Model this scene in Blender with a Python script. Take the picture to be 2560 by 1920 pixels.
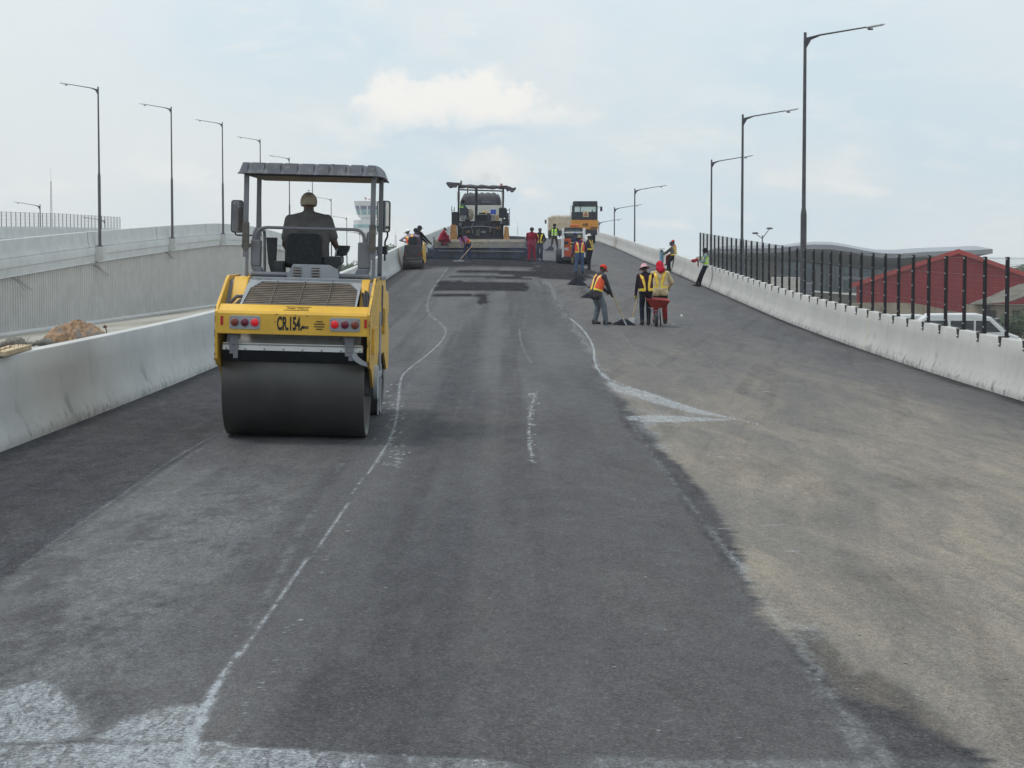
import bpy, bmesh, math, random
import numpy as np
from mathutils import Vector, Matrix, Euler
R = math.radians
random.seed(7); np.random.seed(7)
scene = bpy.context.scene
for o in list(bpy.data.objects): bpy.data.objects.remove(o)
COL = scene.collection

# ------------------------------------------------------------------ camera, light, exposure
FPX, CX, CY, HOR = 5100.0, 1280.0, 960.0, 660.0
PITCH = math.atan((CY - HOR) / FPX)
cam = bpy.data.cameras.new('camera'); camo = bpy.data.objects.new('camera', cam); COL.objects.link(camo)
cam.sensor_width = 36; cam.lens = FPX / 2560 * 36; cam.clip_start = 0.1; cam.clip_end = 20000
camo.location = (0, 0, 0); camo.rotation_euler = (math.pi / 2 - PITCH, 0, 0)
scene.camera = camo
scene.view_settings.view_transform = 'Standard'; scene.view_settings.look = 'None'
scene.view_settings.gamma = 1; scene.view_settings.use_curve_mapping = False
scene.view_settings.exposure = 0.2
scene.cycles.use_denoising = True
scene.cycles.max_bounces = 6
scene.cycles.volume_bounces = 1
try:
    scene.cycles.volume_step_rate = 4; scene.cycles.volume_max_steps = 64
except Exception: pass
SUN_EL, SUN_AZ = R(68), R(-80)          # azimuth measured from +Y towards +X
sd = bpy.data.lights.new('sun', 'SUN'); sd.energy = 1.35; sd.angle = R(14); sd.color = (1, .96, .9)
so = bpy.data.objects.new('sun', sd); COL.objects.link(so)
_d = Vector((math.sin(SUN_AZ) * math.cos(SUN_EL), math.cos(SUN_AZ) * math.cos(SUN_EL), math.sin(SUN_EL)))
so.rotation_euler = (-_d).to_track_quat('-Z', 'Y').to_euler()

class NT:
    "tiny node-graph helper"
    def __init__(s, tree): s.t = tree; s.n = tree.nodes; s.l = tree.links
    def _in(s, sock, v):
        if v is None: return
        if isinstance(v, bpy.types.NodeSocket): s.l.new(v, sock)
        else:
            if hasattr(sock.default_value, '__len__') and not isinstance(v, (tuple, list)): v = (v,) * len(sock.default_value)
            if hasattr(sock.default_value, '__len__') and len(sock.default_value) == 4 and len(v) == 3: v = (*v, 1)
            sock.default_value = v
    def m(s, op, a, b=None, c=None, clamp=False):
        n = s.n.new('ShaderNodeMath'); n.operation = op; n.use_clamp = clamp
        for i, v in enumerate((a, b, c)): s._in(n.inputs[i], v)
        return n.outputs[0]
    def vm(s, op, a, b=None):
        n = s.n.new('ShaderNodeVectorMath'); n.operation = op
        s._in(n.inputs[0], a); s._in(n.inputs[1], b)
        return n.outputs[0]
    def noise(s, vec, scale, detail=4, rough=.55, dist=0, out=0):
        n = s.n.new('ShaderNodeTexNoise'); s._in(n.inputs['Vector'], vec)
        n.inputs['Scale'].default_value = scale; n.inputs['Detail'].default_value = detail
        n.inputs['Roughness'].default_value = rough; n.inputs['Distortion'].default_value = dist
        return n.outputs[out]
    def ss(s, v, a, b):
        n = s.n.new('ShaderNodeMapRange'); n.interpolation_type = 'SMOOTHSTEP'
        s._in(n.inputs['Value'], v); s._in(n.inputs['From Min'], a); s._in(n.inputs['From Max'], b)
        return n.outputs[0]
    def lin(s, v, a, b, c, d):
        n = s.n.new('ShaderNodeMapRange'); s._in(n.inputs['Value'], v)
        for k, x in zip(('From Min', 'From Max', 'To Min', 'To Max'), (a, b, c, d)): s._in(n.inputs[k], x)
        return n.outputs[0]
    def mix(s, f, a, b, blend='MIX'):
        n = s.n.new('ShaderNodeMix'); n.data_type = 'RGBA'; n.blend_type = blend
        s._in(n.inputs[0], f); s._in(n.inputs[6], a); s._in(n.inputs[7], b)
        return n.outputs[2]
    def sep(s, v):
        n = s.n.new('ShaderNodeSeparateXYZ'); s._in(n.inputs[0], v); return n.outputs
    def comb(s, x, y, z):
        n = s.n.new('ShaderNodeCombineXYZ')
        for i, v in enumerate((x, y, z)): s._in(n.inputs[i], v)
        return n.outputs[0]
    def scale(s, vec, v3): return s.vm('MULTIPLY', vec, v3)

# world: Nishita sky behind a bright veil of high haze and soft clouds
w = bpy.data.worlds.new('World'); scene.world = w; w.use_nodes = True
nt = NT(w.node_tree); nt.n.clear()
sky = nt.n.new('ShaderNodeTexSky'); sky.sky_type = 'NISHITA'; sky.sun_disc = False
sky.sun_elevation = SUN_EL; sky.sun_rotation = SUN_AZ; sky.dust_density = 3; sky.air_density = 1.2
bg = nt.n.new('ShaderNodeBackground'); nt.l.new(sky.outputs[0], bg.inputs[0]); bg.inputs[1].default_value = .09
g = nt.n.new('ShaderNodeTexCoord').outputs['Generated']
x, y, z = nt.sep(g)
yy = nt.m('MAXIMUM', y, .05)
U = nt.m('DIVIDE', x, yy); V = nt.m('DIVIDE', z, yy)          # tangents of azimuth and elevation
P = nt.comb(U, V, 0)
n1 = nt.noise(nt.scale(P, (7, 16, 1)), 1.0, 5, .55, .3)
n2 = nt.noise(nt.scale(P, (3, 5, 1)), 1.3, 3, .5)
n3 = nt.noise(nt.scale(P, (14, 38, 1)), 1.0, 5, .55, .2)
elev = nt.ss(z, -.02, .5)
veil = nt.mix(nt.ss(n1, .40, .66), (.585, .70, .77), (.70, .745, .77))
veil = nt.mix(nt.m('MULTIPLY', nt.ss(n3, .52, .70), nt.ss(V, .11, .03)), veil, (.84, .835, .82))
veil = nt.mix(nt.m('MULTIPLY', nt.ss(n2, .42, .62), .65), veil, (.73, .765, .775))
n4 = nt.noise(nt.scale(P, (22, 60, 1)), 1.0, 6, .6, .4)
veil = nt.mix(nt.m('MULTIPLY', nt.m('MULTIPLY', nt.ss(n4, .50, .68), nt.ss(n2, .62, .40)), .38), veil, (.82, .815, .80))
# darker, bluer towards the right of the view
veil = nt.mix(nt.m('MULTIPLY', nt.ss(U, .0, .26), .35), veil, (.555, .67, .745))
wn = nt.noise(nt.scale(P, (40, 40, 1)), 1.0, 6, .6, out=1)
wv = nt.vm('MULTIPLY', nt.vm('SUBTRACT', wn, (.5, .5, .5)), (.036, .034, 0))
Q = nt.vm('ADD', P, wv); qu, qv, _ = nt.sep(Q)
def blob(px, py, rx, ry):
    a = nt.m('DIVIDE', nt.m('SUBTRACT', qu, (px - CX) / FPX), rx / FPX)
    b = nt.m('DIVIDE', nt.m('SUBTRACT', qv, (HOR - py) / FPX), ry / FPX)
    return nt.m('SQRT', nt.m('ADD', nt.m('MULTIPLY', a, a), nt.m('MULTIPLY', b, b)))
field = None
for px, py, rx, ry in ((985, 258, 90, 78), (1065, 250, 100, 62), (1185, 232, 100, 66), (1260, 262, 90, 48), (1140, 285, 230, 48), (930, 285, 70, 40), (1400, 285, 120, 28)):
    b = blob(px, py, rx, ry)
    field = b if field is None else nt.m('MINIMUM', field, b)
cl = nt.ss(field, 1.14, .62)
cl = nt.m('MULTIPLY', cl, nt.lin(qu, (1300 - CX) / FPX, (1420 - CX) / FPX, 1, .35))
veil = nt.mix(nt.m('MULTIPLY', cl, nt.ss(qv, (HOR - 345) / FPX, (HOR - 250) / FPX)), veil, (.86, .845, .82))
shade = nt.ss(blob(1150, 333, 260, 22), 1.2, .3)
veil = nt.mix(nt.m('MULTIPLY', shade, .75), veil, (.56, .66, .75))
veil = nt.mix(nt.m('MULTIPLY', nt.ss(blob(1210, 425, 110, 42), 1.2, .4), .7), veil, (.80, .80, .79))
bg2 = nt.n.new('ShaderNodeBackground'); nt.l.new(veil, bg2.inputs[0])
nt.l.new(nt.lin(elev, 0, 1, 1.0, 1.25), bg2.inputs[1])
mx = nt.n.new('ShaderNodeMixShader'); mx.inputs[0].default_value = .86
nt.l.new(bg.outputs[0], mx.inputs[1]); nt.l.new(bg2.outputs[0], mx.inputs[2])
wo = nt.n.new('ShaderNodeOutputWorld'); nt.l.new(mx.outputs[0], wo.inputs[0])

# ------------------------------------------------------------------ helpers
def at(px, py, Y):
    "point at depth Y seen at photo pixel px,py"
    u = (px - CX) / FPX; q = (CY - py) / FPX
    d = Vector((u, math.cos(PITCH) + q * math.sin(PITCH), -math.sin(PITCH) + q * math.cos(PITCH)))
    return d * (Y / d.y)

class MB:
    "mesh builder: shapes collected into one mesh"
    def __init__(s): s.v = []; s.f = []; s.mi = []; s.sm = []; s.cur = 0
    def add(s, vs, fs, smooth=False):
        o = len(s.v); s.v += [tuple(p) for p in vs]
        for f in fs: s.f.append(tuple(i + o for i in f)); s.mi.append(s.cur); s.sm.append(smooth)
        return s
    def box(s, c, sz, rot=None):
        hx, hy, hz = sz[0] / 2, sz[1] / 2, sz[2] / 2
        vs = [Vector((a * hx, b * hy, d * hz)) for a in (-1, 1) for b in (-1, 1) for d in (-1, 1)]
        if rot is not None:
            M = rot if isinstance(rot, Matrix) else Euler(rot).to_matrix()
            vs = [M @ v for v in vs]
        c = Vector(c)
        return s.add([v + c for v in vs], [(0, 1, 3, 2), (4, 6, 7, 5), (0, 4, 5, 1), (2, 3, 7, 6), (0, 2, 6, 4), (1, 5, 7, 3)])
    def cyl(s, p0, p1, r0, r1=None, n=12, cap=True):
        if r1 is None: r1 = r0
        p0 = Vector(p0); p1 = Vector(p1); d = (p1 - p0).normalized()
        a = d.orthogonal().normalized(); b = d.cross(a)
        vs = []
        for p, r in ((p0, r0), (p1, r1)):
            for k in range(n):
                t = 2 * math.pi * k / n; vs.append(p + (a * math.cos(t) + b * math.sin(t)) * r)
        s.add(vs, [(k, (k + 1) % n, n + (k + 1) % n, n + k) for k in range(n)], True)
        if cap: s.add(vs, [tuple(range(n - 1, -1, -1)), tuple(range(n, 2 * n))])
        return s
    def tube(s, pts, r, n=8, cap=True):
        pts = [Vector(p) for p in pts]; m = len(pts)
        rs = r if isinstance(r, (list, tuple)) else [r] * m
        a = None; vs = []
        for i, p in enumerate(pts):
            d = (pts[min(i + 1, m - 1)] - pts[max(i - 1, 0)]).normalized()
            if a is None: a = d.orthogonal().normalized()
            else: a = (a - d * a.dot(d)).normalized()
            b = d.cross(a)
            for k in range(n):
                t = 2 * math.pi * k / n; vs.append(p + (a * math.cos(t) + b * math.sin(t)) * rs[i])
        fs = [(i * n + k, i * n + (k + 1) % n, (i + 1) * n + (k + 1) % n, (i + 1) * n + k) for i in range(m - 1) for k in range(n)]
        s.add(vs, fs, True)
        if cap: s.add(vs, [tuple(range(n - 1, -1, -1)), tuple(range((m - 1) * n, m * n))])
        return s
    def prism(s, poly, lo, hi, axis='x'):
        "poly of 2-D points extruded along an axis: x -> (y,z), y -> (x,z), z -> (x,y)"
        def P(q, t): return (t, q[0], q[1]) if axis == 'x' else (q[0], t, q[1]) if axis == 'y' else (q[0], q[1], t)
        n = len(poly); vs = [P(q, lo) for q in poly] + [P(q, hi) for q in poly]
        fs = [tuple(range(n - 1, -1, -1)), tuple(range(n, 2 * n))] + [(k, (k + 1) % n, n + (k + 1) % n, n + k) for k in range(n)]
        return s.add(vs, fs)
    def ball(s, c, r, nu=12, nv=8, rot=None):
        r = (r, r, r) if not isinstance(r, (tuple, list)) else r
        c = Vector(c); M = None
        if rot is not None: M = rot if isinstance(rot, Matrix) else Euler(rot).to_matrix()
        vs = []
        for j in range(1, nv):
            ph = math.pi * j / nv
            for k in range(nu):
                t = 2 * math.pi * k / nu
                vs.append(Vector((r[0] * math.sin(ph) * math.cos(t), r[1] * math.sin(ph) * math.sin(t), r[2] * math.cos(ph))))
        vs += [Vector((0, 0, r[2])), Vector((0, 0, -r[2]))]
        if M: vs = [M @ v for v in vs]
        vs = [v + c for v in vs]
        fs = [(j * nu + k, (j + 1) * nu + k, (j + 1) * nu + (k + 1) % nu, j * nu + (k + 1) % nu) for j in range(nv - 2) for k in range(nu)]
        T = (nv - 1) * nu
        fs += [(T, k, (k + 1) % nu) for k in range(nu)] + [(T + 1, (nv - 2) * nu + (k + 1) % nu, (nv - 2) * nu + k) for k in range(nu)]
        return s.add(vs, fs, True)
    def lathe(s, prof, c=(0, 0, 0), axis='x', n=32):
        "profile of (along, radius) spun round an axis through c"
        c = Vector(c); vs = []
        for a, r in prof:
            for k in range(n):
                t = 2 * math.pi * k / n; u, v = r * math.cos(t), r * math.sin(t)
                vs.append(c + (Vector((a, u, v)) if axis == 'x' else Vector((u, a, v)) if axis == 'y' else Vector((u, v, a))))
        return s.add(vs, [(i * n + k, i * n + (k + 1) % n, (i + 1) * n + (k + 1) % n, (i + 1) * n + k) for i in range(len(prof) - 1) for k in range(n)], True)
    def build(s, name, mats, parent=None, bevel=0, loc=None, rotz=0, label=None):
        me = bpy.data.meshes.new(name); me.from_pydata(s.v, [], s.f)
        if not isinstance(mats, (list, tuple)): mats = [mats]
        for m in mats: me.materials.append(m)
        me.polygons.foreach_set('material_index', s.mi); me.polygons.foreach_set('use_smooth', s.sm)
        bm = bmesh.new(); bm.from_mesh(me); bmesh.ops.recalc_face_normals(bm, faces=bm.faces); bm.to_mesh(me); bm.free()
        o = bpy.data.objects.new(name, me); COL.objects.link(o)
        if parent is not None: o.parent = parent
        if loc is not None: o.location = loc
        if rotz: o.rotation_euler = (0, 0, rotz)
        if bevel:
            b = o.modifiers.new('bevel', 'BEVEL'); b.width = bevel; b.segments = 2; b.limit_method = 'ANGLE'; b.angle_limit = R(40)
            b.harden_normals = False
        if label: o['label'] = label
        return o

def tag(o, label=None, cat=None, group=None, kind=None):
    for k, v in (('label', label), ('category', cat), ('group', group), ('kind', kind)):
        if v: o[k] = v
    return o
def empty(name, loc=(0, 0, 0), rot=(0, 0, 0)):
    o = bpy.data.objects.new(name, None); COL.objects.link(o); o.location = loc; o.rotation_euler = rot
    o.empty_display_size = .3
    return o
def thing(name, loc, label, cat, group=None, rot=(0, 0, 0)): return tag(empty(name, loc, rot), label, cat, group)
KIDS = {}
def copy_tree(o, parent=None):
    c = o.copy(); COL.objects.link(c)
    if parent is not None: c.parent = parent
    for ch in [k for k in COL.objects if k.parent == o]: copy_tree(ch, c)
    return c

def mat(name, col, rough=.6, metal=0, var=.15, vs=6, bump=0, bs=60, dirt=None, ds=3, dth=.5, emit=0, spec=.5, trans=0, alpha=1):
    m = bpy.data.materials.new(name); m.use_nodes = True; t = NT(m.node_tree); t.n.clear()
    b = t.n.new('ShaderNodeBsdfPrincipled'); o = t.n.new('ShaderNodeOutputMaterial'); t.l.new(b.outputs[0], o.inputs[0])
    tc = t.n.new('ShaderNodeTexCoord').outputs['Object']
    c = (*col, 1)
    if var:
        n = t.noise(tc, vs, 4, .6)
        c = t.mix(t.ss(n, .3, .7), tuple(max(0, k * (1 - var)) for k in col), tuple(min(1, k * (1 + var)) for k in col))
    if dirt:
        n = t.noise(tc, ds, 6, .7)
        c = t.mix(t.ss(n, dth, dth + .12), c, dirt)
    t._in(b.inputs['Base Color'], c)
    b.inputs['Roughness'].default_value = rough; b.inputs['Metallic'].default_value = metal
    b.inputs['Specular IOR Level'].default_value = spec
    if trans: b.inputs['Transmission Weight'].default_value = trans
    if alpha < 1: b.inputs['Alpha'].default_value = alpha
    if emit: t._in(b.inputs['Emission Color'], col); b.inputs['Emission Strength'].default_value = emit
    if bump:
        bn = t.n.new('ShaderNodeBump'); bn.inputs['Strength'].default_value = bump; bn.inputs['Distance'].default_value = .02
        t._in(bn.inputs['Height'], t.noise(tc, bs, 3, .6)); t.l.new(bn.outputs[0], b.inputs['Normal'])
    return m

# ------------------------------------------------------------------ road shape
def table(ys, vs):
    Y = np.arange(-60, 420, 1.0); V = np.interp(Y, ys, vs)
    k = np.exp(-.5 * (np.arange(-15, 16) / 5.0) ** 2); k /= k.sum()
    Vp = np.pad(V, 15, mode='reflect', reflect_type='odd')
    return Y, np.convolve(Vp, k, mode='valid')
TL = table([-60, 8, 21, 37, 55, 72, 90, 110, 131, 165, 200, 240, 290, 340, 420], [-2.0, -2.0, -1.99, -1.89, -1.55, -1.02, -.35, .36, 1.02, 2.06, 2.85, 3.1, 2.4, 1.0, -2])
TC = table([-60, 8, 21, 37, 55, 72, 90, 110, 131, 165, 200, 240, 290, 340, 420], [-2.15, -2.15, -2.15, -2.0, -1.63, -1.05, -.42, .10, .80, 1.85, 2.6, 2.85, 2.1, .7, -2.3])
TR = table([-60, 8, 33, 46, 62, 89, 111, 140, 165, 200, 220, 245, 290, 340, 420], [-2.28, -2.28, -2.26, -2.15, -1.9, -1.1, -.43, .35, 1.1, 2.05, 2.5, 2.6, 1.8, .4, -2.6])
def zr(X, Y):
    a = np.interp(Y, *TL); b = np.interp(Y, *TC); c = np.interp(Y, *TR)
    x0, x1, x2 = -5.2, 3.0, 8.7
    X = np.clip(X, -6, 9.4)
    return (a * (X - x1) * (X - x2) / ((x0 - x1) * (x0 - x2)) + b * (X - x0) * (X - x2) / ((x1 - x0) * (x1 - x2))
            + c * (X - x0) * (X - x1) / ((x2 - x0) * (x2 - x1)))
def XL(Y): return float(np.interp(Y, [0, 37, 93, 120], [-5.38, -5.38, -5.0, -4.97]))
def XR(Y): return float(np.interp(Y, [0, 25, 33, 60, 120, 200, 260], [8.2, 8.25, 8.3, 8.62, 8.75, 9.0, 9.3]))
def gnd(px, py, far=230):
    "point of the road surface seen at photo pixel"
    d = at(px, py, 1.0); Ys = np.exp(np.linspace(math.log(5), math.log(far), 1500))
    h = d.z * Ys - zr(d.x * Ys, Ys)
    i = np.argmax(h < 0)
    if i == 0: i = len(Ys) - 1
    a, b = Ys[i - 1], Ys[i]; t = h[i - 1] / (h[i - 1] - h[i]) if h[i] < 0 else 1
    Yv = a + (b - a) * t
    return Vector((d.x * Yv, Yv, float(zr(d.x * Yv, Yv))))
def RP(X, Y, dz=0): return Vector((X, Y, float(zr(X, Y)) + dz))
# ------------------------------------------------------------------ road sheet with its stains
def W(pts): return np.array([tuple(gnd(*p))[:2] for p in pts])
def D(*p): return [(a * 1.15733, b * 1.15733) for a, b in p]     # overview picture -> photo pixels
ys = [6.0]
while ys[-1] < 300: ys.append(ys[-1] + max(.012, .00021 * ys[-1] ** 2 if ys[-1] < 120 else 3.0))
ys = np.array([-40, -30, -20, -12, -6, 0, 3, 5] + ys)
ncol = 600
tt = np.linspace(0, 1, ncol)
xl = np.array([XL(v) for v in ys]) - .02; xr = np.array([XR(v) for v in ys]) + .02
GX = xl[:, None] + (xr - xl)[:, None] * tt[None]; GY = np.repeat(ys[:, None], ncol, 1)
GZ = zr(GX, GY)
def dline(pts):
    d = np.full(GX.shape, 1e9); S = np.zeros(GX.shape); L = 0
    for a, b in zip(pts[:-1], pts[1:]):
        ab = b - a; l2 = float(ab @ ab) + 1e-9
        t = np.clip(((GX - a[0]) * ab[0] + (GY - a[1]) * ab[1]) / l2, 0, 1)
        dd = np.hypot(GX - a[0] - t * ab[0], GY - a[1] - t * ab[1])
        m = dd < d; d[m] = dd[m]; S[m] = (L + t * math.sqrt(l2))[m]; L += math.sqrt(l2)
    return d, S / max(L, 1e-6)
def dpoly(pts):
    "signed distance, negative inside"
    d, _ = dline(np.vstack([pts, pts[:1]])); ins = np.zeros(GX.shape, bool); n = len(pts)
    for i in range(n):
        a, b = pts[i], pts[(i + 1) % n]
        c = ((a[1] > GY) != (b[1] > GY)) & (GX < (b[0] - a[0]) * (GY - a[1]) / (b[1] - a[1] + 1e-12) + a[0])
        ins ^= c
    return np.where(ins, -d, d)
def smooth_pts(p, k=3):
    for _ in range(k):
        q = [p[0]]
        for a, b in zip(p[:-1], p[1:]): q += [a * .75 + b * .25, a * .25 + b * .75]
        p = np.array(q + [p[-1]])
    return p
def st(v, a, b):
    t = np.clip((v - a) / (b - a), 0, 1); return t * t * (3 - 2 * t)
def vnoise(sx, sy, seed, octv=4):
    "numpy value noise in world metres"
    out = np.zeros(GX.shape); amp = 1; tot = 0; rs = np.random.RandomState(seed)
    for o in range(octv):
        T = rs.rand(256, 256); u = GX / sx * 2 ** o + 31.7 * o; v = GY / sy * 2 ** o + 17.3 * o
        i = np.floor(u).astype(int); j = np.floor(v).astype(int); fu = u - i; fv = v - j
        fu = fu * fu * (3 - 2 * fu); fv = fv * fv * (3 - 2 * fv)
        g_ = lambda a, b: T[a % 256, b % 256]
        out += amp * ((g_(i, j) * (1 - fu) + g_(i + 1, j) * fu) * (1 - fv) + (g_(i, j + 1) * (1 - fu) + g_(i + 1, j + 1) * fu) * fv)
        tot += amp; amp *= .55
    return out / tot
N1 = vnoise(.8, 2.5, 1); N2 = vnoise(.25, .8, 2); N3 = vnoise(2.5, 9, 3); N4 = vnoise(.06, .16, 4, 3); N5 = vnoise(.12, 2.2, 5, 3); N6 = vnoise(1.6, .14, 6, 3); N7 = vnoise(1.1, 16, 7, 3); N8 = vnoise(.5, .09, 8, 3)
white = np.zeros(GX.shape); tan = np.zeros(GX.shape); dark = np.zeros(GX.shape); pale = np.zeros(GX.shape)
def line(pts, w0, w1, s=1.0, br=0.0, target=None, wob=.02):
    global white
    p = smooth_pts(W(D(*pts))); d, t = dline(p); wd = w0 + (w1 - w0) * t
    m = st(d + (N4 - .5) * wob, wd, wd * .35) * s
    if br: m = m * st(N4 * .6 + N2 * .4, br, br + .08)
    if target is None: white = np.maximum(white, m)
    else: np.maximum(target, m, out=target)
def patch(pts, s=1, soft=.1, br=None, target=None, wob=.25, nz=None):
    d = dpoly(W(D(*pts))) + (N1 - .5) * wob + (N2 - .5) * wob * .7
    m = st(d, soft, -soft) * s
    if br is not None: m = m * st(N2 if nz is None else nz, br, br + .22)
    np.maximum(target, m, out=target)
# long dried slurry line from the paver down past the roller to the front edge
line([(968, 578), (958, 592), (935, 622), (922, 652), (925, 680), (945, 692), (966, 712), (957, 735), (925, 765), (887, 793), (866, 812), (862, 850), (855, 920), (836, 962), (812, 1000)], .020, .020, .8, target=white)
line([(812, 1000), (775, 1045), (730, 1120)], .012, .012, .8, .30)
line([(730, 1120), (680, 1190), (640, 1240), (590, 1310), (540, 1380), (496, 1440)], .010, .018, .75, .26)
line([(740, 1000), (690, 1080), (640, 1160), (600, 1250), (530, 1350)], .03, .05, .25, .45, wob=.05)
line([(500, 1430), (462, 1490), (440, 1540), (410, 1600), (395, 1680)], .015, .075, .9)
for k in range(90):                                              # short ticks beside the line
    f = random.random(); a = (852 - 3 * f, 880 + 70 * f) if k < 14 else (0, 0)
    if k >= 14:
        f = random.random(); a = (735 + (470 - 735) * f, 1120 + (1600 - 1120) * f)
        x0 = a[0] + 14 + random.random() * 18; wdt = 5 + 26 * f * random.random()
        line([(x0, a[1]), (x0 + wdt, a[1] + random.uniform(-1, 1))], .006, .004, .7, .3, wob=.004)
    else: line([(a[0] + 10, a[1]), (a[0] + 14, a[1])], .02, .01, .4)
for k in range(260):                                             # spatter round the line and by the roller
    f = random.random(); a = np.array(gnd(*D((random.gauss(848, 14), 830 + 180 * f))[0]))[:2] if k < 170 else np.array(gnd(*D((random.gauss(1148, 5), 850 + 165 * f * f))[0]))[:2]
    r = random.uniform(.006, .022); i0 = np.searchsorted(GY[:, 0], a[1] - .2); i1 = np.searchsorted(GY[:, 0], a[1] + .2)
    dd = np.hypot(GX[i0:i1] - a[0], (GY[i0:i1] - a[1]) * .4); white[i0:i1] = np.maximum(white[i0:i1], st(dd, r * 1.4, r * .5) * .9)
line([(1160, 845), (1150, 870), (1143, 905), (1142, 960), (1150, 985)], .02, .03, .8, .42)
line([(1122, 710), (1124, 735), (1135, 765), (1150, 785)], .02, .015, .45, .3)
line([(0, 1260), (120, 1165), (240, 1085), (380, 985), (475, 935)], .02, .02, .35, .35)
line([(20, 1270), (150, 1170), (300, 1060), (440, 965)], .10, .04, .22, .4, wob=.08)
# milky water at the front left
patch([(-40, 1500), (30, 1478), (95, 1462), (118, 1470), (150, 1505), (200, 1555), (190, 1590), (100, 1610), (-40, 1605)], .70, .05, target=white, wob=.22)
patch([(215, 1590), (300, 1545), (360, 1522), (440, 1512), (470, 1490), (450, 1560), (425, 1600), (330, 1605), (240, 1612)], .66, .05, target=white, wob=.2)
patch([(-40, 1612), (140, 1606), (260, 1603), (420, 1600), (480, 1600), (520, 1612), (640, 1618), (760, 1628), (830, 1632), (1040, 1640), (1140, 1652), (1160, 1700), (-40, 1700)], .66, .03, .26, target=white, wob=.05, nz=N1)
patch([(200, 1610), (420, 1604), (470, 1640), (420, 1700), (180, 1700)], .75, .02, target=white, wob=.08)
patch([(1100, 1625), (1500, 1640), (1900, 1640), (2240, 1648), (2240, 1700), (1100, 1700)], .34, .05, .34, target=white, wob=.08, nz=N1)
patch([(0, 1385), (110, 1355), (330, 1330), (460, 1350), (430, 1480), (300, 1510), (180, 1490), (60, 1450)], .22, .25, .5, target=white, wob=.4)
patch([(0, 1200), (250, 1090), (470, 990), (620, 1000), (560, 1160), (380, 1330), (0, 1400)], .17, .5, .45, target=white, wob=.5)
# water run down the seam on the right
line([(1180, 610), (1205, 655), (1228, 690), (1262, 735), (1285, 775), (1300, 800)], .26, .12, .38, .44, wob=.45)
line([(1232, 688), (1262, 712), (1285, 752), (1283, 785), (1305, 815), (1345, 830), (1400, 850), (1500, 885), (1590, 905), (1640, 917)], .035, .02, .95, wob=.03)
patch([(1285, 792), (1330, 832), (1400, 845), (1500, 882), (1592, 906), (1500, 893), (1400, 866), (1335, 846)], .66, .05, target=white, wob=.16)
patch([(1345, 899), (1420, 896), (1592, 907), (1480, 911), (1400, 913), (1350, 908)], .7, .05, target=white, wob=.14)
patch([(1300, 820), (1400, 860), (1520, 900), (1400, 905), (1340, 890)], .25, .2, .4, target=white, wob=.5)
patch([(1350, 905), (1480, 908), (1440, 930), (1460, 985), (1400, 960)], .42, .08, .36, target=white, wob=.25)
line([(1372, 930), (1430, 1010), (1500, 1100), (1560, 1170), (1600, 1225)], .05, .05, .38, .46, wob=.14)
patch([(1540, 1160), (1565, 1180), (1620, 1230), (1600, 1240)], .6, .03, target=white, wob=.06)
patch([(1700, 1350), (1770, 1345), (1830, 1420), (1800, 1450)], .26, .05, .38, target=white, wob=.12)
line([(1715, 1360), (1760, 1430), (1800, 1500), (1850, 1580), (1960, 1700)], .05, .16, .36, .46, wob=.2)
for p in (((1420, 700), (1470, 700)), ((1590, 850), (1610, 850)), ((1650, 846), (1672, 846)), ((1440, 832), (1480, 833)), ((1530, 985), (1600, 990)), ((1700, 1190), (1730, 1190)), ((1560, 1142), (1580, 1143)), ((1650, 1135), (1690, 1133))):
    line(list(p), .05, .03, .55, .3, wob=.03)
line([(1340, 718), (1380, 765), (1425, 800), (1460, 830)], .02, .01, .3, .3); line([(1480, 740), (1520, 770), (1555, 800), (1570, 830)], .02, .01, .28, .35)
line([(1300, 560), (1345, 590), (1385, 612)], .04, .02, .3)
# old, dusty binder course right of the new mat
seam = W(D((1165, 598), (1225, 670), (1285, 780), (1318, 830), (1350, 890), (1440, 1000), (1520, 1100), (1600, 1230), (1700, 1370), (1820, 1510), (1960, 1570), (2110, 1640), (2170, 1700)))
seam = np.vstack([[seam[0][0] - .1, 300], seam, [seam[-1][0] + .1, -50]])
ex0 = np.interp(GY, seam[::-1, 1], seam[::-1, 0]); ex = ex0 + (N2 - .5) * .12 + (N1 - .5) * .45 + (N8 - .5) * .12
old = st(GX - ex, -.02, .10)
fade = st(GY + (N3 - .5) * 26 + (GX - 4) * .5, 62, 26) * .9 + .10
near = np.interp(GY, [6, 15, 22, 28, 36, 50, 300], [1, 1, .95, .75, .48, .2, 0])
edge = st(GX, 8.35 - np.interp(GY, [20, 60], [.9, 1.5]) + (N1 - .5) * 1.0, 7.0 - np.interp(GY, [20, 60], [.6, 1.6]))
def rnoise(sx, sy, ang, seed):
    global GX, GY
    a, b_ = GX, GY; c_, s_ = math.cos(ang), math.sin(ang)
    GX, GY = a * c_ - b_ * s_, a * s_ + b_ * c_; out = vnoise(sx, sy, seed, 4); GX, GY = a, b_; return out
S1 = rnoise(.30, 9, R(9), 21); S2 = rnoise(.16, 4, R(-6), 22); S3 = rnoise(.9, 14, R(14), 23)
tan = old * near * (.55 + .9 * (S1 * .5 + S3 * .5)) * (.85 + .5 * (S2 - .5)) * (0.35 + .65 * edge)
line([(1350, 895), (1440, 1020), (1545, 1160), (1650, 1300), (1760, 1440), (1850, 1570), (1930, 1700)], .035, .05, .27, .42, wob=.08)
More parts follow.
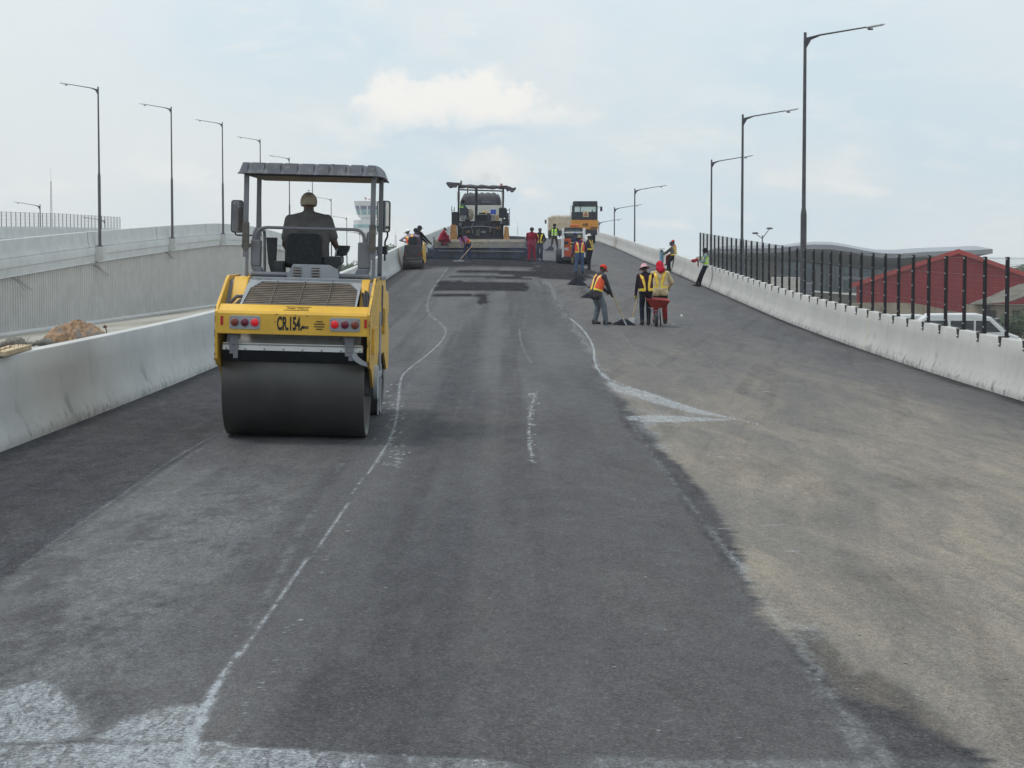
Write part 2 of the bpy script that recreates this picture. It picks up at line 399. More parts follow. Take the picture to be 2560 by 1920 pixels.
# dark wet fringe along the seam
fr = st(GX, ex + .06, ex - .02) * st(GX, ex0 - .16 - (N1 - .5) * .3, ex0 - .02 - (N1 - .5) * .3)
fr2 = fr * np.interp(GY, [8, 30, 40, 300], [1, .9, .0, 0]); dark = np.maximum(dark, fr2 * .55 * (.6 + .8 * N2))
patch([(1705, 1362), (1770, 1358), (1800, 1400), (1850, 1460), (1880, 1450), (1960, 1490), (2060, 1560), (2110, 1640), (2150, 1700), (1980, 1700), (1850, 1560), (1760, 1450)], .5, .06, target=dark, wob=.16)
# streaks swept over the old course
sw = vnoise(.5, 7, 9, 4); u_ = GX * 1.0 + GY * .0
dark = np.maximum(dark, old * st(S1, .58, .78) * .20)
mb_ = rnoise(.45, 22, 0, 31); dark = np.maximum(dark, (1 - old) * st(mb_, .50, .72) * .34); pale = np.maximum(pale, (1 - old) * st(mb_, .46, .26) * .38)
for cx, cy, rr in ((1790, 1120, .5), (1900, 1240, .6), (1780, 1060, .4), (1650, 1010, .7), (2000, 1045, .6), (1960, 1290, .5)):
    p = np.array(gnd(*D((cx, cy))[0]))[:2]
    dark = np.maximum(dark, st(np.hypot((GX - p[0]) * 1.0, (GY - p[1]) * .35) + (N2 - .5) * .7, rr, 0) * .24)
dark = np.maximum(dark, st(GX - np.array([XR(v) for v in ys])[:, None] + (N1 - .5) * .3, -.45, -.02) * .8)     # dark band beside the right barrier
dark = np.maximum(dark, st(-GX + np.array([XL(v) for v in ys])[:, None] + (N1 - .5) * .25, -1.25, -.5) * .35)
# lane joint in the new mat
jl = W(D((1045, 760), (1035, 1000), (1005, 1300), (985, 1659))); jx = np.interp(GY, jl[::-1, 1], jl[::-1, 0])
pale = np.maximum(pale, st(GX - jx, -.06, .06) * (1 - old) * .6 * (.6 + .8 * (N1 - .3)))
wl = W(D((835, 962), (730, 1120), (590, 1310), (460, 1490), (400, 1659))); wx_ = np.interp(GY, wl[::-1, 1], wl[::-1, 0])
dark = np.maximum(dark, st(np.abs(GX - jx + .22 + (N2 - .5) * .1), .22, .02) * .25 * st(GY, 8, 10))
lf = W(D((560, 800), (480, 940), (240, 1085), (0, 1265))); lx = np.interp(GY, lf[::-1, 1], lf[::-1, 0])
pale = np.maximum(pale, st(GX - lx, -.05, .15) * st(wx_ - GX, .0, .5) * st(GY, 24, 20) * (.35 + .9 * st(N2, .35, .65)) * .55 * (.4 + 1.2 * N7))
white = np.maximum(white, st(GX - lx, .0, .4) * st(wx_ - GX, .2, .7) * st(GY, 22, 16) * st(N1 * .6 + N4 * .4, .42, .62) * .30)
dark = np.maximum(dark, st(lx - GX, -.03, .05) * .55)
dark = np.maximum(dark, (1 - old) * st(N7, .48, .72) * .26)
dark = np.maximum(dark, (1 - old) * st(GY, 40, 20) * st(GX, -1.9, -1.3) * st(N3, .42, .62) * .25)
# fresh hot mix behind the paver
dark = np.maximum(dark, st(GY + (N1 - .5) * 3, 92, 97) * (1 - old) * st(np.abs(GX + 1.4), 3.4, 3.1) * .95)
for q in ([(985, 583), (1160, 585), (1250, 590), (1290, 600), (1240, 606), (1130, 598), (1060, 590), (985, 590)], [(952, 607), (1140, 612), (1146, 629), (1040, 629), (930, 628)],
          [(972, 595), (1150, 600), (1150, 604), (968, 600)], [(928, 634), (1050, 637), (1046, 642), (930, 641)], [(1030, 650), (1058, 650), (1052, 658), (1034, 658)],
          [(960, 640), (1060, 634), (1040, 656), (1035, 640)]):
    patch(q, .95, .10, target=dark, wob=.35)
patch([(1150, 560), (1225, 566), (1300, 590), (1250, 606), (1170, 600), (1150, 585)], .9, .2, target=dark, wob=.8)
patch([(1235, 620), (1290, 612), (1300, 640), (1250, 645)], .5, .3, .3, target=dark, wob=.6)
for cx, cy, rr, s_ in ((1000, 1075, 1.0, .2), (1060, 1000, .8, .16), (880, 1130, 1.2, .14)):
    p = np.array(gnd(*D((cx, cy))[0]))[:2]; dark = np.maximum(dark, st(np.hypot(GX - p[0], (GY - p[1]) * .3) + (N2 - .5) * 1.2, rr, 0) * s_)
# rolled sheen put into the colour as a paler tone
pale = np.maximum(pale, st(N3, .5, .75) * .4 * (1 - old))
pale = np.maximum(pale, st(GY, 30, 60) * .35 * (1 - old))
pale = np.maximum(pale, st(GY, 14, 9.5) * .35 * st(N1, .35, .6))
nr = len(ys); V = np.stack([GX, GY, GZ], -1).reshape(-1, 3)
idx = np.arange(nr * ncol).reshape(nr, ncol)
F = np.stack([idx[:-1, :-1], idx[:-1, 1:], idx[1:, 1:], idx[1:, :-1]], -1).reshape(-1, 4)
me = bpy.data.meshes.new('road')
me.vertices.add(len(V)); me.vertices.foreach_set('co', V.ravel())
me.loops.add(F.size); me.loops.foreach_set('vertex_index', F.ravel().astype(np.int32))
me.polygons.add(len(F)); me.polygons.foreach_set('loop_start', np.arange(0, F.size, 4, dtype=np.int32))
me.polygons.foreach_set('loop_total', np.full(len(F), 4, dtype=np.int32))
me.update(); me.validate()
me.polygons.foreach_set('use_smooth', np.ones(len(F), bool))
at_ = me.attributes.new('stain', 'FLOAT_COLOR', 'POINT')
at_.data.foreach_set('color', np.clip(np.stack([white, tan, dark, pale], -1), 0, 1).reshape(-1).astype(np.float32))
road = bpy.data.objects.new('road', me); COL.objects.link(road); tag(road, kind='structure')
m = bpy.data.materials.new('road_asphalt'); m.use_nodes = True; t = NT(m.node_tree); t.n.clear()
b = t.n.new('ShaderNodeBsdfPrincipled'); o = t.n.new('ShaderNodeOutputMaterial'); t.l.new(b.outputs[0], o.inputs[0])
tc = t.n.new('ShaderNodeTexCoord').outputs['Object']
at2 = t.n.new('ShaderNodeAttribute'); at2.attribute_name = 'stain'
sr = t.n.new('ShaderNodeSeparateColor'); t.l.new(at2.outputs['Color'], sr.inputs[0])
aW, aT, aD, aP = sr.outputs[0], sr.outputs[1], sr.outputs[2], at2.outputs['Alpha']
grain = t.noise(tc, 95, 4, .75); grain2 = t.noise(tc, 38, 3, .7)
vor = t.n.new('ShaderNodeTexVoronoi'); t._in(vor.inputs['Vector'], tc); vor.inputs['Scale'].default_value = 75
stone = vor.outputs['Color']; sc_ = t.n.new('ShaderNodeSeparateColor'); t.l.new(stone, sc_.inputs[0])
big = t.noise(t.scale(tc, (1, .22, 1)), .9, 5, .6); mid = t.noise(t.scale(tc, (1, .35, 1)), 5, 4, .65)
swp = t.noise(t.scale(t.vm('ADD', tc, t.scale(t.noise(tc, .10, 2, .5, out=1), (3.2, 3, 0))), (1.0, .10, 1)), 2.0, 6, .66, .3)
base = t.mix(t.ss(big, .35, .68), (.073, .072, .078), (.098, .096, .100))
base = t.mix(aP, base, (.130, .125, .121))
base = t.mix(t.m('MULTIPLY', t.ss(swp, .5, .7), .35), base, (.115, .112, .106))
oldc = t.mix(t.ss(swp, .34, .68), (.185, .170, .148), (.300, .260, .205))
oldc = t.mix(t.m('MULTIPLY', t.ss(mid, .52, .74), .5), oldc, (.175, .165, .15))
c = t.mix(aT, base, oldc)
dk = t.m('MULTIPLY', aD, t.lin(mid, .3, .7, .75, 1.1), clamp=True)
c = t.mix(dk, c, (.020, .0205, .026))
rip = t.noise(t.scale(tc, (2.2, .55, 1)), 7, 5, .65, 1.8)
wm = t.m('MULTIPLY', t.ss(t.m('ADD', aW, t.m('ADD', t.m('MULTIPLY', t.m('SUBTRACT', rip, .5), 1.5), t.m('MULTIPLY', t.m('SUBTRACT', grain2, .5), 1.1))), .30, .95), t.m('MULTIPLY', t.ss(aW, .02, .2), .80))
wm = t.m('MAXIMUM', wm, t.m('MULTIPLY', aW, t.lin(t.m('ADD', rip, grain2), .8, 1.2, .18, .85), clamp=True))
c = t.mix(wm, c, (.40, .435, .46))
gr3 = t.noise(tc, 62, 2, .8); gr4 = t.noise(t.scale(tc, (1, .5, 1)), 22, 3, .7)
gm = t.m('MULTIPLY', t.lin(gr3, .3, .7, .55, 1.45), t.lin(gr4, .3, .7, .80, 1.20))
c = t.mix(1.0, c, t.comb(gm, gm, gm), 'MULTIPLY')
# aggregate speckle
c = t.mix(t.m('MULTIPLY', t.ss(sc_.outputs[0], .84, .98), t.lin(wm, 0, 1, .26, 0)), c, (.30, .29, .28))
c = t.mix(t.m('MULTIPLY', t.ss(grain, .54, .40), .38), c, (.022, .023, .028))
c = t.mix(t.m('MULTIPLY', t.ss(grain2, .57, .70), .18), c, (.24, .235, .23))
spk = t.n.new('ShaderNodeTexVoronoi'); t._in(spk.inputs['Vector'], tc); spk.inputs['Scale'].default_value = 9; spc = t.n.new('ShaderNodeSeparateColor'); t.l.new(spk.outputs['Color'], spc.inputs[0])
c = t.mix(t.m('MULTIPLY', t.m('MULTIPLY', t.ss(spk.outputs['Distance'], .16, .06), t.ss(spc.outputs[0], .90, .92)), t.m('ADD', aT, .12)), c, (.035, .032, .03))
c = t.mix(t.m('MULTIPLY', t.m('MULTIPLY', t.ss(spk.outputs['Distance'], .13, .05), t.ss(spc.outputs[1], .955, .97)), .6), c, (.48, .47, .45))
t._in(b.inputs['Base Color'], c)
t._in(b.inputs['Roughness'], t.m('ADD', t.m('SUBTRACT', t.lin(mid, .3, .7, .62, .80), t.m('MULTIPLY', wm, .22)), t.m('MULTIPLY', dk, .2)))
t._in(b.inputs['Specular IOR Level'], t.lin(dk, 0, .8, .12, .0))
bn = t.n.new('ShaderNodeBump'); bn.inputs['Strength'].default_value = .75; bn.inputs['Distance'].default_value = .008
t._in(bn.inputs['Height'], t.m('ADD', t.m('MULTIPLY', grain, .6), t.m('MULTIPLY', vor.outputs['Distance'], .8))); t.l.new(bn.outputs[0], b.inputs['Normal'])
me.materials.append(m)

# ------------------------------------------------------------------ concrete
def concrete(name, ca, cb, stain=(.2, .19, .175), amt=.6, zstretch=.22, low=None, warm=0):
    m = bpy.data.materials.new(name); m.use_nodes = True; t = NT(m.node_tree); t.n.clear()
    b = t.n.new('ShaderNodeBsdfPrincipled'); o = t.n.new('ShaderNodeOutputMaterial'); t.l.new(b.outputs[0], o.inputs[0])
    tc = t.n.new('ShaderNodeTexCoord').outputs['Object']
    n1 = t.noise(t.scale(tc, (.5, .5, 1)), 1.1, 5, .6); n2 = t.noise(t.scale(tc, (1, 1, zstretch)), 3.2, 5, .62); n3 = t.noise(tc, 28, 4, .7)
    c = t.mix(t.ss(n1, .3, .7), ca, cb)
    c = t.mix(t.m('MULTIPLY', t.ss(n2, .50, .78), amt), c, stain)
    c = t.mix(t.m('MULTIPLY', t.ss(n3, .56, .72), .22), c, tuple(k * .6 for k in ca))
    if warm:
        c = t.mix(t.m('MULTIPLY', t.ss(t.noise(t.scale(tc, (1, 1, .15)), 1.6, 3, .5), .60, .72), warm), c, (.55, .46, .30))
    at3 = t.n.new('ShaderNodeAttribute'); at3.attribute_name = 'hgt'      # height over the road, for splash dirt
    sp = t.m('MULTIPLY', t.ss(at3.outputs['Fac'], .30, .04), t.ss(t.noise(tc, 5, 5, .7), .50, .66))
    if low:
        c = t.mix(t.m('MULTIPLY', sp, low), c, (.14, .13, .12))
        blo = t.m('MULTIPLY', t.ss(at3.outputs['Fac'], .55, .25), t.ss(t.noise(t.scale(tc, (1, .55, .6)), 1.7, 2, .5), .64, .70))
        c = t.mix(t.m('MULTIPLY', blo, .45), c, (.17, .165, .15))
    t._in(b.inputs['Base Color'], c); b.inputs['Roughness'].default_value = .85; b.inputs['Specular IOR Level'].default_value = .25
    bn = t.n.new('ShaderNodeBump'); bn.inputs['Strength'].default_value = .35; bn.inputs['Distance'].default_value = .015
    t._in(bn.inputs['Height'], t.m('ADD', t.m('MULTIPLY', n3, .5), t.noise(tc, 90, 3, .7))); t.l.new(bn.outputs[0], b.inputs['Normal'])
    return m
M_BARL = concrete('concrete_left', (.45, .455, .445), (.53, .53, .515), (.34, .345, .34), .45, .5, low=.6)
M_BARR = concrete('concrete_right', (.44, .435, .42), (.50, .495, .475), (.33, .32, .30), .42, .45, low=.95, warm=.30)
M_WALL = concrete('concrete_wall', (.53, .52, .50), (.60, .59, .565), (.43, .42, .405), .5, .04)
M_FASC = concrete('concrete_fascia', (.52, .53, .525), (.60, .605, .595), (.42, .42, .41), .5, .3)
M_SEAM = mat('seam_filler', (.06, .065, .05), .9)

def sweep(prof, path, closed=True):
    "profile (offset, height) swept along path [(X, Y, Z, side)]"
    vs = []; fs = []; n = len(prof); hg = []
    for (X, Y, Z, s) in path:
        for (o, h) in prof: vs.append((X + s * o, Y, Z + h)); hg.append(h)
    for i in range(len(path) - 1):
        for k in range(n if closed else n - 1):
            a = i * n + k; b_ = i * n + (k + 1) % n
            fs.append((a, b_, b_ + n, a + n))
    fs.append(tuple(range(n))); fs.append(tuple(range((len(path) - 1) * n, len(path) * n)))
    return vs, fs, hg
def swept(name, prof, path, mats, parent=None, smooth_from=None):
    vs, fs, hg = sweep(prof, path); me = bpy.data.meshes.new(name); me.from_pydata(vs, [], fs)
    for m_ in mats: me.materials.append(m_)
    a = me.attributes.new('hgt', 'FLOAT', 'POINT'); a.data.foreach_set('value', hg)
    bm = bmesh.new(); bm.from_mesh(me); bmesh.ops.recalc_face_normals(bm, faces=bm.faces); bm.to_mesh(me); bm.free()
    me.polygons.foreach_set('use_smooth', [True] * len(me.polygons)); me.set_sharp_from_angle(angle=R(32))
    o = bpy.data.objects.new(name, me); COL.objects.link(o); o.parent = parent
    return o
HBL, HBR = .965, .935
PROF0 = [(0, -.9), (0, .0), (-.002, .06), (.02, .12), (.06, .22), (.085, .30), (.11, .42), (.135, .70), (.155, .985), (.165, 1.0), (.335, 1.0), (.345, .985), (.36, .7), (.38, -.9)]
PROFS = {s_: [(o_, h if h < .4 else h * hb) for o_, h in PROF0] for s_, hb in ((-1, HBL), (1, HBR))}
Yb = list(np.arange(-30, 120, 1.0)) + list(np.arange(120, 300, 3.0))
pl = [(XL(v), v, float(zr(XL(v), v)), -1) for v in Yb]
bl = thing('concrete_barrier', (0, 0, 0), 'pale grey concrete parapet wall along the left road edge behind the yellow roller', 'barrier')
swept('parapet', PROFS[-1], pl, [M_BARL], bl)
pr = [(XR(v), v, float(zr(XR(v), v)), 1) for v in Yb]
br_ = thing('concrete_barrier', (0, 0, 0), 'stained light concrete parapet wall along the right road edge carrying the mesh fence', 'barrier')
swept('parapet', PROFS[1], pr, [M_BARR], br_)
def joints(parent, side, Ys):
    for v in Ys:
        X = XL(v) if side < 0 else XR(v); z0 = float(zr(X, v))
        mb = MB(); mb.prism([(X + side * (o_ - .004), z0 + h) for o_, h in PROFS[side][1:12]] + [(X + side * .35, z0)], v - .012, v + .012, 'y')
        mb.build('joint', M_SEAM, parent)
joints(br_, 1, [28, 86.0, 104.5, 122, 140, 158, 176]); joints(bl, -1, [91, 122, 152])

# ------------------------------------------------------------------ ground
def zg(X, Y):
    X = np.asarray(X, float); Y = np.asarray(Y, float)
    left = np.interp(X, [-400, -60, -27.5, -18, -12, -6.2], [-5.2, -4.6, -3.95, -2.95, -2.55, -2.25])
    right = np.interp(X, [8.9, 14, 60, 400], [-2.9, -4.3, -4.7, -5.3])
    road_ = np.minimum(zr(np.clip(X, -6, 9.3), np.clip(Y, -60, 419)) - .6, -2.9)
    mid_ = road_
    z = np.where(X < -5.7, left, np.where(X > 9.0, right, mid_))
    z = np.where(X < -5.7, np.minimum(left, np.where(np.abs(Y) < 400, np.where(X > -7, zr(-5.4, np.clip(Y, -60, 419)) - .25, 9), 9)), z)
    return np.where((Y > 400) | (Y < -60), np.minimum(z, -4.8), z)
gx = np.array([-6000, -3000, -1200, -500, -250, -120, -80, -60, -50, -40, -34, -30, -27.6, -24, -21, -18, -15, -12, -9, -7, -6.2, -5.72, -5.6, 9.0, 9.1, 10, 12, 14, 18, 25, 35, 50, 80, 130, 220, 500, 1200, 3000, 6000], float)
gy = np.concatenate([[-800, -300, -120, -60], np.arange(-40, 400, 8), [410, 500, 700, 1000, 1800, 3200, 6500]])
AX, AY = np.meshgrid(gx, gy); AZ = zg(AX, AY)
AZ = AZ + np.where((AX < -7) & (AX > -27), (np.random.rand(*AX.shape) - .5) * .15, 0)
vs = np.stack([AX, AY, AZ], -1).reshape(-1, 3); n_ = len(gx)
fs = [(j * n_ + i, j * n_ + i + 1, (j + 1) * n_ + i + 1, (j + 1) * n_ + i) for j in range(len(gy) - 1) for i in range(n_ - 1)]
me = bpy.data.meshes.new('ground'); me.from_pydata([tuple(v) for v in vs], [], fs)
m = bpy.data.materials.new('ground_earth'); m.use_nodes = True; t = NT(m.node_tree); t.n.clear()
b = t.n.new('ShaderNodeBsdfPrincipled'); o = t.n.new('ShaderNodeOutputMaterial'); t.l.new(b.outputs[0], o.inputs[0])
tc = t.n.new('ShaderNodeTexCoord').outputs['Object']
c = t.mix(t.ss(t.noise(tc, .05, 6, .6), .42, .6), (.33, .31, .27), (.20, .19, .145))
c = t.mix(t.ss(t.noise(tc, 1.2, 6, .7), .45, .7), c, (.36, .34, .30)); t._in(b.inputs['Base Color'], c); b.inputs['Roughness'].default_value = .95
me.materials.append(m); ground = bpy.data.objects.new('ground', me); COL.objects.link(ground); tag(ground, kind='structure')
# ------------------------------------------------------------------ street lamps
M_POLE = mat('pole_paint', (.085, .085, .095), .55, .3, .2, 3)
M_LUM = mat('luminaire_shell', (.45, .47, .50), .4, .2)
M_BLACK = mat('black_steel', (.018, .018, .022), .5, .2, .3)
M_GALV = mat('galvanised', (.42, .43, .45), .4, .7)
def make_lamp():
    root = empty('street_lamp')
    mb = MB(); mb.cyl((0, 0, 0), (0, 0, 4.7), .105, .10, 14); mb.cyl((0, 0, 4.7), (0, 0, 4.95), .10, .066, 14); mb.cyl((0, 0, 4.95), (0, 0, 10.62), .066, .05, 12)
    mb.build('pole', M_POLE, root)
    mb = MB(); mb.box((0, 0, .015), (.42, .42, .03)); mb.cyl((0, 0, .02), (0, 0, .2), .15, .105, 14)
    for a in (-1, 1):
        for b_ in (-1, 1): mb.cyl((a * .16, b_ * .16, 0), (a * .16, b_ * .16, .09), .018, n=6)
    mb.build('base_flange', M_POLE, root)
    mb = MB(); mb.prism([(.04, 10.1), (.05, 10.45), (.5, 10.56), (.48, 10.50), (.2, 10.38)], -.012, .012, 'y')
    mb.tube([(.03, 0, 10.42), (.5, 0, 10.54), (2.0, 0, 10.79)], [.034, .03, .024], 8); mb.build('arm', M_POLE, root)
    mb = MB()
    pr_ = [(0, .05), (.08, .075), (.3, .08), (.52, .07), (.62, .03)]
    vs = []; fs = []
    for a, r_ in pr_:
        for k in range(10):
            th = 2 * math.pi * k / 10; vs.append((1.98 + a * .985, math.cos(th) * r_ * 1.5, 10.78 + a * .17 + math.sin(th) * r_ * .55))
    fs = [(i * 10 + k, i * 10 + (k + 1) % 10, (i + 1) * 10 + (k + 1) % 10, (i + 1) * 10 + k) for i in range(4) for k in range(10)] + [tuple(range(9, -1, -1)), tuple(range(40, 50))]
    mb.add(vs, fs, True); lum = mb.build('luminaire', M_LUM, root)
    mb = MB(); mb.box((2.12, 0, 10.725), (.16, .12, .05)); mb.build('clamp_box', M_POLE, lum)
    return root
lamp0 = make_lamp(); lamp_used = False
def place_lamp(loc, rz, label, group, sc=1):
    global lamp_used
    o = copy_tree(lamp0) if lamp_used else lamp0; lamp_used = True
    o.location = loc; o.rotation_euler = (0, 0, rz); tag(o, label, 'street lamp', group)
    o.scale = (1, 1, 1)
    return o
FAR_LEDGE = table([0, 60, 85, 111, 137, 166, 195, 224, 253, 282, 311, 341, 370, 420], [-5, -1.9, -.8, .22, 1.15, 2.05, 2.85, 3.05, 2.6, 1.2, -.6, -2.9, -5.0, -8])
def zf(Y): return float(np.interp(Y, *FAR_LEDGE))
ordn = ['tall lamp nearest the left frame edge on the retaining wall', 'second lamp from the left on the retaining wall ledge', 'third lamp from the left, just left of the roller canopy', 'fourth lamp from the left, its pole ending above the roller canopy',
        'lamp seen through the roller cab left of the driver', 'lamp rising directly behind the roller driver cap', 'lamp just right of the roller driver head', 'lamp seen through the roller cab beside the control tower', 'short distant lamp arm in front of the control tower base']
LX = -27.55
for i in range(9):
    Y = 136.7 + 29.2 * i
    place_lamp((LX, Y, zf(Y) + .03), math.pi, ordn[i] + ', arm to the left', 'street lamps along the left viaduct')
rl = [((2013, 81), 67.0, 9.65, 'tallest dark lamp at right, bent arm reaching over the red roof side'), ((1857, 286), 95.2, None, 'second lamp from the right, behind the mesh fence'),
      ((1779, 399), 127.5, None, 'third lamp from the right, behind the far end of the mesh fence'), ((1587, 471), 164, None, 'lamp behind the right parapet, left of the pair with yellow vests'),
      ((1536, 518), 192, None, 'small lamp behind the right parapet near the crest'), ((1497, 553), 224, None, 'farthest tiny lamp at the crest beside the orange truck')]
for (p, Y, X, lb) in rl:
    q = at(p[0], p[1], Y); place_lamp((q.x, Y, q.z - 10.62), 0, lb, 'street lamps beyond the right parapet')
for (px, Y, lb) in ((100, 199, 'lamp behind the far left fence, arm reaching left'), (262, 229, 'low far lamp with its arm seen through the left fence')):
    q = at(px, 511 if px == 100 else 548, Y); place_lamp((q.x, Y, q.z - 10.62), math.pi, lb, 'street lamps on the far left road')

# ------------------------------------------------------------------ left viaduct
via = thing('viaduct_ramp', (0, 0, 0), 'ribbed concrete retaining wall ramp with lamp pilasters on the left', 'viaduct')
WX = -27.9
Yv = list(np.arange(10, 400, 2.0))
PV = [(.05, -.02), (.03, .06), (.10, .25), (.13, .42), (.17, 1.03), (.19, 1.05), (.38, 1.05), (.40, 1.03), (.45, 0), (.45, -.02)]
swept('parapet', PV, [(WX + .12, v, zf(v), -1) for v in Yv], [M_FASC], via)
swept('fascia_beam', [(-.14, -.02), (-.16, -.06), (-.16, -.5), (-.10, -.54), (-.10, -.98), (-.14, -1.02), (.35, -1.02), (9.0, -.9), (9.0, -.02)], [(WX, v, zf(v), -1) for v in Yv], [M_FASC], via)
mb = MB(); mb.box((0, 0, 0), (.001, .001, .001)) if False else None
vs = []; fs = []
Yr = []
v = 10.0
while v < 390:
    Yr += [(v, 0), (v + .12, 0), (v + .15, .10), (v + .50, .10), (v + .53, 0)]; v += .58
for (yv_, dx) in Yr: vs += [(WX - dx, yv_, -6.2), (WX - dx, yv_, zf(yv_) - .95)]
for i in range(len(Yr) - 1): fs.append((2 * i, 2 * i + 2, 2 * i + 3, 2 * i + 1))
mb.add(vs, fs); mb.build('ribbed_wall', M_WALL, via)
mb = MB(); mb.prism([(WX + .35, -6), (WX + .35, -3.85), (WX + .1, -3.75), (WX - .1, -3.75), (WX - .1, -6)], 10, 300, 'y'); mb.build('footing', M_WALL, via)
swept('rear_wall', [(9.0, -.05), (9.0, -7), (9.3, -7), (9.3, -.05)], [(WX, v, zf(v), -1) for v in Yv], [M_WALL], via)
for i in range(9):
    Y = 136.7 + 29.2 * i; z0 = zf(Y)
    mb = MB(); mb.box((LX, Y, z0 - .46), (.62, .9, .92)); mb.build('pilaster', M_WALL, via)
for v in [134.6, 160.5, 186.5, 212, 238, 264]:
    z0 = zf(v); mb = MB(); mb.prism([(WX + .12 - o_ + .006, z0 + h) for o_, h in PV], v - .05, v + .05, 'y'); mb.build('joint', M_SEAM, via)
M_REBAR = mat('rusty_rebar', (.12, .07, .05), .9)
for (px, py, Y) in ((60, 705, 113.5), (220, 672, 136), (415, 632, 163)):
    q = at(px, py, Y); mb = MB()
    for k in range(3): mb.tube([(WX - .02, q.y + k * .9, q.z + .3 - k * .05), (WX + .3, q.y + k * .9 + .8, q.z - .05 - k * .1), (WX + .35, q.y + k * .9 + 1.9, q.z - .5)], .014, 5)
    mb.build('rebar', M_REBAR, via)

# second, farther ramp with its own fence
fr_ = thing('viaduct_ramp', (0, 0, 0), 'far ramp parapet with a see-through fence behind the ribbed wall', 'viaduct')
def zf2(Y): return float(np.interp(Y, [60, 120, 182, 205, 236, 280], [-.5, 1.2, 2.25, 2.65, 3.0, 3.0]))
swept('parapet', PV, [(-45, v_, zf2(v_), -1) for v_ in np.arange(60, 262, 3.0)], [M_FASC], fr_)
swept('ramp_body', [(0, -.02), (0, -8), (7, -8), (7, -.02)], [(-45, v_, zf2(v_), -1) for v_ in np.arange(60, 262, 3.0)], [M_WALL], fr_)
def fence(name_lb, X, Ys, zfun, postmat, wiremat, hgt=1.4, wire=.004, step=.075, brackets=True, off=.14, side=1):
    root = thing('mesh_fence', (0, 0, 0), name_lb, 'fence', None)
    proto = None; bp = None
    for i, Y in enumerate(Ys):
        Xp = X(Y); z0 = zfun(Y)
        if proto is None:
            mb = MB(); mb.box((0, 0, hgt / 2), (.050, .085, hgt)); mb.box((0, 0, hgt / 2), (.072, .012, hgt)); mb.cur = 1
            if brackets:
                for h in np.arange(.12, hgt, .31): mb.ball((-side * .032, -.047, h), .015, 6, 4)
            proto = mb.build('post', [postmat, M_GALV], root); o = proto
            if brackets:
                mb = MB(); mb.box((-side * .05, .05, .016), (.17, .05, .016)); mb.box((-side * .05, -.05, .016), (.17, .05, .016)); mb.box((-side * .118, 0, -.07), (.012, .15, .17), (0, side * -.06, 0))
                mb.cur = 1; mb.ball((-side * .128, 0, -.12), .024, 8, 6)
                bp = mb.build('bracket', [postmat, M_GALV], proto)
        else:
            o = proto.copy(); COL.objects.link(o)
            if brackets:
                for k in (bp,):
                    c_ = k.copy(); COL.objects.link(c_); c_.parent = o
        o.location = (Xp, Y, z0)
    for i in range(len(Ys) - 1):
        Y0, Y1 = Ys[i], Ys[i + 1]; mb = MB()
        a = Vector((X(Y0) + side * .03, Y0, zfun(Y0))); b_ = Vector((X(Y1) + side * .03, Y1, zfun(Y1)))
        n = max(3, int((Y1 - Y0) / step))
        for k in range(n + 1):
            p = a.lerp(b_, k / n); mb.box(p + Vector((0, 0, hgt / 2 + .02)), (wire, wire, hgt - .04))
        nh = 13 if step < .1 else 4
        for k in range(nh + 1):
            dz = Vector((0, 0, .03 + (hgt - .06) * k / nh)); w_ = wire * (2.6 if k in (0, nh, nh // 2 - 2, nh // 2 + 4) else 1)
            mb.cyl(a + dz, b_ + dz, w_ * .6, n=4)
        mb.build('mesh_panel', wiremat, root)
    return root
M_WIRE = mat('fence_wire', (.10, .105, .115), .5, .3)
fence('black posted mesh fence clamped on top of the right parapet', lambda Y: XR(Y) + .262, [35.42 + 1.77 * k for k in range(-12, 36)], lambda Y: float(zr(XR(Y), Y)) + HBR, M_BLACK, M_WIRE, wire=.0024, step=.076)
fence('thin posted mesh fence on the far left ramp parapet', lambda Y: -45.25, [176 + 1.77 * k for k in range(-20, 35)], lambda Y: zf2(Y) + 1.05, M_POLE, M_WIRE, hgt=1.35, brackets=False, wire=.008, step=.25, side=-1)

# ------------------------------------------------------------------ left median clutter
M_SOIL = mat('heap_soil', (.25, .155, .09), .95, 0, .5, 5, .8, 14, dirt=(.15, .145, .14), ds=1.6, dth=.52)
def heap(name, c, rx, ry, h, m_, label, cat, seed=1, nz=.35, group=None, sharp=1.0):
    rs = random.Random(seed); mb = MB(); n = 34; rings = 16; vs = []
    ph = [rs.random() * 6.28 for _ in range(8)]
    for j in range(rings + 1):
        r_ = j / rings
        for k in range(n):
            th = 2 * math.pi * k / n
            rad = 1 + nz * .3 * (math.sin(2 * th + ph[0]) + .6 * math.sin(3 * th + ph[1]) + .5 * math.sin(5 * th + ph[2]))
            lump = nz * (rs.random() - .5) * .35 * (1 - r_ * .6) + nz * .35 * math.sin(4 * th + ph[3] + r_ * 5) * r_ * (1 - r_)
            hh = h * ((1 - r_ ** 1.6) ** sharp + lump) if j < rings else -.05
            vs.append((rx * r_ * rad * math.cos(th), ry * r_ * rad * math.sin(th), hh))
    fs = [(j * n + k, j * n + (k + 1) % n, (j + 1) * n + (k + 1) % n, (j + 1) * n + k) for j in range(rings) for k in range(n)]
    mb.add(vs, fs, True); o = mb.build(name, m_, loc=c); return tag(o, label, cat, group)
q = at(196, 852, 75); heap('soil_heap', (q.x, 75, float(zg(q.x, 75)) - .05), 1.02, 1.2, .76, M_SOIL, 'orange brown mound of soil behind the left parapet', 'soil heap', 3, .6, sharp=.7)
M_ROCK = mat('stone', (.16, .15, .13), .9, 0, .3, 6, .5, 20)
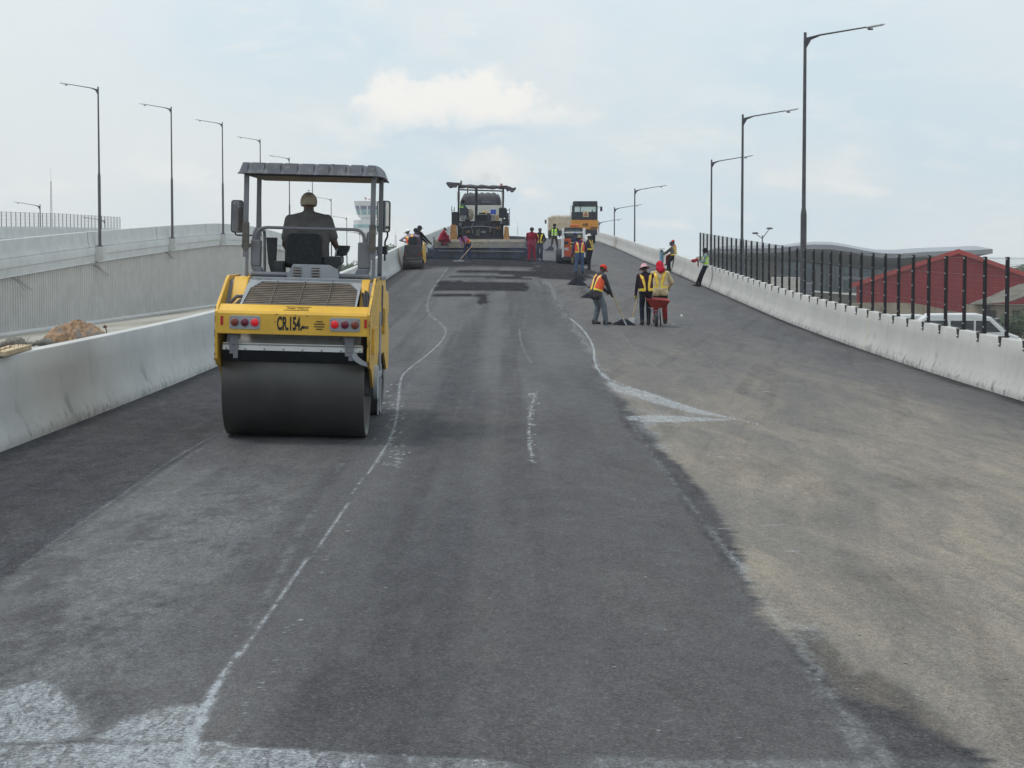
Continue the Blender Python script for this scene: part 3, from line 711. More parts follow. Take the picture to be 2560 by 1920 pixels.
for i, (px, py, s_) in enumerate(((40, 853, .20), (14, 862, .12), (117, 856, .13), (100, 862, .10), (78, 860, .08))):
    q = at(px, py + 3, 72); zz = float(zg(q.x, 72)); mb = MB(); mb.ball((0, 0, s_ * .7), (s_ * 2.2, s_ * 1.3, s_), 12, 8, rot=(0, .1, .4))
    for k, v_ in enumerate(mb.v): mb.v[k] = (v_[0] * (1 + .15 * math.sin(k)), v_[1], v_[2] * (1 + .12 * math.cos(k * 1.7)))
    tag(mb.build('rock', M_ROCK, loc=(q.x, 72, zz)), ['large dark oval boulder left of the soil mound', 'small stone at the left frame edge behind the parapet', 'dark stone touching the left foot of the soil mound', 'grey stone between the boulder and the soil mound', 'smallest pebble stone right of the large boulder'][i], 'rock', 'stones behind the left parapet')
M_WOOD = mat('weathered_board', (.46, .36, .23), .85, 0, .3, 9, .4, 30)
bd = thing('wooden_board', (XL(20.9) - .25, 22.75, float(zr(-5.4, 22.75)) + HBL), 'rough wooden board with bent nails lying on the left parapet', 'board', rot=(0, 0, R(5)))
mb = MB(); mb.box((0, .2, .035), (.20, 1.9, .055)); mb.box((-.03, -.1, .07), (.05, 1.2, .02), (0, 0, .03)); mb.build('plank', M_WOOD, bd, bevel=.006)
mb = MB()
for k in range(7): yv_ = -.9 + k * .32; mb.tube([(.06, yv_, .05), (.07, yv_, .13), (.10, yv_ + .02, .15)], .003, 5)
mb.build('nails', M_REBAR, bd)
q = at(268, 834, 60); st_ = thing('steel_stake', (q.x, 60, float(zg(q.x, 60))), 'short rusty stake standing right of the soil mound', 'stake')
mb = MB(); hz = at(267, 817, 60).z - float(zg(q.x, 60)); mb.tube([(0, 0, 0), (-.02, 0, hz - .1), (-.06, 0, hz)], .018, 6); mb.build('rod', M_REBAR, st_)
mb = MB(); mb.box((-.06, 0, hz), (.10, .05, .09), (0, .4, 0)); mb.build('cap_piece', M_REBAR, st_, bevel=.01)
# ------------------------------------------------------------------ people
def capsules(caps, voxel, name, smooth=4):
    "union of tapered capsules / balls -> one continuous skin"
    mb = MB()
    for c in caps:
        if c[0] == 'b': mb.ball(c[1], c[2], 14, 10, c[3] if len(c) > 3 else None)
        else:
            _, a, b_, r0, r1 = c; mb.cyl(a, b_, r0, r1, 14); mb.ball(a, r0, 14, 10); mb.ball(b_, r1, 14, 10)
    me = bpy.data.meshes.new('tmp'); me.from_pydata(mb.v, [], mb.f); o = bpy.data.objects.new('tmp', me); COL.objects.link(o)
    r_ = o.modifiers.new('r', 'REMESH'); r_.mode = 'VOXEL'; r_.voxel_size = voxel; r_.use_smooth_shade = True
    s_ = o.modifiers.new('s', 'SMOOTH'); s_.factor = .5; s_.iterations = smooth
    dg = bpy.context.evaluated_depsgraph_get(); out = bpy.data.meshes.new_from_object(o.evaluated_get(dg))
    bpy.data.objects.remove(o); out.name = name
    return out
M_SKIN = mat('skin', (.085, .045, .03), .5, 0, .15, 20)
M_EYE = mat('eye', (.6, .58, .55), .3, 0, 0); M_LIP = mat('lips', (.10, .035, .03), .5, 0, 0); M_HAIR = mat('hair', (.008, .007, .006), .9, 0, 0)
M_ORANGE = mat('vest_orange', (.80, .10, .03), .7, 0, .15, 12); M_YEL = mat('vest_yellow', (.85, .62, .06), .6, 0, .1, 12); M_LIME = mat('vest_lime', (.42, .72, .06), .65, 0, .12, 12)
M_SILV = mat('reflective_band', (.62, .66, .62), .4, 0, .1)
M_BOOT = mat('boots', (.03, .025, .02), .8, 0, .3)
FABRIC = {}
def fabric(name, col):
    if name not in FABRIC: FABRIC[name] = mat('cloth_' + name, col, .9, 0, .17, 7, .8, 14, spec=.15)
    return FABRIC[name]
def ik(a, t, l1, l2, hint):
    a = Vector(a); t = Vector(t); d = t - a; L = min(d.length, (l1 + l2) * .999); dn = d.normalized()
    x_ = (l1 * l1 - l2 * l2 + L * L) / (2 * L); h = math.sqrt(max(l1 * l1 - x_ * x_, 0))
    hv = Vector(hint); hv = (hv - dn * hv.dot(dn)).normalized()
    return a + dn * x_ + hv * h, a + dn * L
def person(loc, heading, label, group=None, height=1.72, pel=(0, 0, .94), spine=(0, 0, 1), look=None, hands=((-.27, .05, .80), (.27, .05, .80)), elb=((-.5, -1, .1), (.5, -1, .1)),
           feet=((-.11, 0, .08), (.11, 0, .08)), knees=((0, 1, 0), (0, 1, 0)), top=('grey', (.2, .2, .2)), long=True, legs=('navy', (.02, .025, .05)), vest=None, hat=None, girth=1.0,
           vox=.014, gloves=None, tilt=0, hem=None, coverall=False, neckcol=None, twist=0, bandz=.05, shoes=True, loose=1.0, cat='person', pivot=None, body_label=None, shorts=None):
    s = height / 1.72
    root = thing('person', loc, label, cat, group, rot=(0, 0, heading))
    V3 = lambda p: Vector(p) * s
    pel = V3(pel); sp = Vector(spine).normalized()
    rt = Vector((math.cos(twist), math.sin(twist), 0)); rt = (rt - sp * rt.dot(sp)).normalized(); fw = sp.cross(rt) * -1
    fw = -rt.cross(sp) if False else sp.cross(rt)
    lk = Vector(look).normalized() if look else (fw + Vector((0, 0, -.05))).normalized()
    chest = pel + sp * .34 * s; neck = pel + sp * .52 * s; nk = (sp * .6 + Vector((0, 0, .4))).normalized()
    head = neck + (nk * .8 + lk * .15).normalized() * .142 * s
    up = (nk - lk * nk.dot(lk)).normalized(); hr_ = lk.cross(up)
    HM = Matrix((hr_, lk, up)).transposed()
    shl = [pel + sp * .445 * s + rt * k * .185 * s * (girth * .5 + .5) for k in (-1, 1)]
    hip = [pel + rt * k * .09 * s for k in (-1, 1)]
    arms = []; legs_ = []
    for i in (0, 1):
        e, h = ik(shl[i], V3(hands[i]), .29 * s, .26 * s, elb[i]); arms.append((shl[i], e, h))
        k, f = ik(hip[i], V3(feet[i]), .43 * s, .43 * s, knees[i]); legs_.append((hip[i], k, f))
    caps = [('c', pel + sp * .02 * s, chest, .10 * s, .11 * s), ('c', shl[0], shl[1], .055 * s, .055 * s), ('c', chest, neck, .10 * s, .055 * s), ('c', neck - sp * .03 * s, head - nk * .03 * s, .066 * s, .060 * s), ('c', hip[0], hip[1], .09 * s, .09 * s)]
    caps += [('b', head + up * .012 * s, (.079 * s, .097 * s, .106 * s), HM), ('b', head + lk * .035 * s - up * .055 * s, (.050 * s, .052 * s, .055 * s), HM),
             ('b', head + lk * .098 * s - up * .015 * s, (.014 * s, .017 * s, .022 * s), HM), ('b', head + hr_ * .083 * s - up * .01 * s, (.012 * s, .02 * s, .032 * s), HM), ('b', head - hr_ * .083 * s - up * .01 * s, (.012 * s, .02 * s, .032 * s), HM)]
    for (a, e, h), gr in zip(arms, (0, 1)):
        caps += [('c', a, e, .047 * s, .040 * s), ('c', e, h, .039 * s, .026 * s)]
        d = (h - e).normalized(); caps.append(('b', h + d * .045 * s, (.040 * s, .018 * s, .05 * s), d.to_track_quat('Z', 'X').to_matrix()))
    for a, k, f in legs_:
        caps += [('c', a, k, .082 * s, .052 * s), ('c', k, f, .052 * s, .038 * s)]
        caps.append(('c', f - Vector((0, 0, .045 * s)), f + fw_flat(fw) * .13 * s - Vector((0, 0, .05 * s)), .032 * s, .026 * s))
    me = capsules(caps, vox, 'body', 3)
    mb = MB(); base_n = len(me.vertices)
    # fingers and thumb, eyes and lips are welded into the same body mesh
    for (a, e, h), sd_ in zip(arms, (-1, 1)):
        d = (h - e).normalized(); M = d.to_track_quat('Z', 'X').to_matrix(); X_, Y_ = M @ Vector((1, 0, 0)), M @ Vector((0, 1, 0))
        pw = h + d * .075 * s
        for j, (off, ln) in enumerate(((-.028, .062), (-.010, .072), (.009, .068), (.027, .054))):
            p0 = pw + X_ * off * s; p1 = p0 + (d * .8 + Y_ * .45) * ln * .5 * s; p2 = p1 + (d * .15 + Y_ * .95) * ln * .55 * s
            mb.tube([p0 - d * .01, p0, p1, p2], [.009 * s, .0095 * s, .009 * s, .007 * s], 6)
        p0 = h + d * .03 * s - X_ * .03 * s * sd_ * -1; mb.tube([p0, p0 + (d * .5 - X_ * .7 * -sd_ + Y_ * .3) * .035 * s, p0 + (d * 1.0 - X_ * .8 * -sd_ + Y_ * .7) * .055 * s], [.012 * s, .011 * s, .008 * s], 6)
    mb.cur = 1
    for k in (-1, 1): mb.ball(head + lk * .083 * s + hr_ * .031 * s * k + up * .006 * s, .0125 * s, 8, 6)
    mb.cur = 2; mb.ball(head + lk * .092 * s - up * .052 * s, (.022 * s, .008 * s, .007 * s), 8, 6, HM)
    mb.cur = 3
    for k in (-1, 1): mb.ball(head + lk * .0935 * s + hr_ * .031 * s * k + up * .006 * s, .005 * s, 6, 5)
    if not hat or hat[0] in ('hair',):
        hair = True
    else: hair = hat[0] in ('cap',)
    sv = [tuple(v.co) for v in me.vertices]; sf = [tuple(p.vertices) for p in me.polygons]
    mm = MB(); mm.add(sv, sf, True)
    for i, f in enumerate(mm.f):
        c = sum((Vector(mm.v[k]) for k in f), Vector()) / len(f) - head
        if gloves is None and False: pass
        if c.length < .16 * s:
            a1 = c.dot(lk) / s; a3 = c.dot(up) / s
            if a3 > .045 + a1 * .45 and a3 > -.03 or (a1 < -.02 and a3 > -.035): mm.mi[i] = 3
    o = len(mm.v); mm.v += mb.v
    for f, mi_, s2 in zip(mb.f, mb.mi, mb.sm): mm.f.append(tuple(k + o for k in f)); mm.mi.append(mi_); mm.sm.append(s2)
    mm.build('body', [M_SKIN, M_EYE, M_LIP, M_HAIR], root)
    g_ = girth
    def part(name, caps, mats, split=None, sm=5, vv=None):
        me = capsules(caps, vv or vox, name, sm); q = MB(); q.add([tuple(v.co) for v in me.vertices], [tuple(p.vertices) for p in me.polygons], True)
        if split:
            for i, f in enumerate(q.f):
                c = sum((Vector(q.v[k]) for k in f), Vector()) / len(f)
                q.mi[i] = split(c)
        return q.build(name, mats, root)
    lw = loose
    tcap = []
    for k in (-1, 1):
        tcap += [('c', pel + rt * k * .07 * s * g_ + sp * .0 * s, chest + rt * k * .085 * s * g_, .105 * s * g_, .105 * s * g_), ('c', chest + rt * k * .085 * s * g_, shl[0 if k < 0 else 1] - sp * .01 * s, .10 * s * g_, .068 * s)]
    tcap += [('c', pel, chest, .115 * s * g_, .118 * s * g_), ('c', shl[0], shl[1], .068 * s, .068 * s), ('c', chest + sp * .06 * s, neck + sp * .005 * s, .10 * s, .072 * s), ('c', neck - sp * .015 * s, shl[0], .058 * s, .062 * s), ('c', neck - sp * .015 * s, shl[1], .058 * s, .062 * s), ('c', chest, neck - sp * .01 * s, .10 * s, .068 * s)]
    if hem: tcap += [('c', hip[0], hip[1], .130 * s, .130 * s)] + [('c', pel + rt * k * .09 * s, pel + rt * k * .10 * s - Vector((0, 0, hem * s)), .118 * s, .132 * s) for k in (-1, 1)]
    for a, e, h in arms:
        if long: tcap += [('c', a, e, .064 * s * lw, .052 * s * lw), ('c', e, h, .052 * s * lw, .038 * s * lw)]
        else: tcap += [('c', a, a.lerp(e, .72), .070 * s, .064 * s)]
    tm = fabric(*top)
    part('coverall_top' if coverall else 'shirt', tcap, [tm])
    if shorts:
        part('shorts', [('c', hip[0], hip[1], .118 * s * g_, .118 * s * g_)] + [('c', a, a.lerp(k, .75), .115 * s, .105 * s) for a, k, f in legs_], [fabric(*shorts)])
    lcap = [('c', hip[0], hip[1], .108 * s * g_, .108 * s * g_), ('c', pel, pel + sp * .08 * s, .11 * s, .10 * s)]
    for a, k, f in legs_: lcap += [('c', a, k, .098 * s * lw, .072 * s * lw), ('c', k, f, .070 * s * lw, .056 * s * lw), ('c', f, f - Vector((0, 0, .02 * s)), .058 * s * lw, .055 * s * lw)]
    part('trousers', lcap, [fabric(*legs)])
    if shoes:
        for (a, k, f) in legs_:
            d = fw_flat(fw); c0 = f - Vector((0, 0, .035 * s)); mb2 = MB()
            me = capsules([('c', c0 - d * .04 * s + Vector((0, 0, .05 * s)), c0 - d * .03 * s, .05 * s, .045 * s), ('c', c0 - d * .05 * s - Vector((0, 0, .002 * s)), c0 + d * .15 * s - Vector((0, 0, .010 * s)), .043 * s, .036 * s)], vox * .9, 'shoe', 3)
            mb2.add([tuple(v.co) for v in me.vertices], [tuple(p.vertices) for p in me.polygons], True); mb2.build('shoe', M_BOOT, root)
    if gloves:
        for (a, e, h) in arms:
            d = (h - e).normalized(); me = capsules([('c', h - d * .04 * s, h + d * .06 * s, .036 * s, .034 * s), ('c', h + d * .05 * s, h + d * .10 * s, .034 * s, .02 * s)], vox, 'glove', 2)
            mb2 = MB(); mb2.add([tuple(v.co) for v in me.vertices], [tuple(p.vertices) for p in me.polygons], True); mb2.build('glove', fabric(*gloves), root)
    if vest:
        style, mats_ = vest
        vcap = []
        for k in (-1, 1):
            vcap += [('c', pel + sp * .06 * s + rt * k * .075 * s * g_, chest + rt * k * .085 * s * g_, .122 * s * g_, .118 * s * g_), ('c', chest + rt * k * .085 * s * g_, shl[0 if k < 0 else 1] - rt * k * .035 * s - sp * .005 * s, .112 * s * g_, .074 * s)]
        vcap += [('c', chest, neck - sp * .045 * s, .11 * s, .068 * s)]
        vv_ = min(vox, .012)
        def split(c):
            r_ = c - pel; u_ = r_.dot(rt) / s; h_ = r_.dot(sp) / s; au = abs(u_)
            if style in ('v', 'vlime'):
                x0 = .035 + (h_ - .05) * .24
                if h_ < .075: return 1
                if abs(au - x0) < .026: return 1
                if abs(au - x0) < .033: return 2
                return 0
            if style == 'harness':      # straps only, shirt colour between
                x0 = .03 + (h_ - .05) * .25
                if h_ < .085: return 1
                if abs(au - x0) < .034: return 1
                if abs(au - x0) < .043: return 0
                return 3
            if style == 'band':
                if .02 < h_ < .075 or .2 < h_ < .25: return 2
                return 0
            return 0
        part('vest', vcap, mats_ + [M_SILV, tm][:4 - len(mats_)] if len(mats_) < 4 else mats_, split, 4, vv_)
    if hat:
        hk, hc = hat[0], fabric(*hat[1]); mb2 = MB()
        if hk in ('cap', 'hardhat', 'capback'):
            bd_ = lk if hk != 'capback' else -lk
            for j in range(7):
                pass
            r_ = .096 * s if hk == 'cap' else .112 * s if hk == 'hardhat' else .110 * s
            vs = []; fs = []; nu = 24; nvv = 7
            for j in range(nvv + 1):
                ph = (math.pi / 2) * j / nvv * (1.08 if hk != 'capback' else 1.28)
                for k in range(nu):
                    th = 2 * math.pi * k / nu
                    p = Vector((r_ * .92 * math.sin(ph) * math.cos(th), r_ * 1.12 * math.sin(ph) * math.sin(th), r_ * 1.05 * math.cos(ph)))
                    vs.append(head + up * (.022 if hk != 'capback' else .004) * s + HM @ p)
            fs = [(j * nu + k, (j + 1) * nu + k, (j + 1) * nu + (k + 1) % nu, j * nu + (k + 1) % nu) for j in range(nvv) for k in range(nu)]
            mb2.add(vs, fs, True); mb2.ball(head + up * (.022 * s + r_ * 1.05), (.011 * s, .011 * s, .007 * s), 8, 5, HM)
            ho = mb2.build('hat', hc, root); sl = ho.modifiers.new('s', 'SOLIDIFY'); sl.thickness = .006
            if hk != 'capback' or True:
                mb3 = MB(); vs = []; nn = 12
                full = hk == 'hardhat'
                for k in range(nn + 1):
                    th = (R(32) + R(116) * k / nn) if not full else 2 * math.pi * k / nn
                    ex_ = (.075 if not full else (.028 + (.03 if math.sin(th) > .3 else 0)))
                    p0 = Vector((r_ * .90 * math.cos(th), r_ * 1.08 * math.sin(th), 0)); p1 = Vector(((r_ * .90 + (0 if not full else ex_) * s) * math.cos(th), (r_ * 1.08 + ex_ * s) * math.sin(th), -.012 * s))
                    sg = 1 if True else -1
                    for p in (p0, p1): vs.append(head + up * .020 * s + HM @ Vector((p.x, p.y * sg, p.z)))
                mb3.add(vs, [(2 * k, 2 * k + 1, 2 * k + 3, 2 * k + 2) for k in range(nn)], True)
                bo = mb3.build('brim', hc, ho); sl = bo.modifiers.new('s', 'SOLIDIFY'); sl.thickness = .006
        elif hk == 'bucket':
            prof = [(-.01, .160), (.005, .118), (.02, .098), (.085, .085), (.115, .062), (.125, .0)]
            nu = 24; vs = []
            for a_, r_ in prof:
                for k in range(nu):
                    th = 2 * math.pi * k / nu; vs.append(head + HM @ Vector((r_ * .98 * s * math.cos(th), r_ * 1.08 * s * math.sin(th), (a_ + .012) * s)))
            mb2.add(vs, [(j * nu + k, j * nu + (k + 1) % nu, (j + 1) * nu + (k + 1) % nu, (j + 1) * nu + k) for j in range(len(prof) - 1) for k in range(nu)], True)
            ho = mb2.build('hat', hc, root); sl = ho.modifiers.new('s', 'SOLIDIFY'); sl.thickness = .007
        elif hk == 'scarf':
            cp = [('b', head + up * .02 * s, (.105 * s, .122 * s, .118 * s), HM), ('c', head - lk * .04 * s, neck - lk * .10 * s - sp * .02 * s, .10 * s, .085 * s), ('c', head - lk * .05 * s - hr_ * .03, neck - lk * .11 * s + rt * .07 * s, .07 * s, .055 * s), ('c', head - lk * .05 * s, neck - lk * .10 * s - rt * .09 * s + sp * .02, .07 * s, .05 * s)]
            me = capsules(cp, vox * .8, 'headscarf', 3); mb2.add([tuple(v.co) for v in me.vertices], [tuple(p.vertices) for p in me.polygons], True); mb2.build('headscarf', hc, root)
        elif hk == 'helmet':
            mb2.ball(head + up * .03 * s, (.105 * s, .125 * s, .105 * s), 16, 10, HM); mb2.build('hat', hc, root)
    return root
def fw_flat(f):
    v = Vector((f.x, f.y, 0))
    return v.normalized() if v.length > .05 else Vector((0, 1, 0))
# ------------------------------------------------------------------ main road roller
M_YELLOW = mat('machine_yellow', (.68, .40, .045), .42, 0, .10, 2.5, dirt=(.50, .30, .05), ds=5, dth=.60)
M_YELCHIP = mat('chipped_yellow', (.60, .36, .05), .6, 0, .2, 5, dirt=(.10, .06, .035), ds=16, dth=.56)
M_GREY = mat('machine_grey', (.17, .175, .195), .55, 0, .12, 3, dirt=(.23, .22, .21), ds=7, dth=.58)
M_LGREY = mat('light_grey_steel', (.30, .32, .34), .5, .1, .12, 4)
M_CANOPY = mat('canopy_plastic', (.115, .12, .14), .6, 0, .2, 2, dirt=(.19, .19, .19), ds=5, dth=.55)
M_DARK = mat('dark_plastic', (.03, .032, .036), .6, 0, .3, 6)
M_SEATM = mat('seat_fabric', (.022, .024, .028), .85, 0, .3, 30)
M_RUB = mat('rubber', (.02, .024, .032), .8, 0, .3, 6)
M_WHITE = mat('white_bar', (.72, .72, .70), .5, 0, .06, 4, dirt=(.5, .47, .42), ds=9, dth=.62)
M_DRUM = mat('drum_steel', (.085, .082, .078), .42, .5, .12, 2, .12, 120)
M_RUST = mat('dusty_brown', (.14, .09, .055), .9, 0, .4, 12, dirt=(.25, .18, .11), ds=18, dth=.5)
M_HOSE = mat('dusty_hose', (.12, .11, .10), .85, 0, .2, 8)
M_MIRROR = mat('mirror_glass', (.75, .78, .80), .03, 1, 0)
M_PRINT = mat('black_print', (.012, .012, .012), .6, 0, 0)
M_REDLENS = mat('red_lens', (.42, .012, .015), .25, 0, .1); M_REDLIT = mat('lit_red_lens', (.62, .012, .02), .25, 0, 0, emit=.14)
M_AMBLENS = mat('brown_lens', (.19, .035, .018), .25, 0, .1); M_MAROON = mat('maroon_lens', (.13, .01, .03), .25, 0, .1)
M_CHROME = mat('bolt_steel', (.35, .35, .36), .35, .8, .1)
OX, OY = -2.46, 23.8
roller = thing('road_roller', (OX, OY, float(zr(OX, OY)) + .002), 'large yellow tandem road roller with grey canopy, seen from behind', 'road roller', rot=(R(.3), R(1.45), 0))
def P(name, mb, m_, parent=None, bevel=0, label=None): return mb.build(name, m_, parent or roller, bevel, label=label)
def drum(name, y, x0, x1):
    mb = MB(); r = .65; mb.lathe([(x0, r - .05), (x0, r - .012), (x0 + .012, r), (x1 - .012, r), (x1, r - .012), (x1, r - .05), (x1 - .06, r - .06), (x1 - .08, .2), (x1 - .08, .02)], (0, y, r), 'x', 96)
    mb.lathe([(x0, r - .05), (x0 + .06, r - .06), (x0 + .08, .2), (x0 + .08, .02)], (0, y, r), 'x', 64)
    d = P(name, mb, M_DRUM)
    for xx, sg in ((x0 + .02, -1), (x1 - .02, 1)):
        mb = MB(); mb.cyl((xx - sg * .08, y, r), (xx + sg * .05, y, r), .17, n=20); P('hub', mb, M_GREY, d)
    return d
drum('drum', 0, -.862, .760); drum('drum', 3.3, -.86, .71)
# rear frame: two cheek plates and the lamp beam
cheek = [(-.90, .93), (-.93, 1.22), (-.93, 1.46), (-.86, 1.52), (-.10, 1.83), (.02, 1.855), (.98, 1.86), (1.02, 1.30), (.62, .95), (.30, .60), (-.22, .60), (-.55, .82), (-.80, .86)]
for x0, x1, m_ in ((-.905, -.875, M_YELLOW), (.805, .835, M_YELCHIP)):
    mb = MB(); mb.prism(cheek, x0, x1, 'x'); mb.cur = 1
    ox_ = x1 if x1 > 0 else x0
    for k in range(34 if x1 < 0 else 110):
        a = cheek[k % 9]; b_ = cheek[(k % 9) + 1]; f = random.random(); yy_ = a[0] + (b_[0] - a[0]) * f; zz_ = a[1] + (b_[1] - a[1]) * f
        zz_ -= .012; mb.ball((ox_, yy_, zz_), (.004, random.uniform(.008, .02), random.uniform(.012, .03)), 6, 4)
    P('cheek_plate', mb, [m_, M_RUST], bevel=.006)
mb = MB(); mb.box((.850, -.35, 1.15), (.03, .45, .30)); P('side_bracket', mb, M_YELCHIP, bevel=.006)
mb = MB(); mb.cyl((.835, 0, .65), (.88, 0, .65), .20, n=20); mb.box((.86, .35, .72), (.03, .9, .06)); mb.box((.865, .62, .55), (.02, .10, .55)); mb.box((.865, .30, .42), (.02, .06, .35)); P('drum_carrier', mb, M_LGREY, bevel=.004)
mb = MB(); mb.prism([(-.935, 1.215), (-.935, 1.445), (-.915, 1.475), (-.74, 1.545), (-.70, 1.53), (-.72, 1.50), (-.86, 1.44), (-.89, 1.23), (-.80, 1.215)], -.875, .805, 'x'); beam = P('rear_beam', mb, M_YELLOW, bevel=.008)
def ftext(body, size, x, y, z, m_, parent, name, sx=1, rot=(math.pi / 2, 0, 0), ext=.0015, bold=0, shear=0):
    cu = bpy.data.curves.new('t', 'FONT'); cu.body = body; cu.size = size; cu.extrude = ext; cu.align_x = 'CENTER'; cu.align_y = 'CENTER'; cu.offset = bold; cu.shear = shear
    o = bpy.data.objects.new('t', cu); COL.objects.link(o); bpy.context.view_layer.update()
    me = bpy.data.meshes.new_from_object(o.evaluated_get(bpy.context.evaluated_depsgraph_get())); bpy.data.objects.remove(o)
    me.materials.clear(); me.materials.append(m_)
    r_ = bpy.data.objects.new(name, me); COL.objects.link(r_); r_.parent = parent; r_.location = (x, y, z); r_.rotation_euler = rot; r_.scale = (sx, 1, 1)
    return r_
ftext('CR.154.', .205, -.068, -.938, 1.335, M_PRINT, beam, 'fleet_number', sx=.42, bold=.007)
ang = math.atan2(.07, .175)
nm = (-math.sin(ang), math.cos(ang))
LZ = lambda yy_: 1.475 + (yy_ + .915) * .4
ftext('Atlas Copco', .052, .01, -.833, LZ(-.833) + .004, M_PRINT, beam, 'maker_plate', sx=.92, rot=(ang, 0, 0), ext=.001, shear=.35)
mb = MB()
for dy in (-.048, .040): mb.box((.01 + dy * .2, -.833 + dy, LZ(-.833 + dy) + .003), (.285, .009, .003), (ang, 0, 0))
P('maker_lines', mb, M_PRINT, beam)
mb = MB()
for zz_, wd in ((1.372, .075), (1.345, .118), (1.315, .118), (1.288, .075)): mb.box((.268, -.938, zz_), (wd, .004, .011))
P('vent_slots', mb, M_PRINT, beam)
mb = MB(); mb.cyl((.085, -.934, 1.305), (.085, -.945, 1.305), .018, n=12); mb.box((.120, -.938, 1.313), (.05, .006, .010)); mb.box((.120, -.938, 1.297), (.05, .006, .010)); P('plug', mb, M_PRINT, beam)
mb = MB()
for xx, zz_ in ((-.225, 1.44), (-.11, 1.44), (.0, 1.44), (.01, 1.285), (-.23, 1.36), (-.205, 1.445), (.13, 1.43), (-.105, 1.29)): mb.cyl((xx, -.93, zz_), (xx, -.938, zz_), .0065, n=8)
P('bolt_holes', mb, M_PRINT, beam)
def lampset(x0, x1, zc, order):
    mb = MB(); w_, h_ = (x1 - x0), .150; cx_ = (x0 + x1) / 2
    pts = []
    for sx_, sz_ in ((1, 1), (-1, 1), (-1, -1), (1, -1)):
        for k in range(5):
            th = {(1, 1): 0, (-1, 1): 90, (-1, -1): 180, (1, -1): 270}[(sx_, sz_)] + k * 22.5
            pts.append((cx_ + sx_ * (w_ / 2 - .025) + .025 * math.cos(R(th)), zc + sz_ * (h_ / 2 - .025) + .025 * math.sin(R(th))))
    mb.prism(pts, -.947, -.934, 'y'); pl_ = P('lamp_plate', mb, M_LGREY, bevel=.002)
    mb = MB()
    for a_ in (-1, 1):
        for b_ in (-1, 1): mb.ball((cx_ + a_ * (w_ / 2 - .02), -.948, zc + b_ * (h_ / 2 - .02)), .008, 8, 5)
    P('screws', mb, M_CHROME, pl_)
    for k, mt in enumerate(order):
        xx = cx_ + (k - 1) * .113; mb = MB(); mb.lathe([(0, .044), (-.018, .043), (-.024, .036), (-.026, 0)], (xx, -.947, zc), 'y', 24); P('tail_lamp', mb, mt, pl_)
lampset(-.738, -.395, 1.345, (M_AMBLENS, M_MAROON, M_REDLIT)); lampset(.383, .725, 1.345, (M_REDLIT, M_MAROON, M_AMBLENS))
for xx in (-.825, .785):
    mb = MB(); mb.box((xx, -.938, 1.36), (.03, .006, .10)); P('reflector', mb, M_REDLENS)
# scraper assembly
mb = MB(); mb.box((-.04, -.78, 1.055), (1.58, .05, .055)); mb.box((-.04, -.745, 1.085), (1.58, .11, .012), (-.35, 0, 0)); mb.cur = 1
for k in range(8): mb.ball((-.79 + k * .2155, -.807, 1.042), (.012, .008, .012), 8, 6)
P('scraper_bar', mb, [M_WHITE, M_CHROME], bevel=.003)
mb = MB(); mb.prism([(-.79, 1.03), (-.755, 1.03), (-.60, .905), (-.62, .89)], -.84, .75, 'x'); P('scraper_blade', mb, M_RUB)
mb = MB(); mb.cyl((-.80, -.60, 1.27), (.72, -.60, 1.27), .018, n=10); P('water_pipe', mb, M_DARK)
mb = MB(); mb.prism([(-.74, 1.10), (-.66, 1.17), (-.62, 1.235), (-.60, 1.235), (-.64, 1.16), (-.73, 1.085)], -.80, .72, 'x'); P('added_drum_sheet', mb, mat('added_sheet_grey', (.33, .33, .325), .6))  # light grey sheet added to stand in for the brightly lit drum top
for xx in (-.70, .60):
    mb = MB(); mb.box((xx, -.835, 1.09), (.095, .03, .21)); mb.box((xx, -.80, 1.18), (.13, .08, .06)); mb.box((xx + .02, -.83, .975), (.05, .035, .08)); mb.cur = 1; mb.ball((xx, -.855, 1.10), .012, 8, 6); mb.ball((xx + .02, -.855, 1.16), .011, 8, 6); mb.ball((xx, -.855, 1.04), .010, 8, 6); P('scraper_bracket', mb, [M_GREY, M_CHROME], bevel=.004)
mb = MB(); mb.prism([(.64, 1.02), (.68, 1.04), (.70, .99), (.75, .95), (.81, .92), (.81, .875), (.73, .895), (.66, .94), (.635, .98)], -.86, -.845, 'y'); P('scraper_arm', mb, M_LGREY, bevel=.003)
# engine cover with sloping louvre grille
mb = MB(); mb.prism([(-.74, 1.36), (-.72, 1.50), (.08, 1.765), (.10, 1.80), (1.0, 1.82), (1.0, 1.32), (-.3, 1.36), (-.5, 1.36)], -.63, .65, 'x'); P('engine_housing', mb, M_DARK)
def gp(u_, v_, o_=0):   # point on the grille plane: u across, v up the slope 0..1, o outwards
    y0, z0, y1, z1 = -.72, 1.505, .08, 1.775; return (u_, y0 + (y1 - y0) * v_ - .32 * o_, z0 + (z1 - z0) * v_ + .95 * o_)
mb = MB()
nsl = 14
for k in range(nsl):
    v_ = .03 + .93 * k / (nsl - 1); hw0 = -.63 + v_ * .04 + max(0, v_ - .75) * .5; hw1 = .63 - max(0, v_ - .7) * .4
    a = gp(hw0, v_, .016); b_ = gp(hw1, v_, .016)
    mb.box(((a[0] + b_[0]) / 2, a[1], a[2]), (b_[0] - a[0], .022, .006), (R(14), 0, 0))
gr = P('louvre_grille', mb, mat('dusty_slat', (.21, .165, .12), .8, 0, .3, 5))
mb = MB()
for xx in (-.32, .0, .32): mb.tube([gp(xx, .0, .03), gp(xx, 1.0, .03)], .006, 6)
P('grille_ribs', mb, M_HOSE, gr)
mb = MB()
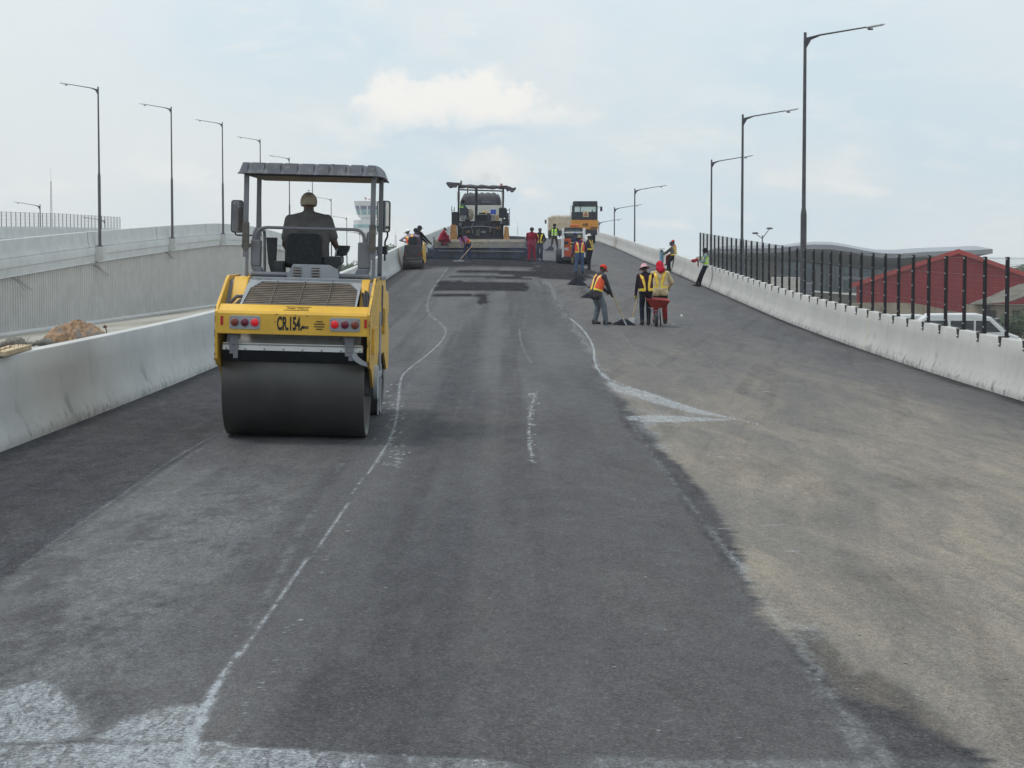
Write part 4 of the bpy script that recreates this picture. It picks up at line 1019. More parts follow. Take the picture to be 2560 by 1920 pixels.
fr0 = [gp(-.66, 0, .02), gp(-.64, 0, .02), gp(-.61, .72, .02), gp(-.50, 1.0, .02), gp(.52, 1.0, .02), gp(.63, .72, .02), gp(.64, 0, .02), gp(.66, 0, .02), gp(.66, 1.09, .02), gp(-.66, 1.09, .02)]
mb.add(fr0, [(0, 1, 2, 3, 9), (3, 4, 8, 9), (4, 5, 6, 7, 8)]); fo = P('grille_surround', mb, M_LGREY); sl = fo.modifiers.new('s', 'SOLIDIFY'); sl.thickness = .02
mb = MB(); mb.box((.05, .135, 1.815), (1.36, .05, .055)); P('cover_ledge', mb, M_LGREY, bevel=.006)
mb = MB()
for k in range(4): mb.ball((-.22 + k * .04, .108, 1.825), .007, 6, 5); mb.ball((.20 + k * .04, .108, 1.825), .007, 6, 5)
for xx in (-.55, .03, .6): mb.ball((xx, .108, 1.828), .010, 8, 6)
P('ledge_screws', mb, M_CHROME)
for x0, x1 in ((-.83, -.66), (.66, .755)):
    mb = MB(); mb.prism([(-.30, 1.30), (-.32, 1.52), (.02, 1.80), (.10, 1.84), (.95, 1.84), (.95, 1.34), (0, 1.34)], x0, x1, 'x'); P('tank_side', mb, M_YELLOW, bevel=.015)
for xa, xb in ((-.875, -.83), (.755, .805)):
    mb = MB(); mb.prism([(-.5, 1.34), (.05, 1.80), (.9, 1.84), (.9, 1.34)], xa, xb, 'x'); P('frame_web', mb, M_GREY)
for k, pts in enumerate(([(-.82, -.45, 1.40), (-.80, -.42, 1.55), (-.74, -.36, 1.62), (-.66, -.33, 1.62)], [(-.80, -.5, 1.40), (-.76, -.45, 1.50), (-.70, -.40, 1.57), (-.64, -.35, 1.60)], [(-.68, -.55, 1.56), (-.60, -.6, 1.50), (-.58, -.62, 1.47)],
                         [(.69, .02, 1.72), (.74, -.15, 1.68), (.77, -.38, 1.58), (.78, -.6, 1.50)], [(.66, .0, 1.70), (.71, -.2, 1.65), (.74, -.45, 1.56), (.75, -.6, 1.47)])):
    mb = MB(); mb.tube(pts, .022 if k != 2 else .010, 8); P('hose', mb, M_HOSE if k < 3 else M_RUB)
# joint, front frame
mb = MB(); mb.box((0, 1.55, 1.0), (.9, 1.2, .5)); mb.cyl((0, 1.6, .55), (0, 1.6, 1.7), .16, n=16); mb.box((.05, 1.45, 1.5), (1.5, .9, .5)); P('articulation_joint', mb, M_RUB, bevel=.01)
cheek2 = [(1.75, 1.86), (2.5, 1.82), (2.85, 1.5), (3.5, 1.1), (3.5, .62), (3.1, .62), (2.5, .88), (2.0, .88), (1.80, 1.2)]
for x0, x1 in ((-.90, -.87), (.755, .785)):
    mb = MB(); mb.prism(cheek2, x0, x1, 'x'); mb.cur = 1
    for k in range(22): yy_ = 1.96 + random.random() * .05; mb.ball((x1, yy_ - .2, random.uniform(.95, 1.84)), (.004, random.uniform(.02, .05), random.uniform(.01, .03)), 6, 4)
    P('cheek_plate', mb, [M_YELLOW, M_RUST], bevel=.006)
mb = MB(); mb.box((.80, 2.05, 1.35), (.05, .25, .22)); mb.box((.80, 2.02, 1.2), (.05, .16, .14)); P('side_bracket', mb, M_YELCHIP, bevel=.006)
mb = MB(); mb.prism([(2.0, 1.2), (2.0, 1.78), (4.0, 1.62), (4.2, 1.4), (4.1, 1.3), (2.6, 1.33)], -.86, .74, 'x'); P('front_hood', mb, M_YELLOW, bevel=.02)
mb = MB(); mb.box((.84, .75, 1.00), (.02, .12, .9)); mb.box((.84, .90, .80), (.02, .05, .75)); P('side_strut', mb, M_LGREY, bevel=.003)
# platform
mb = MB(); mb.box((.06, 1.3, 1.84), (1.5, 1.9, .05)); P('platform', mb, M_GREY, bevel=.01)
mb = MB(); mb.tube([(-.62, .36, 1.872), (.78, .36, 1.872)], .030, 10); P('base_tube', mb, M_GREY)
for xa, xb in ((-.645, -.535), (.625, .775)):
    sg = 1 if xa < 0 else -1
    mb = MB(); mb.box(((xa + xb) / 2, .56, 2.12), (xb - xa, .2, .31))
    mb.prism([(xa, 1.965), (xb, 1.965), (xb + .05 * sg , 1.85), (xa + .05 * sg, 1.85)], .46, .66, 'y'); P('side_horn', mb, M_GREY, bevel=.014)
def bend(pts, r_=.09, n=5):
    out = [Vector(pts[0])]
    for a, b_, c in zip(pts[:-2], pts[1:-1], pts[2:]):
        a, b_, c = Vector(a), Vector(b_), Vector(c); u_ = (a - b_).normalized() * r_; v_ = (c - b_).normalized() * r_
        for k in range(n + 1):
            q = k / n; out.append((b_ + u_) * (1 - q) ** 2 + b_ * 2 * q * (1 - q) + (b_ + v_) * q * q)
    return out + [Vector(pts[-1])]
mb = MB(); mb.tube(bend([(-.60, .55, 2.26), (-.58, .55, 2.425), (.69, .55, 2.425), (.70, .55, 2.26)], .12), .019, 10); P('guard_rail', mb, M_GREY)
mb = MB(); mb.tube(bend([(-.635, .60, 2.26), (-.625, .62, 2.40), (-.61, 1.5, 2.40), (-.60, 1.5, 1.87)], .10), .019, 10); P('guard_rail', mb, M_GREY)
mb = MB(); mb.tube(bend([(.725, .60, 2.26), (.735, .62, 2.39), (.75, 1.5, 2.39), (.75, 1.5, 1.87)], .10), .019, 10); P('guard_rail', mb, M_GREY)
for xx, yy_, nm_ in ((-.70, .42, 0), (.80, .42, 0), (-.70, 1.62, 1), (.815, 1.62, 1)):
    mb = MB(); zt = 3.1
    if nm_: mb.box((xx, yy_, 2.28), (.055, .05, 1.62), (0, 0, 0)); mb.box((xx, yy_, 1.46), (.055, .05, .9))
    else: mb.box((xx, yy_, 2.58), (.058, .05, 1.02)); mb.box((xx + .018, yy_, 2.0), (.036, .035, .5)); 
    mb.box((xx + .03, yy_, 3.03), (.05, .03, .012))
    po = P('canopy_post', mb, M_GREY, bevel=.006)
    if not nm_:
        mb = MB(); mb.box((xx, yy_ - .01, 2.34), (.075, .09, .28)); mb.cyl((xx, yy_ - .05, 2.20), (xx, yy_ + .05, 2.20), .045, n=14); mb.cyl((xx, yy_ - .05, 2.46), (xx, yy_ + .05, 2.46), .03, n=12); mb.cyl((xx + .04, yy_ - .02, 2.21), (xx + .075, yy_ - .02, 2.21), .02, n=10)
        mb.cur = 1
        for k in range(4): mb.ball((xx - .015 + (k % 2) * .03, yy_ - .057, 2.28 + (k // 2) * .06), .006, 6, 4)
        P('hinge_bracket', mb, [M_HOSE, M_RUST], po, bevel=.006)
# canopy: moulded, ribbed roof
nx, ny = 120, 36; vs = []; x0, x1, y0, y1 = -.765, .90, .28, 2.30
for j in range(ny + 1):
    for i in range(nx + 1):
        u_ = i / nx; v_ = j / ny; X_ = x0 + (x1 - x0) * u_; Y_ = y0 + (y1 - y0) * v_
        ed = min(X_ - x0, x1 - X_, Y_ - y0, y1 - Y_)
        h_ = .0 if ed < .012 else min(1, (ed - .012) / .045)
        rib = 1 if ((u_ * 8.6 + .15) % 1) < .74 else 0
        fade_ = min(1, max(0, (ed - .02) / .05)); z_ = 3.055 + .012 * min(1, ed / .02) + .085 * h_ + (.030 if rib else .0) * h_ * 1.0 + .02 * math.sin(math.pi * v_)
        vs.append((X_, Y_ + (.022 if (not rib and Y_ < y0 + .08 and ed > .01) else 0), z_))
fs = [(j * (nx + 1) + i, j * (nx + 1) + i + 1, (j + 1) * (nx + 1) + i + 1, (j + 1) * (nx + 1) + i) for j in range(ny) for i in range(nx)]
mb = MB(); mb.add(vs, fs, False); cn = P('canopy', mb, M_CANOPY)
sl = cn.modifiers.new('s', 'SOLIDIFY'); sl.thickness = .014; sl.offset = -1
mb = MB(); mb.box((.065, 1.3, 3.05), (1.50, 1.86, .035)); P('canopy_lining', mb, M_DARK, cn, bevel=.01)
mb = MB(); mb.lathe([(3.21, .001), (3.205, .04), (3.17, .07)], (.30, .9, 0), 'z', 16); P('roof_cap', mb, M_DARK, cn)
# mirrors
for sg, xa, xb, z0, z1 in ((-1, -1.055, -.90, 2.40, 2.805), (1, .76, .925, 2.45, 2.845)):
    yy_ = 0; mb = MB(); z0 -= .04; z1 -= .04; MC = Vector(((xa + xb) / 2, 1.70, (z0 + z1) / 2)); w_, h_ = xb - xa, z1 - z0; cx_ = cz_ = 0
    def rr(inset, rad):
        pts = []
        for q, (sx_, sz_) in enumerate(((1, 1), (-1, 1), (-1, -1), (1, -1))):
            for k in range(5):
                th = R(q * 90 + k * 22.5); pts.append((cx_ + sx_ * (w_ / 2 - inset - rad) + rad * math.cos(th), cz_ + sz_ * (h_ / 2 - inset - rad) + rad * math.sin(th)))
        return pts
    mb.prism(rr(0, .035), yy_, yy_ + .05, 'y'); mi = P('mirror', mb, M_DARK, bevel=.006)
    mb = MB(); mb.prism(rr(.012, .028), yy_ - .004, yy_ + .01, 'y'); mg = P('mirror_glass', mb, M_MIRROR, mi)
    mi.location = MC; mi.rotation_euler = (R(5 if sg < 0 else 1.5), 0, R(9 if sg < 0 else -7))
    mb = MB()
    if sg > 0: mb.tube(bend([(.05, .03, -.18), (.05, .03, -.26), (.02, .03, -.30), (.02, .03, -.55)], .03), .012, 8); mb.box((-.01, .03, -.42), (.12, .07, .10)); mb.tube([(.02, .03, -.40), (-.08, 0, -.40)], .012, 8)
    else: mb.tube(bend([(-.02, .03, -.18), (-.02, .03, -.235), (.20, 0, -.23)], .03), .010, 8)
    P('mirror_arm', mb, M_DARK, mi)
# seat and controls
me = capsules([('c', (-.20, .82, 2.30), (.10, .82, 2.30), .07, .07), ('c', (-.22, .80, 2.02), (.12, .80, 2.02), .06, .06), ('c', (-.21, .81, 2.28), (-.22, .80, 2.02), .065, .06), ('c', (.11, .81, 2.28), (.12, .80, 2.02), .065, .06), ('b', (-.05, .80, 2.15), (.20, .07, .19))], .018, 'seat_back', 5)
q = MB(); q.add([tuple(v.co) for v in me.vertices], [tuple(p.vertices) for p in me.polygons], True); P('seat_back', q, M_SEATM)
mb = MB(); mb.box((-.05, 1.05, 2.0), (.46, .46, .10)); P('seat_cushion', mb, M_SEATM, bevel=.03)
mb = MB(); mb.box((-.05, 1.05, 1.9), (.34, .34, .12)); P('seat_base', mb, M_DARK, bevel=.01)
mb = MB(); mb.box((-.33, .78, 1.955), (.115, .3, .15)); P('battery_box', mb, M_DARK, bevel=.012)
mb = MB(); mb.prism([(.20, 2.10), (.40, 2.10), (.40, 2.03), (.36, 1.98), (.345, 1.87), (.30, 1.87), (.28, 1.98), (.18, 2.02)], .80, 1.25, 'y'); P('arm_console', mb, M_DARK, bevel=.01)
mb = MB(); mb.prism([(.30, 2.235), (.46, 2.235), (.45, 2.18), (.41, 2.11), (.30, 2.10)], 1.25, 1.45, 'y'); P('control_panel', mb, M_DARK, bevel=.008)
mb = MB(); mb.tube([(.30, 1.15, 2.10), (.31, 1.17, 2.17)], .010, 6); mb.ball((.31, 1.17, 2.19), .022, 8, 6); P('drive_lever', mb, M_LGREY)
mb = MB(); mb.prism([(-.53, 2.31), (-.40, 2.31), (-.41, 2.0), (-.37, 1.87), (-.46, 1.87), (-.50, 2.0)], 1.0, 1.1, 'y'); P('side_panel', mb, M_DARK, bevel=.006)
mb = MB(); mb.tube([(-.30, 1.35, 1.9), (-.24, 1.45, 2.10)], .03, 10); mb.lathe([(0, .16), (.02, .175), (.04, .16), (.02, .145), (0, .16)], (0, 0, 0), 'z', 28)
for k in range(0): pass
sw_ = MB(); sw_.tube([(-.05, 1.62, 1.88), (-.05, 1.50, 2.13)], .035, 10); sw_.lathe([(2.14, .17), (2.155, .185), (2.17, .17), (2.155, .155), (2.14, .17)], (-.05, 1.50, 0), 'z', 28); sw_.box((-.05, 1.5, 2.15), (.32, .03, .015)); P('steering_wheel', sw_, M_DARK)
mb = MB(); poly = [(-.165, 1.81), (-.20, 1.86), (-.12, 2.00), (.305, 2.00), (.41, 1.945), (.425, 1.81)]
def plate_with_slots(poly, y0, y1):
    m2 = MB(); m2.prism(poly, y0, y1, 'y'); return m2
P('slotted_cover', plate_with_slots(poly, .30, .322), M_LGREY, bevel=.006)
for xx in (-.07, .145):
    mb = MB(); mb.box((xx, .297, 1.90), (.092, .006, .135)); so_ = P('louvre_slot', mb, M_RUST)
    mb = MB()
    for k in range(4): mb.box((xx, .288, 1.84 + k * .033), (.094, .016, .010), (R(30), 0, 0))
    mb.box((xx, .290, 1.965), (.10, .008, .006)); P('louvre', mb, M_LGREY, so_)
for o in [k for k in COL.objects if k.parent == roller]:
    me_ = o.data; hz_ = sum((v.co.z for v in me_.vertices)) / len(me_.vertices) + o.location.z; ym = sum((v.co.y for v in me_.vertices)) / len(me_.vertices) + o.location.y
    if hz_ > 1.86 and ym > .2: o.location.x -= .05 if hz_ < 2.9 else .078
driver = person((OX - .01, OY + 1.02, float(zr(OX, OY)) + 0.0), 0, 'driver in a grey polo shirt and beige cap seated on the big yellow roller', height=1.76, pel=(0, .02, 2.085 / 1.76 * 1.72), spine=(0, .05, 1), look=(-.05, 1, -.12),
       hands=((-.27, .30, 2.10), (.33, .28, 2.12)), elb=((-.35, -.6, -1), (.35, -.6, -1)), feet=((-.14, .62, 1.93), (.14, .62, 1.93)), knees=((-.1, .3, 1), (.1, .3, 1)),
       top=('grey_polo', (.125, .12, .118)), long=False, legs=('dark_trouser', (.02, .02, .025)), hat=('capback', ('beige', (.42, .36, .27))), girth=1.36, vox=.011)
# ------------------------------------------------------------------ small roller by the left parapet
g0 = gnd(1031, 674); K = 5100 / g0.y; print('small roller', g0, 'px/m', K)
sr_ = thing('small_road_roller', (g0.x, g0.y + .28, g0.z), 'small dark tandem roller close to the left parapet, seen from behind', 'road roller')
hw = 24.5 / K
def Q(name, mb, m_, parent, bevel=0): return mb.build(name, m_, parent, bevel)
for yy_ in (0, 1.45):
    mb = MB(); r = .32; mb.lathe([(-hw, r - .03), (-hw + .01, r), (hw - .01, r), (hw, r - .03), (hw - .04, .05)], (0, yy_, r), 'x', 40); mb.lathe([(-hw, r - .03), (-hw + .04, .05)], (0, yy_, r), 'x', 40); Q('drum', mb, M_DRUM, sr_)
zt = lambda py: (674 - py) / K
mb = MB(); mb.prism([(-hw * .95, .42), (hw * .95, .42), (hw * .78, zt(613)), (-hw * .80, zt(613))], -.30, .75, 'y'); Q('rear_cover', mb, mat('dark_cover', (.035, .03, .035), .5, 0, .3, 4), sr_, .015)
mb = MB(); mb.box((0, -.36, .50), (hw * 1.5, .03, .05)); Q('scraper_bar', mb, M_HOSE, sr_)
for sx_ in (-1, 1): mb = MB(); mb.box((sx_ * hw * .72, -.31, .70), (.07, .02, .06)); Q('tail_lamp', mb, M_REDLENS, sr_)
mb = MB(); mb.prism([(-.1, .45), (.0, 1.15), (.6, 1.25), (2.0, 1.0), (2.2, .4), (1.6, .3), (.4, .3)], hw + .02, hw + .07, 'x'); mb.ball((hw + .08, .1, .62), (.04, .08, .10), 8, 6); Q('side_frame', mb, M_YELLOW, sr_, .01)
mb = MB(); mb.box((0, 1.1, .62), (hw * 1.8, .9, .45)); Q('front_hood', mb, M_YELLOW, sr_, .03)
mb = MB(); mb.prism([(-.21, zt(614)), (.21, zt(614)), (.21, zt(600)), (.17, zt(592)), (-.17, zt(592)), (-.21, zt(600))], .05, .17, 'y'); Q('seat_back', mb, M_SEATM, sr_, .03)
mb = MB(); mb.box((0, .35, zt(614)), (.42, .42, .09)); Q('seat', mb, M_SEATM, sr_, .03)
mb = MB(); mb.tube([(.1, .7, .8), (.1, .65, 1.35)], .025, 8); mb.lathe([(0, .15), (.015, .165), (.03, .15), (.015, .14), (0, .15)], (.1, .65, 1.35), 'z', 20); Q('steering_wheel', mb, M_DARK, sr_)

# ------------------------------------------------------------------ asphalt paver
PY = 108.0; PK = 5100 / PY; PXc = 1200
pz = float(zr((PXc - 1280) / PK, PY)); base_y = HOR - pz * PK; print('paver ground py', base_y)
pav = thing('asphalt_paver', ((PXc - 1280) / PK, PY, pz), 'large dark asphalt paver with rolled canopy laying the new mat', 'paver')
M_PAVD = mat('paver_dark', (.018, .022, .034), .6, 0, .4, 3, dirt=(.05, .05, .055), ds=5, dth=.5)
M_PAVO = mat('paver_orange', (.40, .20, .07), .7, 0, .2, 5, dirt=(.22, .13, .08), ds=6, dth=.55)
M_SCR = mat('dusty_screed', (.29, .25, .19), .85, 0, .2, 3, dirt=(.24, .21, .17), ds=3, dth=.55)
M_TARP = mat('rolled_tarp', (.10, .09, .105), .8, 0, .4, 5, .8, 10)
X_ = lambda px: (px - PXc) / PK
H_ = lambda py: (654 - py) / PK
def pb(name, px0, px1, py0, py1, y0, y1, m_, parent=None, bevel=.01):
    mb = MB(); mb.box(((X_(px0) + X_(px1)) / 2, (y0 + y1) / 2, (H_(py0) + H_(py1)) / 2), (X_(px1) - X_(px0), y1 - y0, H_(py0) - H_(py1))); return mb.build(name, m_, parent or pav, bevel)
zx = lambda v: 1080 + v / 7.54; zy = lambda v: 440 + v / 7.54
# screed
mb = MB(); mb.prism([(-.35, 0.02), (-.35, .20), (-.30, .24), (-.30, .50), (-.22, .56), (.6, .60), (.6, .02)], X_(1070), X_(1348), 'x'); scr = mb.build('screed', M_PAVD, pav, .01)
mb = MB(); mb.box((X_(1195), -.31, H_(624)), (X_(1312) - X_(1085), .10, .10)); mb.prism([(-.42, H_(627)), (-.42, H_(612)), (-.36, H_(606)), (.2, H_(606)), (.2, H_(627))], X_(1086), X_(1312), 'x'); mb.build('screed_walkway', M_SCR, scr, .01)
mb = MB(); mb.box((X_(1205), -.40, H_(635)), (X_(1305) - X_(1090), .03, .035), (0, R(.6), 0)); mb.build('screed_rail', M_SCR, scr)
for px in (1086, 1318): mb = MB(); mb.box((X_(px), -.3, .28), (.09, 1.0, .5)); mb.tube([(X_(px), -.4, .5), (X_(px), -.4, 1.15)], .03, 8); mb.build('end_gate', M_PAVD, scr, .01)
for px in (1066, 1350): mb = MB(); mb.box((X_(px), -.1, .16), (.06, 1.3, .32)); mb.tube([(X_(px) - .1, -.5, .3), (X_(px) - .1, -.5, .55)], .02, 6); mb.build('side_shoe', M_PAVD, scr, .01)
# tractor
pb('tractor_body', zx(480), zx(1345), zy(1240), zy(900), .5, 4.5, M_PAVD, bevel=.03)
pb('engine_deck', zx(800), zx(1110), zy(900), zy(775), .9, 4.0, M_PAVD, bevel=.03)
pb('engine_bay_door', zx(1030), zx(1100), zy(1010), zy(750), .7, .95, mat('grey_blue_door', (.055, .07, .09), .6), bevel=.01)
for a, b_ in ((335, 480), (1345, 1468)):
    mb = MB(); mb.prism([(X_(zx(a)), H_(zy(1300 if a < 500 else 1330))), (X_(zx(b_)), H_(zy(1300 if a < 500 else 1335))), (X_(zx(b_ - (20 if a < 500 else 25))), H_(zy(975 if a < 500 else 1015))), (X_(zx(a + 20)), H_(zy(975 if a < 500 else 1000)))], .0, .5, 'y'); mb.build('side_arm', M_PAVO, pav, .015)
for a, b_ in ((370, 500), (1340, 1450)):
    pb('side_box', zx(a), zx(b_), zy(975), zy(730 if a < 500 else 860), .3, 2.8, M_PAVD, bevel=.03)
pb('operator_console', zx(520), zx(665), zy(800), zy(655), .2, .6, mat('console_navy', (.025, .03, .045), .5), bevel=.02)
mb = MB(); mb.prism([(X_(zx(520)), H_(zy(800))), (X_(zx(660)), H_(zy(800))), (X_(zx(655)), H_(zy(860))), (X_(zx(600)), H_(zy(900))), (X_(zx(545)), H_(zy(880)))], .15, .5, 'y'); mb.build('console_pod', M_GREY, pav, .02)
mb = MB(); mb.ball((X_(zx(730)), .35, H_(zy(780))), (.155, .15, .31), 16, 12); mb.build('seat_cushion', mat('tan_seat', (.26, .22, .18), .9, 0, .5, 14), pav)
pb('right_seat', zx(1260), zx(1405), zy(840), zy(650), .3, .8, M_PAVD, bevel=.06)
pb('blue_canister', zx(1105), zx(1205), zy(775), zy(685), .3, .6, mat('blue_plastic', (.03, .08, .40), .4), bevel=.02)
pb('tool_box', zx(1110), zx(1185), zy(905), zy(790), .25, .6, mat('box_grey', (.20, .19, .18), .7, 0, .4, 12), bevel=.01)
pb('tool_box', zx(1190), zx(1262), zy(905), zy(790), .28, .6, mat('box_tan', (.36, .24, .15), .7, 0, .3, 8), bevel=.01)
mb = MB(); mb.tube([(X_(zx(490)), .5, H_(zy(1000))), (X_(zx(505)), .5, H_(zy(240)))], .045, 8); mb.build('roof_post', M_PAVD, pav)
mb = MB(); mb.tube([(X_(zx(1335)), .5, H_(zy(1000))), (X_(zx(1345)), .5, H_(zy(260)))], .045, 8); mb.build('roof_post', M_PAVD, pav)
mb = MB(); mb.cyl((X_(zx(830)), 1.0, H_(zy(780))), (X_(zx(832)), 1.0, H_(zy(270))), .075, n=14); mb.build('exhaust_stack', M_PAVD, pav)
mb = MB(); mb.tube([(X_(zx(510)), .5, H_(zy(312))), (X_(zx(1340)), .5, H_(zy(338)))], .035, 8); mb.build('roof_beam', M_PAVD, pav)
mb = MB(); pts = [(X_(zx(500 + k * 72)), .55 + .03 * math.sin(k * 2), H_(zy(245 + k * 2.2 + 5 * math.sin(k * 1.7)))) for k in range(13)]
mb.tube(pts, [.10 + .02 * math.sin(k * 2.3) for k in range(13)], 10); mb.build('rolled_canopy', M_TARP, pav)
def ragged(name, poly, y0, y1): mb = MB(); mb.prism([(X_(zx(a)), H_(zy(b_))) for a, b_ in poly], y0, y1, 'y'); return mb.build(name, M_TARP, pav, .015)
ragged('canopy_flap', [(265, 200), (290, 168), (400, 178), (520, 185), (560, 210), (530, 240), (480, 225), (455, 270), (400, 265), (345, 283), (310, 262)], .2, 1.0)
ragged('canopy_flap', [(1300, 240), (1400, 235), (1480, 262), (1530, 285), (1570, 265), (1588, 295), (1555, 325), (1530, 358), (1480, 355), (1465, 320), (1420, 345), (1390, 300), (1330, 265)], .2, 1.0)
mb = MB(); mb.cyl((X_(zx(548)), .5, H_(zy(200))), (X_(zx(548)), .5, H_(zy(140))), .06, .03, 10); mb.build('work_light', M_PAVD, pav)
mb = MB(); mb.cyl((X_(zx(1308)), .5, H_(zy(240))), (X_(zx(1308)), .5, H_(zy(197))), .07, .06, 12); mb.build('beacon', mat('beacon_orange', (.45, .16, .10), .4), pav)
mb = MB(); mb.box((X_(zx(672)), .35, H_(zy(315))), (.07, .05, .38)); mb.build('hanging_strap', M_RUST, pav)
for a in (375, 1460):
    mb = MB(); sgn = 1 if a < 500 else -1
    mb.tube([(X_(zx(a)), .2, H_(zy(1000))), (X_(zx(a)), .2, H_(zy(620 if a < 500 else 665)))], .018, 6); mb.tube([(X_(zx(a + sgn * 48)), .2, H_(zy(1000))), (X_(zx(a + sgn * 48)), .2, H_(zy(640 if a < 500 else 680)))], .018, 6)
    for k in range(5): mb.tube([(X_(zx(a)), .2, H_(zy(700 + k * 62))), (X_(zx(a + sgn * 48)), .2, H_(zy(700 + k * 62)))], .015, 6)
    mb.build('ladder', M_PAVD, pav)
for k, (a, b_, c, d) in enumerate(((560, 1180, 600, 1020), (620, 1200, 700, 1060), (760, 1150, 760, 930), (905, 1200, 880, 1040), (990, 1010, 1300, 1030), (560, 1030, 1300, 1050), (1150, 1180, 1190, 940), (1260, 1220, 1290, 960))):
    mb = MB(); p0, p1 = Vector((X_(zx(a)), .46, H_(zy(b_)))), Vector((X_(zx(c)), .46, H_(zy(d)))); mb.tube([p0.lerp(p1, j / 8) + Vector((.05 * math.sin(j * .8 + k), -.03, .10 * math.sin(math.pi * j / 8) * (k % 3 - 1))) for j in range(9)], .022 + .012 * (k % 2), 7); mb.build('hydraulic_hose', (M_HOSE, M_PAVD, M_GREY)[k % 3], pav)
for k, (a, b_, c, d, m_) in enumerate(((500, 560, 1000, 930, M_GREY), (830, 880, 1180, 1060, M_HOSE), (930, 1010, 1130, 1090, M_GREY), (1080, 1120, 1110, 1020, M_HOSE), (1200, 1300, 1060, 1000, M_RUST), (640, 720, 1130, 1080, M_RUST), (1290, 1330, 960, 900, M_GREY), (880, 1010, 775, 745, M_RUB))):
    pb('machine_fitting', zx(a), zx(b_), zy(c), zy(d), .38, .52, m_, bevel=.01)
pb('tail_board', zx(500), zx(1320), zy(1262), zy(1235), .4, .6, mat('asphalt_dust', (.16, .12, .08), .9), bevel=.005)
hs = thing('hose', (0, 0, 0), 'thin dark hose drooping from the small roller crew to the paver', 'hose')
a_ = at(1058, 597, 104); b_ = at(1085, 609, 107.5); mb = MB(); pts = [a_.lerp(b_, k / 12) - Vector((0, 0, .42 * math.sin(math.pi * k / 12))) for k in range(13)]; mb.tube(pts, .014, 6)
pts = [a_.lerp(b_, k / 12) - Vector((0, 0, .18 * math.sin(math.pi * k / 12) * (1 if k < 8 else 1.6))) for k in range(13)]; mb.build('rubber_hose', M_RUB, hs)

# ------------------------------------------------------------------ tipper trucks
def wheel(parent, x, y, r, w_, name='wheel'):
    mb = MB(); mb.lathe([(-w_ / 2, r * .55), (-w_ / 2, r * .9), (-w_ / 2 + .04, r), (w_ / 2 - .04, r), (w_ / 2, r * .9), (w_ / 2, r * .55)], (x, y, r), 'x', 28); t_ = mb.build('tyre' if False else name, M_RUB, parent)
    mb = MB(); mb.lathe([(-w_ / 2 + .03, r * .55), (-w_ / 2 + .08, .05), (w_ / 2 - .08, .05), (w_ / 2 - .03, r * .55)], (x, y, r), 'x', 20); mb.build('rim', M_LGREY, t_)
    return t_
def tipper(loc, label, bodycol, w_, h0, h1, length, heapm, flare=0, rot=0, ribs=False, heaph=.5, dump=0):
    t_ = thing('tipper_truck', loc, label, 'dump truck', rot=(0, 0, rot))
    mb = MB(); wl = .06
    mb.prism([(-w_ / 2, h0), (w_ / 2, h0), (w_ / 2 + flare, h1), (w_ / 2 + flare - wl, h1), (w_ / 2 - wl, h0 + wl), (-w_ / 2 + wl, h0 + wl), (-w_ / 2 - flare + wl, h1), (-w_ / 2 - flare, h1)], .08, length, 'y')
    mb.box((0, length, (h0 + h1) / 2), (w_, wl, h1 - h0)); body = mb.build('dump_body', bodycol, t_, .02)
    mb = MB(); mb.box((0, .04, (h0 + h1 - .25) / 2), (w_ - .02, .07, h1 - h0 - .25)); mb.box((0, -.02, h1 - .75), (w_ * .72, .05, .09)); tg = mb.build('tailgate', bodycol, t_, .015)
    for sx_ in (-1, 1): mb = MB(); mb.box((sx_ * (w_ / 2 - .05), -.03, (h0 + h1) / 2), (.10, .10, h1 - h0)); mb.build('corner_post', bodycol, body, .01)
    mb = MB(); n = 24; vs = []; fs = []
    for j in range(9):
        for i in range(n + 1):
            u_ = i / n * 2 - 1; v_ = j / 8; hh = h1 - .25 + (heaph + .25) * (1 - abs(u_) ** 11) * (math.sin(math.pi * min(1, v_ * 1.0 + .12)) ** .5 if v_ < 1 else 0) + .05 * math.sin(i * 1.9 + j) 
            vs.append((u_ * (w_ / 2 - .04 + flare), .1 + v_ * (length - .2), hh))
    fs = [(j * (n + 1) + i, j * (n + 1) + i + 1, (j + 1) * (n + 1) + i + 1, (j + 1) * (n + 1) + i) for j in range(8) for i in range(n)]
    vs2 = [(vs[i][0], vs[i][1], h1 - .3) for i in range(n + 1)]; o_ = len(vs); vs += vs2; fs += [(i, o_ + i, o_ + i + 1, i + 1) for i in range(n)]
    mb.add(vs, fs, True); mb.build('load', heapm, t_)
    mb = MB(); mb.box((0, length / 2 + .5, h0 - .2), (.9, length + 1.2, .3)); mb.build('chassis', M_DARK, t_)
    for sx_ in (-1, 1):
        for yy_ in (1.3, 2.6, length + 1.3): wheel(t_, sx_ * (w_ / 2 - .28), yy_, .52, .5 if yy_ < 3 else .32)
        mb = MB(); mb.box((sx_ * (w_ / 2 - .3), -.05, h0 - .35), (.35, .06, .14)); mb.build('tail_lamp', M_REDLENS, t_)
    mb = MB(); mb.prism([(length + .35, .7), (length + .35, h1 - .5), (length + 1.6, h1 - .6), (length + 2.1, 1.9), (length + 2.15, .6)], -w_ / 2 + .02, w_ / 2 - .02, 'x'); cb = mb.build('cab', bodycol, t_, .05)
    for sx_ in (-1, 1): mb = MB(); mb.box((sx_ * (w_ / 2 + .22), length + 1.8, 2.3), (.22, .10, .45)); mb.tube([(sx_ * (w_ / 2), length + 1.8, 2.5), (sx_ * (w_ / 2 + .2), length + 1.8, 2.5)], .02, 6); mb.build('mirror', M_DARK, cb)
    return t_
M_TRW = mat('cream_white_paint', (.60, .58, .52), .5, 0, .06, 2, dirt=(.42, .38, .32), ds=3, dth=.6)
